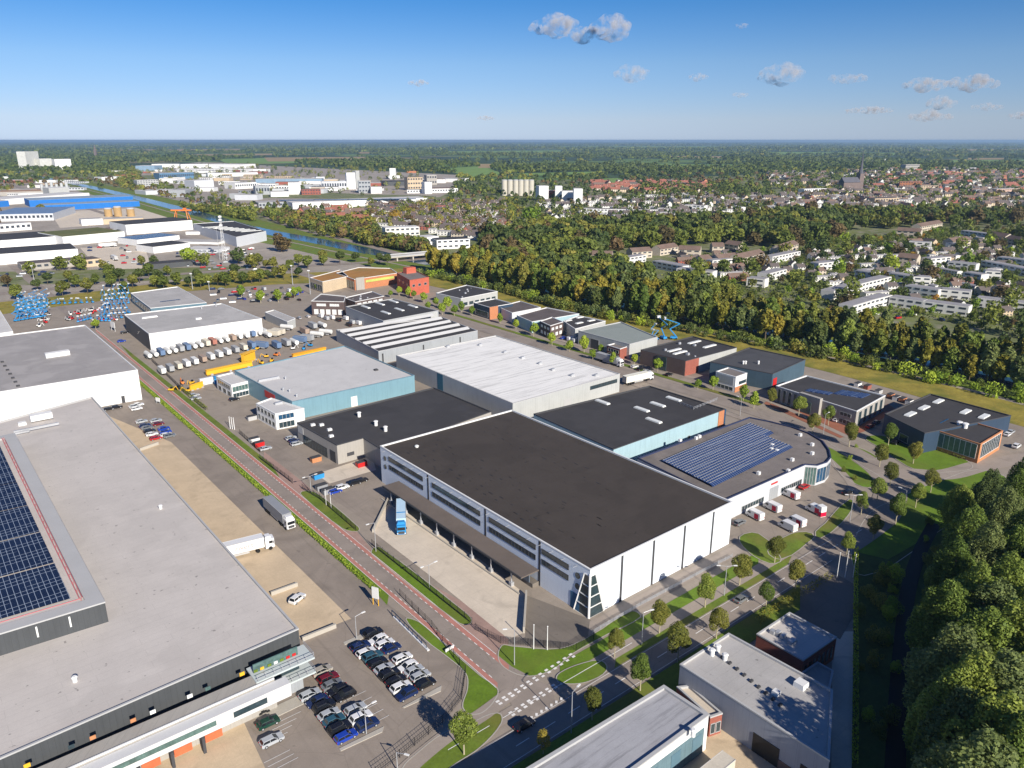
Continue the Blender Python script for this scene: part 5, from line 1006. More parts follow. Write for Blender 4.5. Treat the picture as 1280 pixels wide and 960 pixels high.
for k, (p, kk, h, label, grp, w) in enumerate(WD):
    if k < 265: BL[kk].put(p, h, label, group=grp, w=w)
    else: rest.append((random.choice(BL[kk].cm), Matrix.Translation(p) @ Matrix.Rotation(random.uniform(0, 6), 4, 'Z') @ Matrix.Diagonal((h/10*w, h/10*w, h/10, 1))))
# big poplars at the bottom right
BP = [Proto('tall_poplar', 'plume', 30000, .19, c, BARK, 2, lumps=230) for c in ('fresh', 'fresh', 'grey_green')]
k = 0
for x, y, h in sorted(((1220, 640, 18), (1262, 615, 18), (1200, 680, 18), (1240, 660, 20), (1290, 640, 19), (1192, 735, 20), (1228, 715, 21), (1265, 700, 21), (1310, 690, 20), (1202, 790, 22), (1240, 770, 22), (1285, 760, 22), (1250, 735, 21), (1275, 665, 20), (1300, 730, 21), (1215, 875, 20), (1260, 880, 23), (1195, 850, 20), (1225, 825, 23), (1265, 830, 23), (1320, 800, 22), (1230, 930, 24), (1290, 905, 24), (1205, 610, 14), (1243, 590, 15), (1285, 575, 16), (1330, 600, 18), (1350, 720, 22), (1360, 850, 24)), key=lambda t: t[1]):
    p = P(x, y, h); p.z = 0; k += 1
    BP[k % 3].put(p, h, '%s tall leafy poplar counted from the top, in the dark grove at the bottom right' % nth(k), group='grove at the bottom right', w=random.uniform(1.1, 1.4))
for x, y in ((84, 68), (100, 66), (82, 50)):
    BP[0].put(Vector((x, y, 0)), 24, 'tall leafy poplar at the edge of the grove below the bottom border', group='grove beyond the border', w=1.5)
for x in range(11):       # grove continues outside the frame and shades the ditch
    p = Vector((118+random.uniform(0, 40), 40+x*10, 0)); BP[x % 3].put(p, random.uniform(18, 24), 'tall leafy poplar at the edge of the grove beyond the right border', group='grove beyond the border', w=1.5)
NS = [Proto('bush', 'shrub', 2600, .55, c, parts=False, variants=2) for c in ('bright', 'green', 'olive')]
k = 0
for p in scatter([(1072, 700), (1100, 700), (1165, 670), (1180, 700), (1165, 960), (1075, 960)], 5.6, seed=4):
    px = proj(p)
    if abs(px[0]-(1135-(px[1]-760)*.06)) < 9: continue
    k += 1; NS[k % 3].put(p, random.uniform(2, 5), '%s bush %s in the shade between brick cube and grove' % (('bright green', 'green', 'olive')[k % 3], 'at the top' if px[1] < 760 else 'halfway down' if px[1] < 850 else 'near the bottom'), 'bush', 'bushes in the shaded strip', w=random.uniform(.6, 1))
ribbon('ditch_water', [(1168, 655), (1150, 690), (1135, 740), (1128, 800), (1122, 880), (1118, 980)], -1.6, 1.6, mat('dark_water', (.01, .015, .02), rough=.5, spec=.1), .2)
for k, (x, y, h) in enumerate(((1070, 560, 1.5), (1055, 590, 2.2), (1062, 575, 2), (1068, 600, 2), (1180, 650, 3), (1160, 655, 3), (1205, 640, 3.5))): NS[k % 2].put(P(x, y), h, '%s low bush on the lawns near the curved showroom' % nth(k+1), 'bush', w=.8)
# hedges
def hedge(pts, w, h, label, m, px=True, leaf=.35, dens=26):
    q = [P(*p) for p in pts]; q = smoothline(q, 4) if len(q) > 2 else q; cs = []; L = 0
    for a, b in zip(q, q[1:]):
        d = b-a; Ln = d.length; n = int(Ln*dens); t = rng.random(n); s = rng.uniform(-.5, .5, n); z = rng.uniform(.15, 1, n)
        top = rng.random(n) < .5; z[top] = 1; s[~top] = np.sign(s[~top])*.5
        dn = d.normalized(); nn_ = np.array([-dn.y, dn.x, 0]); cs.append(np.array(a)[None]+np.array(d)[None]*t[:, None]+nn_[None]*(s*w)[:, None]+np.array([0, 0, h])[None]*z[:, None])
    P_ = np.vstack(cs); c = q[len(q)//2]; me = leaf_mesh('hedge', P_-np.array([c.x, c.y, 0]), leaf, m); o = bpy.data.objects.new('hedge', me); o.location = c; C.objects.link(o); tag(o, label, 'hedge')
hedge([lineA(.882, 172), lineA(.882, 330), lineA(.882, 474)], 1.0, 1.0, 'long clipped green hedge between the left yard and the red-edged road', LM['bright'])
hedge([(1037, 722), (1000, 745), (962, 768), (945, 780)], 1.4, 1.3, 'low yellow-green hedge beside the front road, above the brick cube', LM['yellowish'])
hedge([(1070, 690), (1069, 760), (1069, 860), (1068, 960)], .8, 1.6, 'narrow clipped hedge left of the shaded bushes', LM['bright'])
hedge([(227, 487), (240, 498), (258, 513)], 1.2, 1.3, 'short dark green hedge in front of the glazed office box', LM['green'])
hedge([(1150, 556), (1175, 564), (1205, 575)], 1, .9, 'low hedge in front of the orange-framed office', LM['green'])
# far woods and town greenery as masses
keep_out = FS+[Z1(0, 330, 420, 270, 700, 350, 1280, 450, 1280, 700, 0, 760), Z1(640, 175, 1280, 165, 2300, 230, 2200, 420, 1280, 400, 640, 240), Z2(0, 150, 200, 150, 210, 175, 0, 180), Z2(930, 205, 1130, 190, 1240, 230, 1080, 250), Z3(430, 255, 540, 250, 570, 275, 450, 278), Z1(1080, 155, 1290, 152, 1290, 178, 1130, 175), Z1(420, 165, 640, 170, 620, 182, 430, 180), Z3(0, 228, 420, 218, 420, 235, 0, 240), Z3(770, 140, 1060, 142, 1060, 152, 790, 153), Z2(500, 120, 660, 122, 660, 128, 520, 128), Z2(1120, 180, 1190, 180, 1180, 200, 1110, 200), Z4(1000, 150, 1180, 150, 1180, 158, 1000, 158)]
towns = [(Z2(540, 380, 1290, 370, 1290, 540, 1100, 560, 600, 500), .45), (Z3(420, 275, 980, 275, 960, 335, 420, 320), .3), (Z3(130, 370, 1000, 330, 1250, 340, 1280, 430, 700, 480, 130, 500), .6), (Z4(0, 345, 700, 350, 700, 405, 0, 410), .6), (Z4(400, 210, 1400, 200, 1400, 340, 1100, 330, 480, 320), .6), (Z4(0, 225, 400, 235, 400, 300, 0, 290), .45), (Z1(440, 150, 700, 130, 700, 150, 440, 158), .6), (res, 0)]
near_wood = [(590, 330), (600, 300), (650, 292), (740, 285), (860, 283), (1290, 280), (1290, 268), (960, 270), (860, 283)]
canal_px = [proj(p) for p in smoothline([P(*p) for p in CAN], 4)]
canal_w = smoothline([P(*p) for p in CAN], 6)
def build_far(name, D0, D1, n, mats_, leafs, label, seed, size, hh, gappy=.5):
    r = np.random.default_rng(seed); D = np.exp(r.uniform(math.log(D0), math.log(D1), n)); th = r.uniform(-.68, .68, n); pts = []
    for d_, t_ in zip(D, th):
        x, y = d_*math.tan(t_), d_; px, py = proj((x, y, 0))
        if px < -60 or px > 1340: continue
        if any(inpoly(px, py, q) for q in keep_out): continue
        pr = 1.0
        for q, dn in towns:
            if inpoly(px, py, q): pr = dn
        g_ = math.sin(x*.0021+math.sin(y*.0013)*2)+math.sin(y*.0017+x*.0006+seed)
        if pr == 1.0 and g_ < -gappy and y > 2500: pr = .12
        if r.random() > pr: continue
        if y < 1700 and any((Vector((x, y, 0))-c).length < 45 for c in canal_w): continue
        pts.append((x, y))
    pts = np.array(pts); D = pts[:, 1]; sz = np.clip(D*size, 3.5, 60); H = np.clip(hh*r.uniform(.6, 1.15, len(pts)), 0, 30)*np.where(D > 2500, 1.15, 1)
    K = leafs; mi = r.integers(0, len(mats_), len(pts))
    # neighbouring clumps share a colour
    mi = ((np.sin(pts[:, 0]*.004+seed)+np.sin(pts[:, 1]*.003))*1.3+r.normal(size=len(pts))*.8).astype(int) % len(mats_)
    for j, m in enumerate(mats_):
        s_ = mi == j
        if not s_.any(): continue
        q = np.repeat(pts[s_], K, 0); w = np.repeat(sz[s_], K); h = np.repeat(H[s_], K); d = r.normal(size=(len(q), 3)); d /= np.linalg.norm(d, axis=1)[:, None]; d[:, 2] = np.abs(d[:, 2])*.9-.1
        c = np.stack([q[:, 0]+d[:, 0]*w*.8, q[:, 1]+d[:, 1]*w*.8, h*(.35+.62*d[:, 2])], 1)
        me = leaf_mesh(name, c, np.minimum(w*.85, h*.9), m, d, .4); o = bpy.data.objects.new(name, me); C.objects.link(o); tag(o, '%s, %s patches' % (label, m.name.replace('_', ' ').replace('leaves', 'leaf')), 'woods', kind='stuff')
FM = [LM['dark'], LM['green'], LM['dark'], LM['olive'], LM['grey_green'], LM['dark']]
build_far('town_trees', 900, 2600, 5200, [LM['dark'], LM['green'], LM['olive'], LM['green'], LM['rust']], 26, 'mixed tree crowns filling the town between the houses', 21, .0036, 12, 2)
def sprinkle(name, polys, n, mats_, K, size, hh, label, seed):
    r = np.random.default_rng(seed)
    for j, m in enumerate(mats_):
        pts = []
        for poly in polys:
            W = [P(*p) for p in poly]; WP = [(p.x, p.y) for p in W]; x0, x1 = min(p[0] for p in WP), max(p[0] for p in WP); y0, y1 = min(p[1] for p in WP), max(p[1] for p in WP); c_ = 0
            while c_ < n//len(mats_)//len(polys):
                x, y = r.uniform(x0, x1), r.uniform(y0, y1)
                if inpoly(x, y, WP): pts.append((x, y)); c_ += 1
        pts = np.array([p for p in pts if all((Vector((p[0], p[1], 0))-c).length > 24 for c in canal_w)]); q = np.repeat(pts, K, 0); d = r.normal(size=(len(q), 3)); d /= np.linalg.norm(d, axis=1)[:, None]; sc_ = np.repeat(r.uniform(.5, 1.2, len(pts)), K)
        c = np.stack([q[:, 0]+d[:, 0]*size*sc_, q[:, 1]+d[:, 1]*size*sc_, hh*sc_*(.55+.42*d[:, 2])], 1); o = bpy.data.objects.new(name, leaf_mesh(name, c, size*.55*sc_, m, d, .4)); C.objects.link(o); tag(o, '%s, %s' % (label, m.name.replace('_', ' ')), 'trees', kind='stuff')
sprinkle('works_trees', [Z1(640, 200, 1280, 180, 1280, 440, 700, 330), Z2(0, 190, 900, 200, 900, 330, 0, 360), Z1(560, 225, 700, 215, 720, 330, 600, 300), Z1(900, 400, 1280, 440, 1280, 470, 1000, 430)], 900, [LM['green'], LM['dark'], LM['olive']], 60, 5, 11, 'scattered trees between the far factories', 41)
sprinkle('centre_trees', [Z2(20, 430, 560, 460, 620, 560, 380, 560, 150, 500), Z2(500, 560, 850, 600, 860, 660, 600, 620), Z2(540, 380, 1290, 370, 1290, 540, 1100, 560, 600, 500)], 700, [LM['green'], LM['olive'], LM['dark'], LM['rust'], LM['yellowish']], 80, 5, 11, 'tree crowns between houses near the canal bend', 42)
sprinkle('church_trees', [Z4(300, 250, 1300, 240, 1300, 340, 1000, 330, 300, 320), Z4(0, 225, 400, 235, 520, 300, 0, 290), Z3(600, 300, 1280, 290, 1280, 360, 700, 350)], 270, [LM['dark'], LM['green'], LM['dark']], 60, 9, 15, 'big dark trees standing between the town houses', 43)
sprinkle('estate_trees', [Z3(130, 370, 1000, 330, 1250, 340, 1280, 430, 700, 480, 130, 500)], 110, [LM['green'], LM['olive'], LM['dark']], 60, 6, 11, 'trees among the white estate houses', 44)
build_far('distant_wood', 2500, 7000, 9000, FM, 14, 'distant woods on the flat plain', 22, .0046, 15, .35)
build_far('horizon_wood', 6500, 26000, 9000, [LM['dark'], LM['green'], LM['dark']], 9, 'dark band of woods reaching the horizon', 23, .005, 22, .9)

# ------------------------------------------------------------ town houses (small, shared meshes)
def house_mesh(w, d, h, rh, wall, roof, name='house'):
    b = MB(); mi = []
    q = [Vector((-w/2, -d/2, 0)), Vector((w/2, -d/2, 0)), Vector((w/2, d/2, 0)), Vector((-w/2, d/2, 0))]
    b.prism(q, 0, h, top=False); mi += [0]*4; z = Vector((0, 0, h)); r0, r1 = Vector((-w/2, 0, h+rh)), Vector((w/2, 0, h+rh))
    b.face([q[1]+z, q[2]+z, r1]); b.face([q[3]+z, q[0]+z, r0]); mi += [0, 0]; o = Vector((0, .5, .3)); x = Vector((.4, 0, 0))
    b.face([q[0]+z-o-x, q[1]+z-o+x, r1+x, r0-x]); b.face([q[2]+z+Vector((0, .5, -.3))+x, q[3]+z+Vector((0, .5, -.3))-x, r0-x, r1+x]); mi += [1, 1]
    for s in (-1, 1):
        for k in range(max(1, int(w/4))):
            for zz in (1, 3.7):
                if zz+1.3 > h: continue
                c = -w/2+w*(k+.5)/max(1, int(w/4)); y = s*(d/2+.05); p = [(c-.9, y, zz), (c+.9, y, zz), (c+.9, y, zz+1.3), (c-.9, y, zz+1.3)]; b.face(p if s < 0 else p[::-1]); mi.append(2)
    b.box((w*.3, 0, h+rh), (.8, .8, 1.6)); mi += [0]*6
    ob = b.build(name, None, mats=[wall, roof, WINM], mi=mi); me = ob.data; bpy.data.objects.remove(ob); return me
HM = {}
HM['dark'] = [house_mesh(w, 9, 5.5, 4, wl, rf) for w, wl, rf in ((9, WR, RTILE), (24, CR, RTILE), (12, BRICKY, RTILE), (26, WR, RTILE))]
HM['brown'] = [house_mesh(w, 9, 5.5, 4, wl, rf) for w, wl, rf in ((10, CR, RTILEO), (26, BRICKR, RTILEO), (12, WR, RTILEO), (22, BRICKY, RTILE))]
HM['red'] = [house_mesh(w, 9, 6, 4.5, wl, rf) for w, wl, rf in ((12, BRICKO, RTILER), (24, BRICKR, RTILER), (30, CR, RTILER))]
HM['white'] = [house_mesh(w, 9, 6, .8, WR, mat('grey_felt', (.3, .29, .3))) for w in (10, 22, 30)]+[house_mesh(12, 9, 5.5, 4, WR, RTILE)]
HL = []
def houses(poly, sp_, kinds, label, grp, rz0, seed, frac=1.0, sc_=1.0):
    r = random.Random(seed)
    for p in scatter(poly, sp_, .25, seed):
        if r.random() > frac or not free(p, 8): continue
        if any((p-c).length < 30 for c in canal_w): continue
        kk = r.choice(kinds); HL.append((p.length, p, kk, r.choice(HM[kk]), rz0+r.choice((0, 0, 0, math.pi/2))+r.uniform(-.08, .08), sc_, label, grp))
houses(towns[0][0], 19, ('dark', 'brown', 'dark', 'white'), 'brick house in the quarter between the long white hall and the canal', 'houses near the canal bend', R(-8), 31, .8, .85)
houses(towns[1][0], 27, ('red', 'red', 'brown'), 'house in the red-roofed estate right of the feed factory', 'red-roofed estate', R(6), 32, .7, 1.0)
houses(towns[2][0], 22, ('dark', 'white', 'white', 'dark'), 'house in the white estate behind the wood', 'white estate', R(12), 33, .6, .85)
houses(towns[3][0], 22, ('white', 'brown', 'dark', 'white'), 'house in the street just above the park wood', 'street above the park wood', R(4), 34, .6)
houses(towns[4][0], 31, ('dark', 'brown', 'white', 'brown', 'dark', 'white', 'dark', 'red'), 'house in the old town around the church', 'old town', R(10), 35, .55, 1.0)
houses(towns[5][0], 30, ('brown', 'white', 'dark'), 'house half hidden in trees left of the church', 'houses left of the church', R(-5), 36, .4, 1.2)
houses([(360, 265), (440, 260), (470, 285), (420, 290)], 26, ('brown', 'dark', 'red'), 'house behind the canal trees at centre left', 'houses behind the canal trees', R(20), 37, .7)
houses([(960, 245), (1060, 255), (1290, 262), (1290, 238), (1100, 236)], 26, ('white', 'dark', 'brown'), 'house below the old church', 'houses below the church', R(5), 39, .6, .9)
houses([(830, 325), (870, 318), (1000, 318), (1290, 292), (1290, 400), (1150, 395), (1010, 350), (900, 352)], 16, ('white', 'brown', 'white', 'dark'), 'house between the long rows of the garden district', 'garden district houses', R(15), 38, .75, .62)

def merge(name, items, label, grp_=None):
    V, F, MI_, ms, n = [], [], [], [], 0
    for me, M_ in items:
        v = np.empty(len(me.vertices)*3); me.vertices.foreach_get('co', v); v = v.reshape(-1, 3); A = np.array(M_); v = v@A[:3, :3].T+A[:3, 3]
        V.append(v)
        for m in me.materials:
            if m not in ms: ms.append(m)
        for p in me.polygons: F.append([i+n for i in p.vertices]); MI_.append(ms.index(me.materials[p.material_index]))
        n += len(v)
    me = bpy.data.meshes.new(name); me.from_pydata(np.vstack(V).tolist(), [], F)
    for m in ms: me.materials.append(m)
    me.polygons.foreach_set('material_index', MI_); o = bpy.data.objects.new(name, me); C.objects.link(o); tag(o, label, name.replace('_', ' '), kind='stuff')
if RESTG: merge('garden_greenery', RESTG, 'countless smaller trees and bushes between the white house rows')
if rest: merge('park_wood', rest, 'rest of the dense park wood left of the garden district')
HL.sort(key=lambda t: t[0]); rest = []
for k, (_, p, kk, me, rz, sc_, label, grp) in enumerate(HL):
    if k < 285:
        o = bpy.data.objects.new('house', me); C.objects.link(o); o.location = p; o.rotation_euler.z = rz; o.scale = (sc_,)*3
        tag(o, '%s-roofed %s' % ({'dark': 'dark grey', 'brown': 'brown', 'red': 'red', 'white': 'flat white'}[kk], label), 'house', grp)
    else: rest.append((me, Matrix.Translation(p) @ Matrix.Rotation(rz, 4, 'Z') @ Matrix.Scale(sc_, 4)))
merge('town_houses', rest, 'sea of small houses of the far town, too many to count')

# ------------------------------------------------------------ vehicles
PAINTS = {n: mat('paint_'+n, c, rough=.25, var=.03, spec=.6) for n, c in dict(black=(.012, .012, .015), dark_blue=(.012, .025, .09), blue=(.015, .05, .35), white=(.72, .72, .72), silver=(.40, .42, .44), grey=(.16, .17, .18), red=(.40, .015, .02), dark_red=(.15, .01, .015), green=(.012, .05, .035), teal=(.03, .09, .13), champagne=(.36, .33, .28)).items()}
LAMP = mat('lamp_lens', (.8, .8, .78), rough=.2); TAIL = mat('tail_lens', (.45, .01, .01), rough=.2)
CARGL = glass('car_glass', (.012, .015, .02))
def car_proto(kind):
    e = bpy.data.objects.new('parked_car' if kind != 'van' else 'parked_van', None); C.objects.link(e)
    if kind == 'van': prof = [(-2.6, .4), (2.45, .4), (2.6, .6), (2.55, 1.0), (2.2, 1.25), (1.45, 2.15), (1.1, 2.35), (-2.5, 2.4), (-2.62, 2.1)]; W = .98
    elif kind == 'suv': prof = [(-2.15, .35), (2.1, .35), (2.25, .6), (2.2, .92), (1.1, 1.08), (-2.1, 1.12), (-2.25, .9)]; W = .92
    else: prof = [(-2.05, .28), (2.05, .28), (2.2, .5), (2.15, .78), (1.15, .93), (-2.05, .98), (-2.2, .8)]; W = .89
    b = MB(); n = len(prof); lay = [(-W, .93), (-W*.96, 1), (W*.96, 1), (W, .93)]
    zc = sum(p[1] for p in prof)/n
    rows = [[Vector((x*k, y, zc+(z-zc)*k)) for x, z in prof] for y, k in lay]
    for i in range(3):
        for j in range(n): b.face([rows[i][j], rows[i+1][j], rows[i+1][(j+1) % n], rows[i][(j+1) % n]][::-1])
    b.face(rows[0]); b.face(rows[3][::-1]); ob = b.build('body', PAINTS['white'], e)
    def cab(x0, x1, x2, x3, z0, z1, w0, w1): return [Vector(v) for v in ((x0, -w0, z0), (x3, -w0, z0), (x3, w0, z0), (x0, w0, z0), (x1, -w1, z1), (x2, -w1, z1), (x2, w1, z1), (x1, w1, z1))]
    F_ = ((0, 1, 5, 4), (1, 2, 6, 5), (2, 3, 7, 6), (3, 0, 4, 7), (4, 5, 6, 7))
    if kind == 'van':
        for x0, x1, z0, z1, nm in ((1.42, 2.28, 1.28, 2.12, 'windscreen'),):
            b = MB(); b.face([(2.26, -.85, 1.26), (2.26, .85, 1.26), (1.52, .78, 2.14), (1.52, -.78, 2.14)]); b.build('windscreen', CARGL, e)
        for s in (-1, 1):
            b = MB(); q = [(.7, s*.985, 1.35), (1.9, s*.985, 1.35), (1.45, s*.985, 1.95), (.7, s*.985, 1.95)]; b.face(q if s < 0 else q[::-1]); b.build('side_window', CARGL, e)
    else:
        z0, z1 = (1.06, 1.66) if kind == 'suv' else (.92, 1.42); bx = -2.1 if kind != 'sedan' else -1.75
        c = cab(bx, bx+.45, .35, 1.15, z0, z1, W*.93, W*.74); b = MB()
        for f in F_[:4]: b.face([c[i] for i in f])
        b.build('windows', CARGL, e)
        b = MB(); b.box(((bx+.8)/2-.02, 0, z1+.01), (.35-bx-.38, W*1.52, .07), taper=.93)
        for s in (-1, 1):
            for xa, xb in ((bx+.02, bx+.47), (1.13, .33)): b.cyl((xa, s*W*.92, z0), (xb, s*W*.735, z1), .06, n=4)
            b.cyl((-.5, s*W*.935, z0), (-.5, s*W*.745, z1), .05, n=4)
        b.build('car_roof', PAINTS['white'], e)
    wr = .33 if kind != 'van' else .36
    for x in (-1.35, 1.38):
        for s in (-1, 1):
            xx = x*(1.15 if kind == 'van' else 1); b = MB(); b.cyl((xx, s*(W-.2), wr), (xx, s*(W+.02), wr), wr, n=12); w_ = b.build('wheel', RUBBER, e)
            b = MB(); b.cyl((xx, s*(W+.0), wr), (xx, s*(W+.035), wr), wr*.6, n=8); b.build('rim', STEEL, w_)
    xf = 2.6 if kind == 'van' else 2.17; zf = .95 if kind == 'van' else .70
    for s in (-1, 1):
        b = MB(); b.box((xf-.05, s*W*.72, zf), (.16, .34, .16)); b.build('headlight', LAMP, e)
        b = MB(); b.box((-xf+.02, s*W*.78, zf+.1), (.12, .26, .18)); b.build('tail_light', TAIL, e)
        b = MB(); b.box((1.0, s*(W+.08), 1.0 if kind != 'van' else 1.4), (.16, .2, .13)); b.build('mirror', TRIMD, e)
    return e
CP = {k: car_proto(k) for k in ('hatch', 'sedan', 'suv', 'van')}
used = {}
def car(x, y, az, colr, kind='hatch', label='', group=None, cat='car', wp=None, sc_=1.0):
    src = CP[kind]; e = src if kind not in used else copy_tree(src); used[kind] = 1
    sc_ *= .93; e.location = wp if wp is not None else P(x, y); e.location.z = .19; e.rotation_euler = (0, 0, math.pi/2-az); e.scale = (sc_, sc_, sc_)
    tag(e, label, cat, group)
    for ch in e.children:
        if ch.name.split('.')[0] in ('body', 'car_roof'): ch.material_slots[0].link = 'OBJECT'; ch.material_slots[0].material = PAINTS[colr]
    return e
z6 = lambda x, y: (320+x/4, 720+y/4)
cols = [('first parking column', [(270, 595, 'silver', 'hatch'), (308, 628, 'dark_blue', 'sedan'), (342, 655, 'black', 'suv'), (365, 695, 'silver', 'sedan'), (390, 725, 'teal', 'sedan'), (418, 765, 'black', 'suv'), (450, 805, 'blue', 'hatch')]),
        ('column nearest the glazed corner', [(330, 475, 'champagne', 'sedan'), (362, 512, 'dark_red', 'hatch'), (380, 545, 'grey', 'sedan'), (412, 572, 'black', 'sedan'), (446, 598, 'black', 'suv')]),
        ('short lower group of three', [(498, 668, 'silver', 'hatch'), (525, 712, 'white', 'suv'), (558, 748, 'dark_blue', 'suv')]),
        ('long middle column', [(522, 352, 'dark_blue', 'hatch'), (550, 384, 'white', 'hatch'), (583, 405, 'teal', 'suv'), (608, 435, 'black', 'hatch'), (640, 465, 'silver', 'sedan'), (668, 495, 'black', 'suv'), (700, 525, 'black', 'sedan'), (725, 560, 'white', 'suv'), (755, 595, 'dark_blue', 'suv')]),
        ('upper right group of four', [(586, 288, 'black', 'suv'), (612, 318, 'white', 'sedan'), (645, 340, 'white', 'hatch'), (677, 362, 'dark_blue', 'sedan')]),
        ('right group of five by the fence', [(732, 412, 'white', 'hatch'), (760, 452, 'white', 'sedan'), (790, 475, 'silver', 'sedan'), (822, 502, 'silver', 'hatch'), (848, 540, 'black', 'sedan')])]
for where, L_ in cols:
    for k, (x, y, c_, kd) in enumerate(L_):
        px = z6(x, y+14); car(px[0], px[1], AZ_B+(math.pi if (x+y) % 3 == 0 else 0), c_, kd, '%s %s car, %s from the top in the %s' % (c_.replace('_', ' '), {'hatch': 'compact', 'sedan': 'long', 'suv': 'tall'}[kd], nth(k+1), where), 'cars in the front car park')
car(*z6(62, 750), AZ_B, 'green', 'sedan', 'dark green car parked by the kerb at the bottom left corner of the car park', 'cars in the front car park'); car(*z6(80, 838), AZ_B, 'silver', 'hatch', 'silver-grey car at the bottom left of the car park, below the dark green one', 'cars in the front car park')
car(372, 752, R(25), 'white', 'suv', 'lone white car driving on the beige loading paving')
for k, (x, y, c_) in enumerate(((177, 528, 'silver'), (181, 533, 'dark_blue'), (184, 536, 'grey'), (187, 540, 'black'), (190, 544, 'white'), (195, 549, 'red'), (195, 527, 'silver'), (198, 531, 'dark_red'), (205, 537, 'blue'), (207, 541, 'blue'), (208, 545, 'white'), (212, 546, 'grey'))):
    car(x, y+1, AZ_B, c_, 'hatch' if k % 2 else 'sedan', '%s car, %s in the %s file of the small block in the left yard' % (c_.replace('_', ' '), nth(k % 6+1), 'left' if k < 6 else 'right'), 'cars in the left yard')
for x, y, c_, lb, kd in ((136, 513, 'black', 'black car under the blank white wall, leftmost', 'hatch'), (146, 511, 'black', 'dark off-road car under the blank white wall', 'suv'), (168, 510, 'silver', 'silver car beside two white ones under the white wall', 'sedan'), (171, 513, 'white', 'white car in front of the silver one by the white wall', 'hatch'), (173, 508, 'white', 'rearmost white car by the white wall', 'sedan'),
                       (364, 550, 'silver', 'silver car parked left of the taupe-fronted hall', 'hatch'), (368, 553, 'dark_blue', 'dark blue car between two silver ones by the taupe-fronted hall', 'hatch'), (371, 557, 'silver', 'second silver car by the taupe-fronted hall', 'hatch'), (332, 563, 'silver', 'pale silver car by the fence left of the taupe-fronted hall', 'sedan'),
                       (419, 617, 'blue', 'blue car beside the white one, in the yard behind the loading court', 'hatch'), (428, 612, 'white', 'white car between blue and black ones in the yard', 'suv'), (444, 606, 'black', 'black car in the yard, left of a pair', 'suv'), (452, 603, 'black', 'black car in the yard, right of a pair', 'hatch'), (293, 501, 'black', 'black car below the glazed office box', 'hatch'), (245, 500, 'silver', 'white-silver car by the hedge near the glazed office', 'sedan'), (243, 496, 'silver', 'rear silver car by the hedge near the glazed office', 'sedan'),
                       (1005, 611, 'red', 'bright red car in front of the curved showroom glass corner', 'sedan'), (924, 656, 'grey', 'small grey car beside the right corner of the biggest warehouse', 'hatch'), (1059, 618, 'black', 'black car under the trees right of the showroom lot', 'sedan'), (926, 752, 'grey', 'dark car on the front road in the tree shade', 'sedan'),
                       (1087, 535, 'red', 'red car on the brick forecourt of the column office', 'hatch'), (1095, 530, 'dark_blue', 'dark car behind the red one at the column office', 'sedan'), (1046, 527, 'white', 'white car under the column office front', 'hatch'), (1054, 528, 'black', 'black car beside the white one under the column office', 'sedan'), (1119, 555, 'black', 'black car in front of the navy hall', 'suv'), (1259, 545, 'white', 'white car right of the orange-framed office', 'sedan'), (1263, 542, 'silver', 'silver car right of the orange-framed office', 'sedan'), (1270, 560, 'white', 'white car nearest the grove by the orange-framed office', 'suv'),
                       (793, 460, 'white', 'white car outside the dark brick hall', 'hatch'), (800, 463, 'black', 'black car outside the dark brick hall', 'sedan'), (808, 466, 'silver', 'silver car outside the dark brick hall', 'sedan'), (836, 470, 'black', 'black car near the entrance of the dark brick hall', 'hatch'), (704, 424, 'blue', 'blue car under the street trees near the skylight hall', 'sedan'), (714, 426, 'white', 'white car under the street trees near the skylight hall', 'van'), (720, 428, 'silver', 'silver car under the street trees near the skylight hall', 'van'), (655, 910, 'black', 'black car in the tree shadow on the junction', 'hatch'),
                       (152, 428, 'blue', 'blue car on the lane left of the slanted white hall', 'sedan'), (156, 417, 'black', 'black car left of the slanted white hall', 'hatch')):
    car(x, y, AZ_B if lb[0] != 'l' else AZ_A, c_, kd, lb)
VD = mat('van_red_graphic', (.55, .01, .05), rough=.35)
vs = ((988, 622, 'fourth'), (965, 638, 'second'), (943, 648, 'first'), (1018, 641, 'fifth'), (995, 656, 'third'), (984, 662, 'unmarked'))
for k, (x, y, lb) in enumerate(vs):
    v = car(x, y, AZ_A+R(8), 'white', 'van', 'white van with red side panel, %s from the left on the showroom lot' % lb if lb != 'unmarked' else 'plain white van without red panel on the showroom lot', 'white vans on the showroom lot', 'van', sc_=1.08)
    if lb != 'unmarked':
        b = MB(); 
        for s in (-1, 1): b.box((-1.3, s*.985, 1.25), (1.4, .03, 1.5))
        b.build('side_graphic', VD, None).parent = v
b = MB(); p = P(1026, 645); e = thing('sign_cube', 'white and red advertising cube standing on the showroom lot', 'sign', p); b.box((p.x, p.y, 1.6), (1.8, 1.8, 3.2), R(20)); b.build('cube', WHITE, e); b = MB(); b.box((p.x, p.y, .9), (1.84, 1.84, 1.3), R(20)); b.build('red_panel', VD, e)

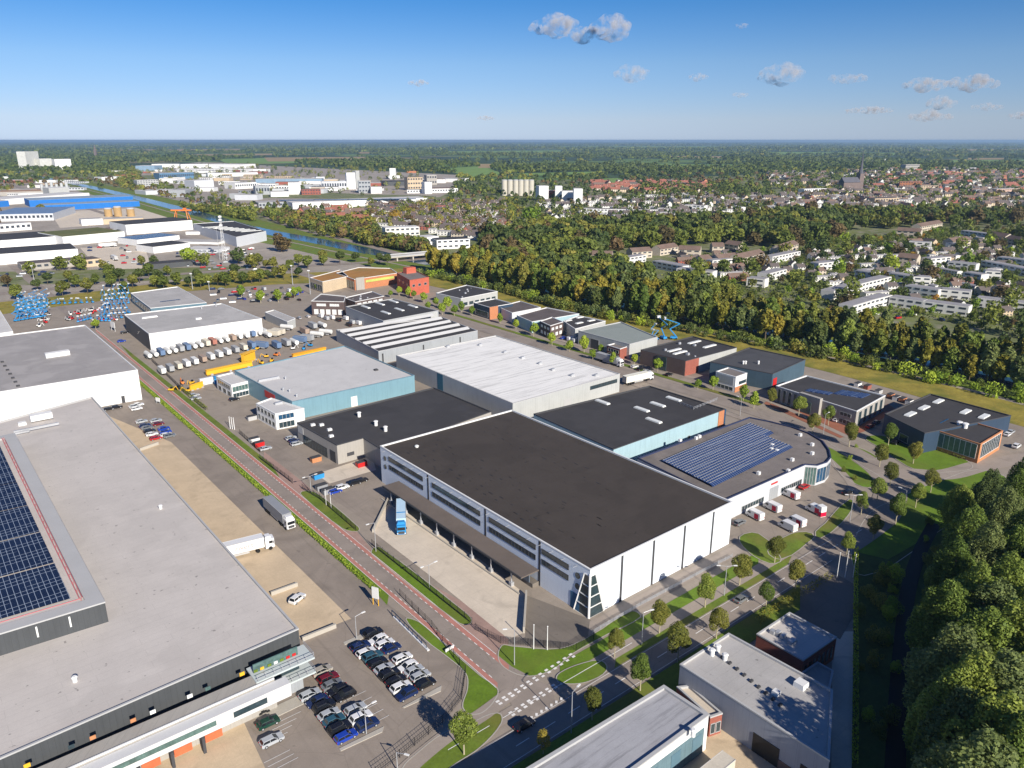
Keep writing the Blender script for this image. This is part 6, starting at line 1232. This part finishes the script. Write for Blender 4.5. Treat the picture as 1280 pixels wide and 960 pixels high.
def truck(name, label, x, y, az, cabc, trc, cat='truck', trailer=True, cab=True, L=13.6, group=None, side=None, tank=False, z=.19, sc_=1.0):
    p = P(x, y); p.z = z; e = thing(name, label, cat, p, group); x0 = -8.2
    def part(nm, f, m): b = MB(); f(b); o = b.build(nm, m); o.parent = e; return o
    if trailer:
        if tank: part('tank', lambda b: b.cyl((x0, 0, 2.4), (x0+L, 0, 2.4), 1.25, n=14), trc)
        else:
            part('cargo_box', lambda b: b.box((x0+L/2, 0, 2.6), (L, 2.55, 2.75)), trc)
            part('box_edge', lambda b: [b.box((x0+L/2, s*1.26, 3.98), (L, .08, .1)) for s in (-1, 1)]+[b.box((x0+.02, 0, 2.6), (.08, 2.4, 2.6))], TRIMG)
        part('chassis', lambda b: b.box((x0+L/2, 0, 1.05), (L, 1.0, .3)), TRIMD)
        part('side_skirt', lambda b: [b.box((x0+L/2+.5, s*1.2, .85), (5, .06, .5)) for s in (-1, 1)], TRIMG)
        for k in range(3):
            for s in (-1, 1): part('wheel', lambda b, k=k, s=s: b.cyl((x0+1.6+k*1.3, s*.95, .5), (x0+1.6+k*1.3, s*1.27, .5), .5, n=12), RUBBER)
    if cab:
        c0 = x0+L+.25 if trailer else 0
        part('cab', lambda b: (b.prism([(c0, -1.22), (c0+2.0, -1.22), (c0+2.25, -1.05), (c0+2.25, 1.05), (c0+2.0, 1.22), (c0, 1.22)], .55, 3.1), b.box((c0+.8, 0, 3.4), (1.5, 2.2, .65), taper=.8)), cabc)
        part('windscreen', lambda b: b.box((c0+2.27, 0, 2.2), (.06, 2.0, .85)), CARGL)
        part('grille', lambda b: b.box((c0+2.28, 0, 1.1), (.06, 1.7, .7)), TRIMD)
        part('side_window', lambda b: [b.box((c0+1.35, s*1.23, 2.2), (.9, .04, .7)) for s in (-1, 1)], CARGL)
        for s in (-1, 1): part('headlight', lambda b, s=s: b.box((c0+2.27, s*.95, .85), (.08, .35, .22)), LAMP); part('mirror', lambda b, s=s: b.box((c0+1.95, s*1.42, 2.2), (.15, .2, .6)), TRIMD)
        for wx in (c0+1.2, c0-1.9):
            for s in (-1, 1): part('wheel', lambda b, wx=wx, s=s: b.cyl((wx, s*.95, .5), (wx, s*1.27, .5), .5, n=12), RUBBER)
    if side: side(e, x0, L)
    e.rotation_euler.z = math.pi/2-az; e.scale = (sc_,)*3; return e
GREYT = mat('grey_tarpaulin', (.27, .28, .30), var=.08, rough=.6); WHT = PAINTS['white']
truck('semi_truck', 'white truck with grey tarpaulin trailer driving through the left yard', 350, 650, AZ_A+math.pi, WHT, GREYT)
def stripe(e, x0, L):
    b = MB(); b.box((x0+L-3.5, 0, 4.0), (.5, 2.56, .03)); o = b.build('roof_stripe', BLU); o.parent = e
truck('semi_truck', 'blue and white truck parked under the dock canopy of the biggest warehouse', 502, 657, R(172), BLU, mat('pale_blue_box', (.45, .62, .75), var=.05), side=stripe, L=12)
def word(e, txt, loc, rot, size, m):
    cu = bpy.data.curves.new('lettering', 'FONT'); cu.body = txt; cu.size = size; cu.extrude = .01; cu.align_x = 'CENTER'; cu.align_y = 'CENTER'
    o = bpy.data.objects.new('lettering', cu); dg = bpy.context.evaluated_depsgraph_get(); C.objects.link(o); me = bpy.data.meshes.new_from_object(o); C.objects.unlink(o); bpy.data.objects.remove(o)
    o = bpy.data.objects.new('lettering', me); C.objects.link(o); me.materials.clear(); me.materials.append(m); o.parent = e; o.location = loc; o.rotation_euler = rot; return o
def sideword(e, x0, L):
    word(e, 'invert', (x0+8.6, -1.31, 2.6), (math.pi/2, 0, 0), 2.0, mat('faded_red_letters', (.62, .30, .30)))
truck('semi_truck', 'white semi-trailer truck with faded red lettering standing at the dock of the grey-roofed hall', 303, 694, AZ_B+R(9), WHT, WHT, side=sideword)
PALET = [mat('trailer_white', (.68, .68, .66)), mat('trailer_grey', (.35, .36, .37)), mat('trailer_red', (.38, .16, .12)), mat('trailer_blue', (.13, .20, .33)), mat('trailer_rust', (.36, .27, .21)), mat('trailer_cream', (.6, .55, .45))]
PN = ['white', 'grey', 'dull red', 'grey-blue', 'tan', 'cream']
def trailer(x, y, az, k, label, grp, tank=False, L=11, name='parked_trailer', sc_=1.0): return truck(name, label, x, y, az, WHT, PALET[k], 'trailer', cab=False, L=L, group=grp, tank=tank, sc_=sc_)
seq = [0, 0, 3, 0, 0, 1, 3, 0, 0, 5, 2, 0, 0, 4, 0, 0, 3, 0, 0]
for k, c_ in enumerate(seq): trailer(188+k*8.1, 450-k*1.72, AZ_A+math.pi, c_, '%s %s, %s from the left in the row under the slanted white hall' % (PN[c_], 'tank trailer' if c_ == 0 else 'trailer', nth(k+1)), 'trailers under the slanted hall', tank=c_ == 0, L=9, sc_=.84)
seq = [0, 1, 5, 0, 0, 4, 0, 0, 0, 1, 5, 3]
for k, c_ in enumerate(seq): trailer(206+k*10.2, 470-k*3.0, AZ_A+math.pi, c_, '%s trailer, %s from the left in the row above the yellow crane beam' % (PN[c_], nth(k+1)), 'trailers above the yellow beam', L=8, sc_=.8)
for k, (x, y, c_) in enumerate(sorted(((338, 424, 0), (350, 422, 5), (356, 420, 5), (366, 414, 0), (350, 438, 3), (335, 437, 3), (362, 435, 1), (372, 434, 0), (383, 430, 3), (392, 428, 1), (404, 423, 0), (415, 420, 0), (395, 413, 1), (407, 412, 0), (385, 420, 4)))): trailer(x, y, AZ_A+R(180 if k % 2 else 150), c_, '%s trailer, %s from the left in the yard left of the ridged hall' % (PN[c_], nth(k+1)), 'mixed trailers by the ridged hall', L=8, tank=c_ == 0, sc_=.9)
for k, (x, y) in enumerate(((366, 400), (374, 399), (385, 397), (395, 393), (401, 397), (408, 400), (415, 399), (423, 402), (432, 400), (440, 405), (448, 406), (436, 408))): car(x, y, AZ_A, ('white', 'silver', 'white', 'black')[k % 4], 'van' if k > 3 else 'hatch', '%s vehicle, %s from the left in the yard by the black-brown brick office' % (('white', 'silver', 'white', 'black')[k % 4], nth(k+1)), 'vehicles by the brick office')
for k in range(26):
    r = random.Random(k); x, y = r.uniform(250, 330), r.uniform(358, 372); x += 0; y = 372-(x-250)*.04-r.choice((0, 5, 10))
    car(300+k*3.1+r.uniform(-1, 1), 366+((k*7) % 17)-5, AZ_A, r.choice(('white', 'black', 'blue', 'silver', 'grey')), r.choice(('hatch', 'van', 'sedan')), '%s vehicle from the left in the storage yard behind the small grey shed' % nth(k+1), 'storage yard vehicles')
truck('semi_truck', 'white and yellow truck stopped in the street right of the white-roofed hall', 798, 478, AZ_B+R(5), WHT, mat('trailer_yellow_white', (.72, .70, .60)))
truck('semi_truck', 'white truck with pale tarpaulin parked under street trees beside the white-roofed hall', 762, 455, AZ_A+math.pi, WHT, PALET[1])
truck('semi_truck', 'white truck in the distant canal yard', 135, 309, AZ_B, WHT, PALET[0]); truck('semi_truck', 'green truck in the distant yard near the tree rows', 143, 325, AZ_A, PAINTS['green'], PALET[0])
p = P(925, 950); e = truck('box_truck', 'beige-roofed box truck with blue side in the brick yard at the bottom edge', 905, 972, AZ_B, WHT, mat('beige_box', (.55, .50, .42)), L=9, cab=False)
# yellow beams and machines
def beam(x0, y0, x1, y1, w, h, z, m, label):
    a, b_ = P(x0, y0), P(x1, y1); c = (a+b_)/2; d = b_-a; e = thing('crane_beam', label, 'beam', (c.x, c.y, 0)); rz = math.atan2(d.y, d.x)
    b = MB()
    for zz in (z, z+h-.2): b.box((c.x, c.y, zz), (d.length, w, .25), rz)
    b.box((c.x, c.y, z+h/2), (d.length, w*.5, h), rz); b.build('beam', m, e)
    b = MB()
    for t in (.1, .5, .9): q = a+d*t; b.box((q.x, q.y, z/2+.1), (1, w*1.3, z+.1), rz)
    b.build('support_block', TRIMG, e)
beam(258, 470, 315, 458, 2.2, 2.2, .6, YEL, 'long yellow crane beam lying in the machine yard'); beam(366, 449, 407, 440, 2.2, 2.0, .6, mat('amber_paint', (.75, .36, .03)), 'amber crane beam lying behind the teal hall'); beam(250, 482, 290, 474, 2.0, 2.6, .3, PAINTS['white'], 'white long beam in front of the yellow one'); beam(268, 480, 292, 476, 3, 3, .3, BLU, 'blue container-like beam beside the teal hall')
beam(322, 463, 366, 450, .6, 1.2, .3, mat('salmon_paint', (.6, .2, .14)), 'thin salmon-red beam along the back edge of the teal hall'); beam(304, 455, 318, 449, 3, 4.5, .3, YEL, 'tall yellow crane head at the right end of the yellow beam'); beam(238, 489, 254, 484, 1.2, 2.4, .3, YEL, 'short yellow crane part left of the glazed office')
def machine(x, y, m, label, k):
    p = P(x, y); e = thing('construction_machine', label, 'machine', p); rz = k*1.1; e.scale = (.62,)*3
    b = MB(); b.box((p.x, p.y, 1.3), (3.4, 2.2, 1.3), rz, taper=.9); b.build('body', m, e)
    b = MB(); b.box((p.x+.4, p.y, 2.5), (1.3, 1.3, 1.2), rz, taper=.85); b.build('cabin', CARGL, e)
    for s in (-1, 1): b = MB(); b.box((p.x-math.sin(rz)*s*1.0, p.y+math.cos(rz)*s*1.0, .55), (3.4, .5, .9), rz); b.build('track', RUBBER, e)
    b = MB(); q = Vector((math.cos(rz), math.sin(rz), 0)); b.cyl(p+q*1.5+Vector((0, 0, 1.8)), p+q*3.6+Vector((0, 0, 3.6)), .22, n=5); b.cyl(p+q*3.6+Vector((0, 0, 3.6)), p+q*4.8+Vector((0, 0, 1.0)), .18, n=5); b.build('boom', m, e)
for k, (x, y, m, c_) in enumerate(sorted(((214, 489, YEL, 'yellow'), (222, 487, BLACKM, 'black'), (235, 490, YEL, 'yellow'), (240, 480, YEL, 'yellow'), (228, 480, ORG, 'orange'), (333, 447, YEL, 'yellow'), (327, 455, YEL, 'yellow'), (340, 452, YEL, 'yellow'), (312, 440, BLU, 'blue'), (322, 437, YEL, 'yellow'), (345, 445, ORG, 'orange'), (302, 452, YEL, 'yellow'), (388, 433, BLU, 'light blue'), (380, 437, BLU, 'light blue'), (366, 437, TRIM, 'white'), (432, 350, YEL, 'yellow'), (425, 353, RED, 'red'), (440, 355, YEL, 'yellow'), (455, 354, RED, 'red'), (415, 355, YEL, 'yellow')), key=lambda t: t[0])): machine(x, y, m, '%s building machine, %s from the left in the yards of parked machinery' % (c_, nth(k+1)), k)
# boom lifts
def lift_proto(folded):
    e = bpy.data.objects.new('boom_lift', None); C.objects.link(e)
    b = MB(); b.box((0, 0, 1.1), (3.6, 2.2, .9), taper=.9); b.build('base', BLU, e)
    b = MB(); H = 7 if not folded else 3
    b.cyl((-1.2, 0, 1.4), (2.2, 0, H*.75), .3, n=5); b.cyl((2.2, 0, H*.75), (-2.6, 0, H*1.15), .27, n=5); b.cyl((-2.6, 0, H*1.15), (4.4, 0, H*1.45), .24, n=5); b.build('boom', BLU, e)
    b = MB(); b.box((4.8, 0, H*1.45), (1.0, 1.9, .1))
    for z in (.5, 1.0): b.box((4.8, 0, H*1.45+z), (1.02, 1.92, .07))
    b.box((4.8, 0, H*1.45+.5), (.1, 1.9, 1)); b.build('basket', TRIM, e)
    for x in (-1.2, 1.2):
        for s in (-1, 1): b = MB(); b.cyl((x, s*.9, .5), (x, s*1.25, .5), .5, n=10); b.build('wheel', RUBBER, e)
    return e
LP = [lift_proto(False), lift_proto(True)]; first = [True, True]
spots = sorted([((20+i*5+(j % 2)*2.5), 402-j*5.5-i*.8) for i in range(8) for j in range(5)]+[((128+i*6+(j % 2)*3), 400-j*6-i*.5) for i in range(6) for j in range(6)]+[(60+i*7, 381-i*.3) for i in range(9)]+[(98+i*4, 403-i) for i in range(5)]+[(122+i*5, 402) for i in range(4)])
for k, (x, y) in enumerate(spots):
    v = 1 if (k % 3 == 0 or 62 < x < 122) else 0; e = LP[v] if first[v] else copy_tree(LP[v]); first[v] = False; e.scale = (.62,)*3; e.location = P(x, y); e.location.z = .12; e.rotation_euler.z = random.uniform(-.5, .5)+(1.2 if x < 70 else 2.1)
    tag(e, 'blue boom lift with %s boom, %s from the left overall, in the %s cluster' % ('raised' if v == 0 else 'folded', nth(k+1), 'left' if x < 60 else 'right' if x > 120 else 'middle'), 'boom lift', 'blue boom lifts in the rental yard')
for k, (x, y) in enumerate(((700, 0), (0, 0))): pass
for k, (x, y) in enumerate(((815, 421), (829, 424), (842, 424), (820, 425))):
    e = copy_tree(LP[0]); e.location = P(x, y); e.rotation_euler.z = 1+k; e.scale = (1.05,)*3 if k in (1, 2) else (.8, .8, .6); tag(e, '%s blue boom lift behind the dark brick hall, above its roof' % nth(k+1), 'boom lift', 'blue lifts behind the brick hall')
r = random.Random(8)
for k in range(30):
    x = r.uniform(45, 62) if k < 12 else r.uniform(75, 150); y = r.uniform(394, 409)-(0 if k < 12 else 6); c_ = r.choice(('red', 'white', 'red', 'grey')); machine(x, y, {'red': RED, 'white': TRIM, 'grey': TRIMG}[c_], '%s small machine, %s in the rental yard of blue lifts' % (c_, nth(k+1)), k)
# distant parked cars
r = random.Random(5); LC = house_mesh  # distant vehicles share two tiny meshes
def mini(colr):
    b = MB(); b.box((0, 0, .75), (4.3, 1.8, .9), taper=.96); mi = [0]*6; b.box((-.2, 0, 1.4), (2.4, 1.6, .5), taper=.8); mi += [1]*6; o = b.build('distant_car', None, mats=[PAINTS[colr], CARGL], mi=mi); me = o.data; bpy.data.objects.remove(o); return me
MI = {c_: mini(c_) for c_ in ('white', 'silver', 'black', 'red', 'dark_blue', 'grey')}
k = 0
for poly, n, where in ((Z1(800, 630, 1280, 600, 1280, 720, 980, 720, 900, 680), 60, 'in the car yards left of the brown tree'), (Z1(970, 360, 1290, 400, 1290, 440, 1000, 400), 30, 'in the car park across the canal'), (Z1(0, 730, 270, 720, 270, 745, 0, 760), 12, 'behind the grass bank at far left'), (Z1(400, 600, 700, 590, 740, 690, 560, 700), 14, 'in the truck yard beside the black-roofed warehouses'), (Z1(1050, 810, 1280, 800, 1280, 880, 1060, 890), 26, 'in the yard behind the blue-grey hall'), (Z4(340, 850, 640, 920, 1000, 960, 1280, 940, 1280, 960, 600, 980), 12, 'in the street before the white rows')):
    W = scatter(poly, 9 if n > 40 else 11, .3, k+3); r.shuffle(W)
    for p in W[:n]:
        if not free(p, 2): continue
        c_ = r.choice(list(MI)); o = bpy.data.objects.new('distant_car', MI[c_]); C.objects.link(o); o.location = p+Vector((0, 0, .25)); o.rotation_euler.z = r.choice((.4, .4, 1.9)); tag(o, '%s car parked %s' % (c_.replace('_', ' '), where), 'car', 'distant cars '+where); k += 1
# orange gantry crane
c = P(228, 275); e = thing('gantry_crane', 'orange gantry crane on the canal quay', 'crane', c); b = MB()
for dx, dy in ((-14, -5), (-14, 5), (14, -5), (14, 5)): b.cyl((c.x+dx*1.1, c.y+dy*1.5, 0), (c.x+dx*.8, c.y+dy*.5, 20), .9, n=5)
b.build('legs', ORG, e); b = MB(); b.box((c.x, c.y, 21), (44, 5, 3)); b.build('bridge', ORG, e); b = MB(); b.box((c.x+8, c.y, 24), (6, 5, 4)); b.build('cabin', ORG, e); e.scale = (.6,)*3
# ------------------------------------------------------------ poles, signs, fences
def lamp(base, top, az, label, double=False, arm=1.6):
    p = P(*base); h = hgt((base[0], top), base); e = thing('street_lamp', label, 'street lamp', (p.x, p.y, .15)); b = MB(); b.cyl(p, p+Vector((0, 0, h)), .11, .06, n=8); b.build('pole', STEEL, e)
    for s in ((1, -1) if double else (1,)):
        d = Vector((math.sin(az), math.cos(az), 0))*s; b = MB(); b.cyl(p+Vector((0, 0, h-.1)), p+d*arm+Vector((0, 0, h+.15)), .05, n=5); b.build('arm', STEEL, e)
        q = p+d*(arm+.3); b = MB(); b.box((q.x, q.y, h+.15), (.9, .32, .14), math.pi/2-az); b.build('lamp_head', TRIM, e)
for base, top, az, lb, db in (((714, 917), 865, -AZ_A, 'tallest street lamp at the junction in the bottom foreground', False), ((643, 832), 786, AZ_A-R(60), 'street lamp on the lawn left of the junction', False), ((802, 806), 765, AZ_B+R(20), 'street lamp beside the road in front of the white wall', False), ((905, 745), 707, AZ_B+R(40), 'double-armed street lamp between the roadside trees', True), ((1062, 653), 618, AZ_B+R(40), 'street lamp at the entrance of the showroom lot', True),
        ((1029, 543), 517, AZ_B, 'street lamp in front of the column office', False), ((470, 690), 653, AZ_B-R(180), 'lamp post at the left end of the loading court', False), ((537, 735), 706, AZ_B, 'double lamp post beside the loading court fence', True), ((389, 616), 595, AZ_B, 'lamp post by the fence of the taupe hall yard', True), ((497, 965), 940, AZ_B+R(60), 'lamp post at the bottom edge beside the car park', False), ((925, 520), 497, AZ_A, 'lamp post in the street beside the curved showroom', False), ((1129, 640), 612, AZ_A, 'lamp post among the trees at the bend', False), ((458, 918), 884, AZ_B, 'lamp post at the end of the kerb island in the car park', False), ((446, 800), 770, AZ_B, 'black lamp post on the upper kerb island of the car park', False)): lamp(base, top, az, lb, db)
def pole(base, top, r0, label, cat='pole', m=TRIM, name='flagpole'):
    p = P(*base); h = hgt((base[0], top), base); b = MB(); b.cyl((0, 0, 0), (0, 0, h), r0, r0*.6, n=8); b.cyl((0, 0, h), (0, 0, h+.15), r0*1.3, r0*.3, n=8); o = b.build(name, m); o.location = p; tag(o, label, cat)
for k, (x, y, t) in enumerate(((667, 812, 781), (684, 813, 783))): pole((x, y), t, .12, '%s white flagpole in front of the glazed warehouse corner' % ('left' if k == 0 else 'right'), 'flagpole')
for k, (x, y, t) in enumerate(((408, 632, 612), (414, 636, 616), (1046, 722, 690), (1056, 722, 688), (1066, 722, 692))): pole((x, y), t, .1, '%s white flagpole from the left, %s' % (nth(k % 2+1 if k < 2 else k-1), 'at the fence of the taupe hall yard' if k < 2 else 'beside the tree at the end of the front road'), 'flagpole')
for k, (x, y, t) in enumerate(((281, 325, 269), (275, 325, 285), (366, 356, 332), (388, 368, 338), (241, 362, 342), (262, 364, 352), (43, 352, 332))):
    p = P(x, y); h = hgt((x, t), (x, y)); e = thing('lattice_mast' if k == 0 else 'light_mast', ('tall red and white antenna mast at centre left' if k == 0 else '%s tall light mast from the first behind the grey-roofed showroom' % nth(k)), 'mast', p)
    if k == 0:
        b = MB()
        for s in range(3): a = s*2.09; b.cyl((p.x+2*math.cos(a), p.y+2*math.sin(a), 0), (p.x+.5*math.cos(a), p.y+.5*math.sin(a), h), .15, n=4)
        for j in range(12):
            z = h*j/12; rr_ = 2-1.5*j/12; b.cyl((p.x+rr_, p.y, z), (p.x-rr_*.5, p.y+rr_*.8, z+h/12), .1, n=4); b.cyl((p.x-rr_*.5, p.y+rr_*.8, z), (p.x-rr_*.5, p.y-rr_*.8, z+h/12), .1, n=4)
        b.build('lattice', TRIM, e); b = MB()
        for z in (.97, .9, .78): b.box((p.x, p.y, h*z), (2.2, 2.2, 1.5))
        b.build('antenna', TRIM, e)
    else:
        b = MB(); b.cyl(p, p+Vector((0, 0, h)), .3, .12, n=6); b.build('pole', STEEL, e); b = MB(); b.box((p.x, p.y, h), (1.6, .5, .6)); b.build('lamp_head', TRIM, e)
def board(base, top, w, az, label, m=TRIM, legs=True, frame=YEL):
    p = P(*base); h = hgt((base[0], top), base); e = thing('sign_board', label, 'sign', p); rz = -az; b = MB(); b.box((p.x, p.y, h*.7), (w, .2, h*.6), rz); b.build('panel', m, e); d = Vector((math.cos(rz), math.sin(rz), 0))
    for s in (-1, 1): q = p+d*s*w*.42; b = MB(); b.box((q.x, q.y, h*.2), (.15, .15, h*.42), rz); b.build('post', frame, e)
board((470, 757), 734, 1.7, R(25), 'tall white information board on yellow feet at the yard entrance'); board((198, 505), 497, 2.2, R(25), 'white information board at the entrance of the rear yard', frame=STEEL); board((562, 814), 809, 2.2, R(-45), 'low white sign in the verge beside the car park', frame=STEEL); board((142, 414), 402, 5, R(40), 'white twin-panel sign beside the lane to the rental yard', frame=TRIM)
for k in range(3): pole((288+k*2.6, 536+k*.6), 521+k*.6, .16, '%s white banner pole with red stripe at the yard gate' % nth(k+1), 'banner', TRIM, 'banner_pole')
def fence(pts, label, h=1.8, step=2.6, m=BLACKM, rails=7):
    q = [P(*p) for p in pts]; c = q[0]; e = thing('fence', label, 'fence', c); n = 0
    b = MB()
    for a, d_ in zip(q, q[1:]):
        for z in [h*(i+1)/rails for i in range(rails)]: b.cyl(a+Vector((0, 0, z)), d_+Vector((0, 0, z)), .03, n=3, caps=False)
        L = (d_-a).length; m_ = int(L/.5)
        for i in range(m_): x = a+(d_-a)*(i/m_); b.cyl(x+Vector((0, 0, .1)), x+Vector((0, 0, h)), .022, n=3, caps=False)
    b.build('mesh_panel', m, e)
    for a, d_ in zip(q, q[1:]):
        L = (d_-a).length; m_ = max(1, int(L/step))
        for i in range(m_+1):
            if n > 90: break
            x = a+(d_-a)*(i/m_); b = MB(); b.cyl(x, x+Vector((0, 0, h+.15)), .06, n=5); b.build('post', m, e); n += 1
fence([(325, 574), (366, 605)], 'black fence along the verge before the taupe hall yard, left run'); fence([(378, 612), (400, 625), (445, 664)], 'black fence beside the two flagpoles, middle run'); fence([(465, 682), (590, 781)], 'black fence between verge and loading court')
fence([(594, 788), (626, 805), (660, 808), (720, 814), (742, 800)], 'thin fence along the lawn below the loading court'); fence([(500, 745), (540, 785), (582, 842), (577, 875), (553, 905), (500, 948), (470, 970)], 'dark mesh fence round the rounded corner of the car park', rails=4)
fence([(190, 452), (228, 489), (257, 513)], 'black fence along the rear yard before the machines'); fence([(300, 543), (325, 566)], 'black fence below the banner poles'); fence([(740, 793), (800, 758), (880, 715), (915, 697)], 'low fence along the path beneath the white wall', h=1, m=STEEL)
# sliding gate barrier
a, b_ = P(490, 770), P(533, 812); c = (a+b_)/2; e = thing('sliding_gate', 'blue-black sliding gate frame lying along the car park entrance', 'gate', c); d = b_-a; rz = math.atan2(d.y, d.x); b = MB()
for z in (.3, 1.5): b.box((c.x, c.y, z), (d.length, .15, .15), rz)
for t in range(9): x = a+d*t/8; b.box((x.x, x.y, .9), (.1, .1, 1.2), rz)
b.build('gate_frame', NAVY, e); b = MB(); b.box((c.x+.5, c.y-.6, .2), (d.length, .5, .4), rz); b.build('rail_base', TRIM, e)
# low dock walls on the beige paving
for k, (x0, y0, x1, y1) in enumerate(((339, 745, 372, 733), (378, 802, 420, 785), (175, 564, 198, 556))):
    a, b_ = P(x0, y0), P(x1, y1); c = (a+b_)/2; d = b_-a; b = MB(); b.box((0, 0, .5), (d.length, .5, 1.0), math.atan2(d.y, d.x)); o = b.build('dock_wall', KERB); o.location = c+Vector((0, 0, .1)); tag(o, 'low pale dock wall on the beige paving, %s from the top' % nth((2, 3, 1)[k]), 'wall')
# motorcycle
p = P(331, 893); e = thing('motorcycle', 'dark motorcycle parked beside the dark green car', 'motorcycle', p); rz = .6; dx = Vector((math.cos(rz), math.sin(rz), 0))
for s in (-.7, .7): b = MB(); n = Vector((-dx.y, dx.x, 0)); q = p+dx*s+Vector((0, 0, .35)); b.cyl(q-n*.07, q+n*.07, .33, n=12); b.build('wheel', RUBBER, e)
b = MB(); b.box((p.x, p.y, .65), (1.1, .3, .35), rz, taper=.7); b.build('body', BLACKM, e); b = MB(); b.box((p.x-.25, p.y-.2, .88), (.6, .28, .12), rz); b.build('seat', BLACKM, e); b = MB(); q = p+dx*.5+Vector((0, 0, 1.0)); n = Vector((-dx.y, dx.x, 0)); b.cyl(q-n*.35, q+n*.35, .03, n=5); b.cyl(p+dx*.7+Vector((0, 0, .35)), q, .04, n=5); b.build('handlebar', STEEL, e)
# skips and crates in yards
r = random.Random(2)
for k, (x, y, m, c_) in enumerate(sorted(((398, 598, BLU, 'blue'), (395, 577, WOODO, 'wooden'), (452, 583, RED, 'red'), (1113, 497, BRICKO, 'orange'), (1120, 500, TRIM, 'white'), (1128, 502, BRICKO, 'orange'), (1136, 505, TRIM, 'white'), (1098, 492, TRIMG, 'grey'), (1084, 486, BRICKR, 'red'), (1072, 483, TRIM, 'white'), (315, 525, TRIMG, 'grey'), (324, 558, RED, 'red'), (318, 553, TRIM, 'white'), (220, 371, BLU, 'blue'), (410, 617, GREYT, 'grey'), (402, 612, GREYT, 'grey')), key=lambda t: t[0])):
    p = P(x, y); e = thing('container', '%s open container, %s from the left among the yard containers' % (c_, nth(k+1)), 'container', (p.x, p.y, .1)); b = MB(); b.box((p.x, p.y, .9), (3.2, 1.8, 1.6), math.pi/2-AZ_B, taper=1.05); b.build('bin', m, e); b = MB(); b.box((p.x, p.y, 1.75), (3.4, 2.0, .12), math.pi/2-AZ_B); b.build('rim', TRIMD, e)
# ------------------------------------------------------------ clouds (small real volumes, kilometres away, outside the haze)
def cloud(px, py, w, h, D, label, dens=.012, lobes=7):
    dx, dy = px-640, py-480; a = Vector((dx, FP*cp-dy*sp, -FP*sp-dy*cp)); t = D/a.y; c = Vector((0, 0, CH))+a*t; s = D/FP*1.05
    o = thing('cloud', label, 'cloud', c); r = random.Random(int(px*7+py)); b = MB(); import bmesh
    bm = bmesh.new()
    for k in range(lobes):
        u = (k+.5)/lobes*2-1; rr_ = h*s*.5*(1-.55*abs(u))*r.uniform(.8, 1.2)
        M_ = Matrix.Translation((u*w*s*.42, r.uniform(-.3, .3)*h*s, rr_*.35*r.uniform(-.5, 1))) @ Matrix.Diagonal((max(rr_*1.3, w*s/lobes*.75), rr_*1.6, rr_, 1)); bmesh.ops.create_icosphere(bm, subdivisions=3, radius=1, matrix=M_)
    for v in bm.verts:
        n_ = v.co/(h*s); v.co += v.co.normalized()*h*s*.06*math.sin(n_.x*9+n_.y*7)*math.sin(n_.z*11+k)
    me = bpy.data.meshes.new('cloud'); bm.to_mesh(me); bm.free()
    m = bpy.data.materials.new('cloud_vapour'); m.use_nodes = True; N, L = nt(m); N.remove(N['Principled BSDF']); pv = N.new('ShaderNodeVolumePrincipled'); pv.inputs['Color'].default_value = (.92, .915, .945, 1); pv.inputs['Anisotropy'].default_value = -.1
    tc = N.new('ShaderNodeTexCoord'); n1 = N.new('ShaderNodeTexNoise'); n1.inputs['Scale'].default_value = 2.2/(h*s); n1.inputs['Detail'].default_value = 4; n1.inputs['Roughness'].default_value = .6; L.new(tc.outputs['Object'], n1.inputs[0])
    mr = N.new('ShaderNodeMapRange'); mr.inputs[1].default_value = .46; mr.inputs[2].default_value = .66; mr.inputs[4].default_value = dens*.5*(100/(h*s)); L.new(n1.outputs[0], mr.inputs[0]); L.new(mr.outputs[0], pv.inputs['Density']); L.new(pv.outputs[0], N['Material Output'].inputs['Volume'])
    me.materials.append(m); c_ = bpy.data.objects.new('vapour', me); C.objects.link(c_); c_.parent = o
    o.rotation_euler.z = -math.atan2(dx, FP)
for k, (x, y, w, h, D, dn) in enumerate(sorted(((690, 34, 52, 26, 9000, .06), (728, 42, 44, 18, 9200, .05), (764, 36, 40, 26, 9000, .06), (790, 93, 40, 18, 9500, .03), (976, 95, 46, 24, 9800, .04), (873, 97, 22, 9, 9900, .03), (1060, 99, 44, 13, 10000, .03), (1155, 106, 50, 16, 10500, .05), (1214, 105, 60, 18, 10500, .06), (1085, 139, 56, 10, 12000, .05), (1177, 130, 34, 13, 12000, .04), (1163, 146, 50, 12, 12500, .05), (1234, 134, 36, 9, 12500, .03), (523, 104, 26, 7, 10000, .04), (607, 148, 22, 5, 14000, .04), (925, 119, 20, 6, 12000, .03), (1275, 145, 26, 8, 13000, .04), (928, 32, 14, 6, 9500, .02)))):
    cloud(x, y, w, h, D, '%s small cloud from the left in the blue sky' % nth(k+1), dn)
# ------------------------------------------------------------ haze
hz = bpy.data.materials.new('haze_air'); hz.use_nodes = True; N, L = nt(hz); N.remove(N['Principled BSDF']); pv = N.new('ShaderNodeVolumePrincipled')
pv.inputs['Color'].default_value = (.5, .74, 1, 1); pv.inputs['Density'].default_value = 5.5e-5; pv.inputs['Anisotropy'].default_value = .2; L.new(pv.outputs[0], N['Material Output'].inputs['Volume'])
b = MB(); q = [(-FAR-500, -900), (FAR+500, -900), (FAR+500, FAR+500), (-FAR-500, FAR+500)]; b.prism([Vector((*p, 0)) for p in q], -1, 104, bottom=True)
tag(b.build('haze', hz), 'thin blue summer haze over the plain', 'haze', kind='stuff')
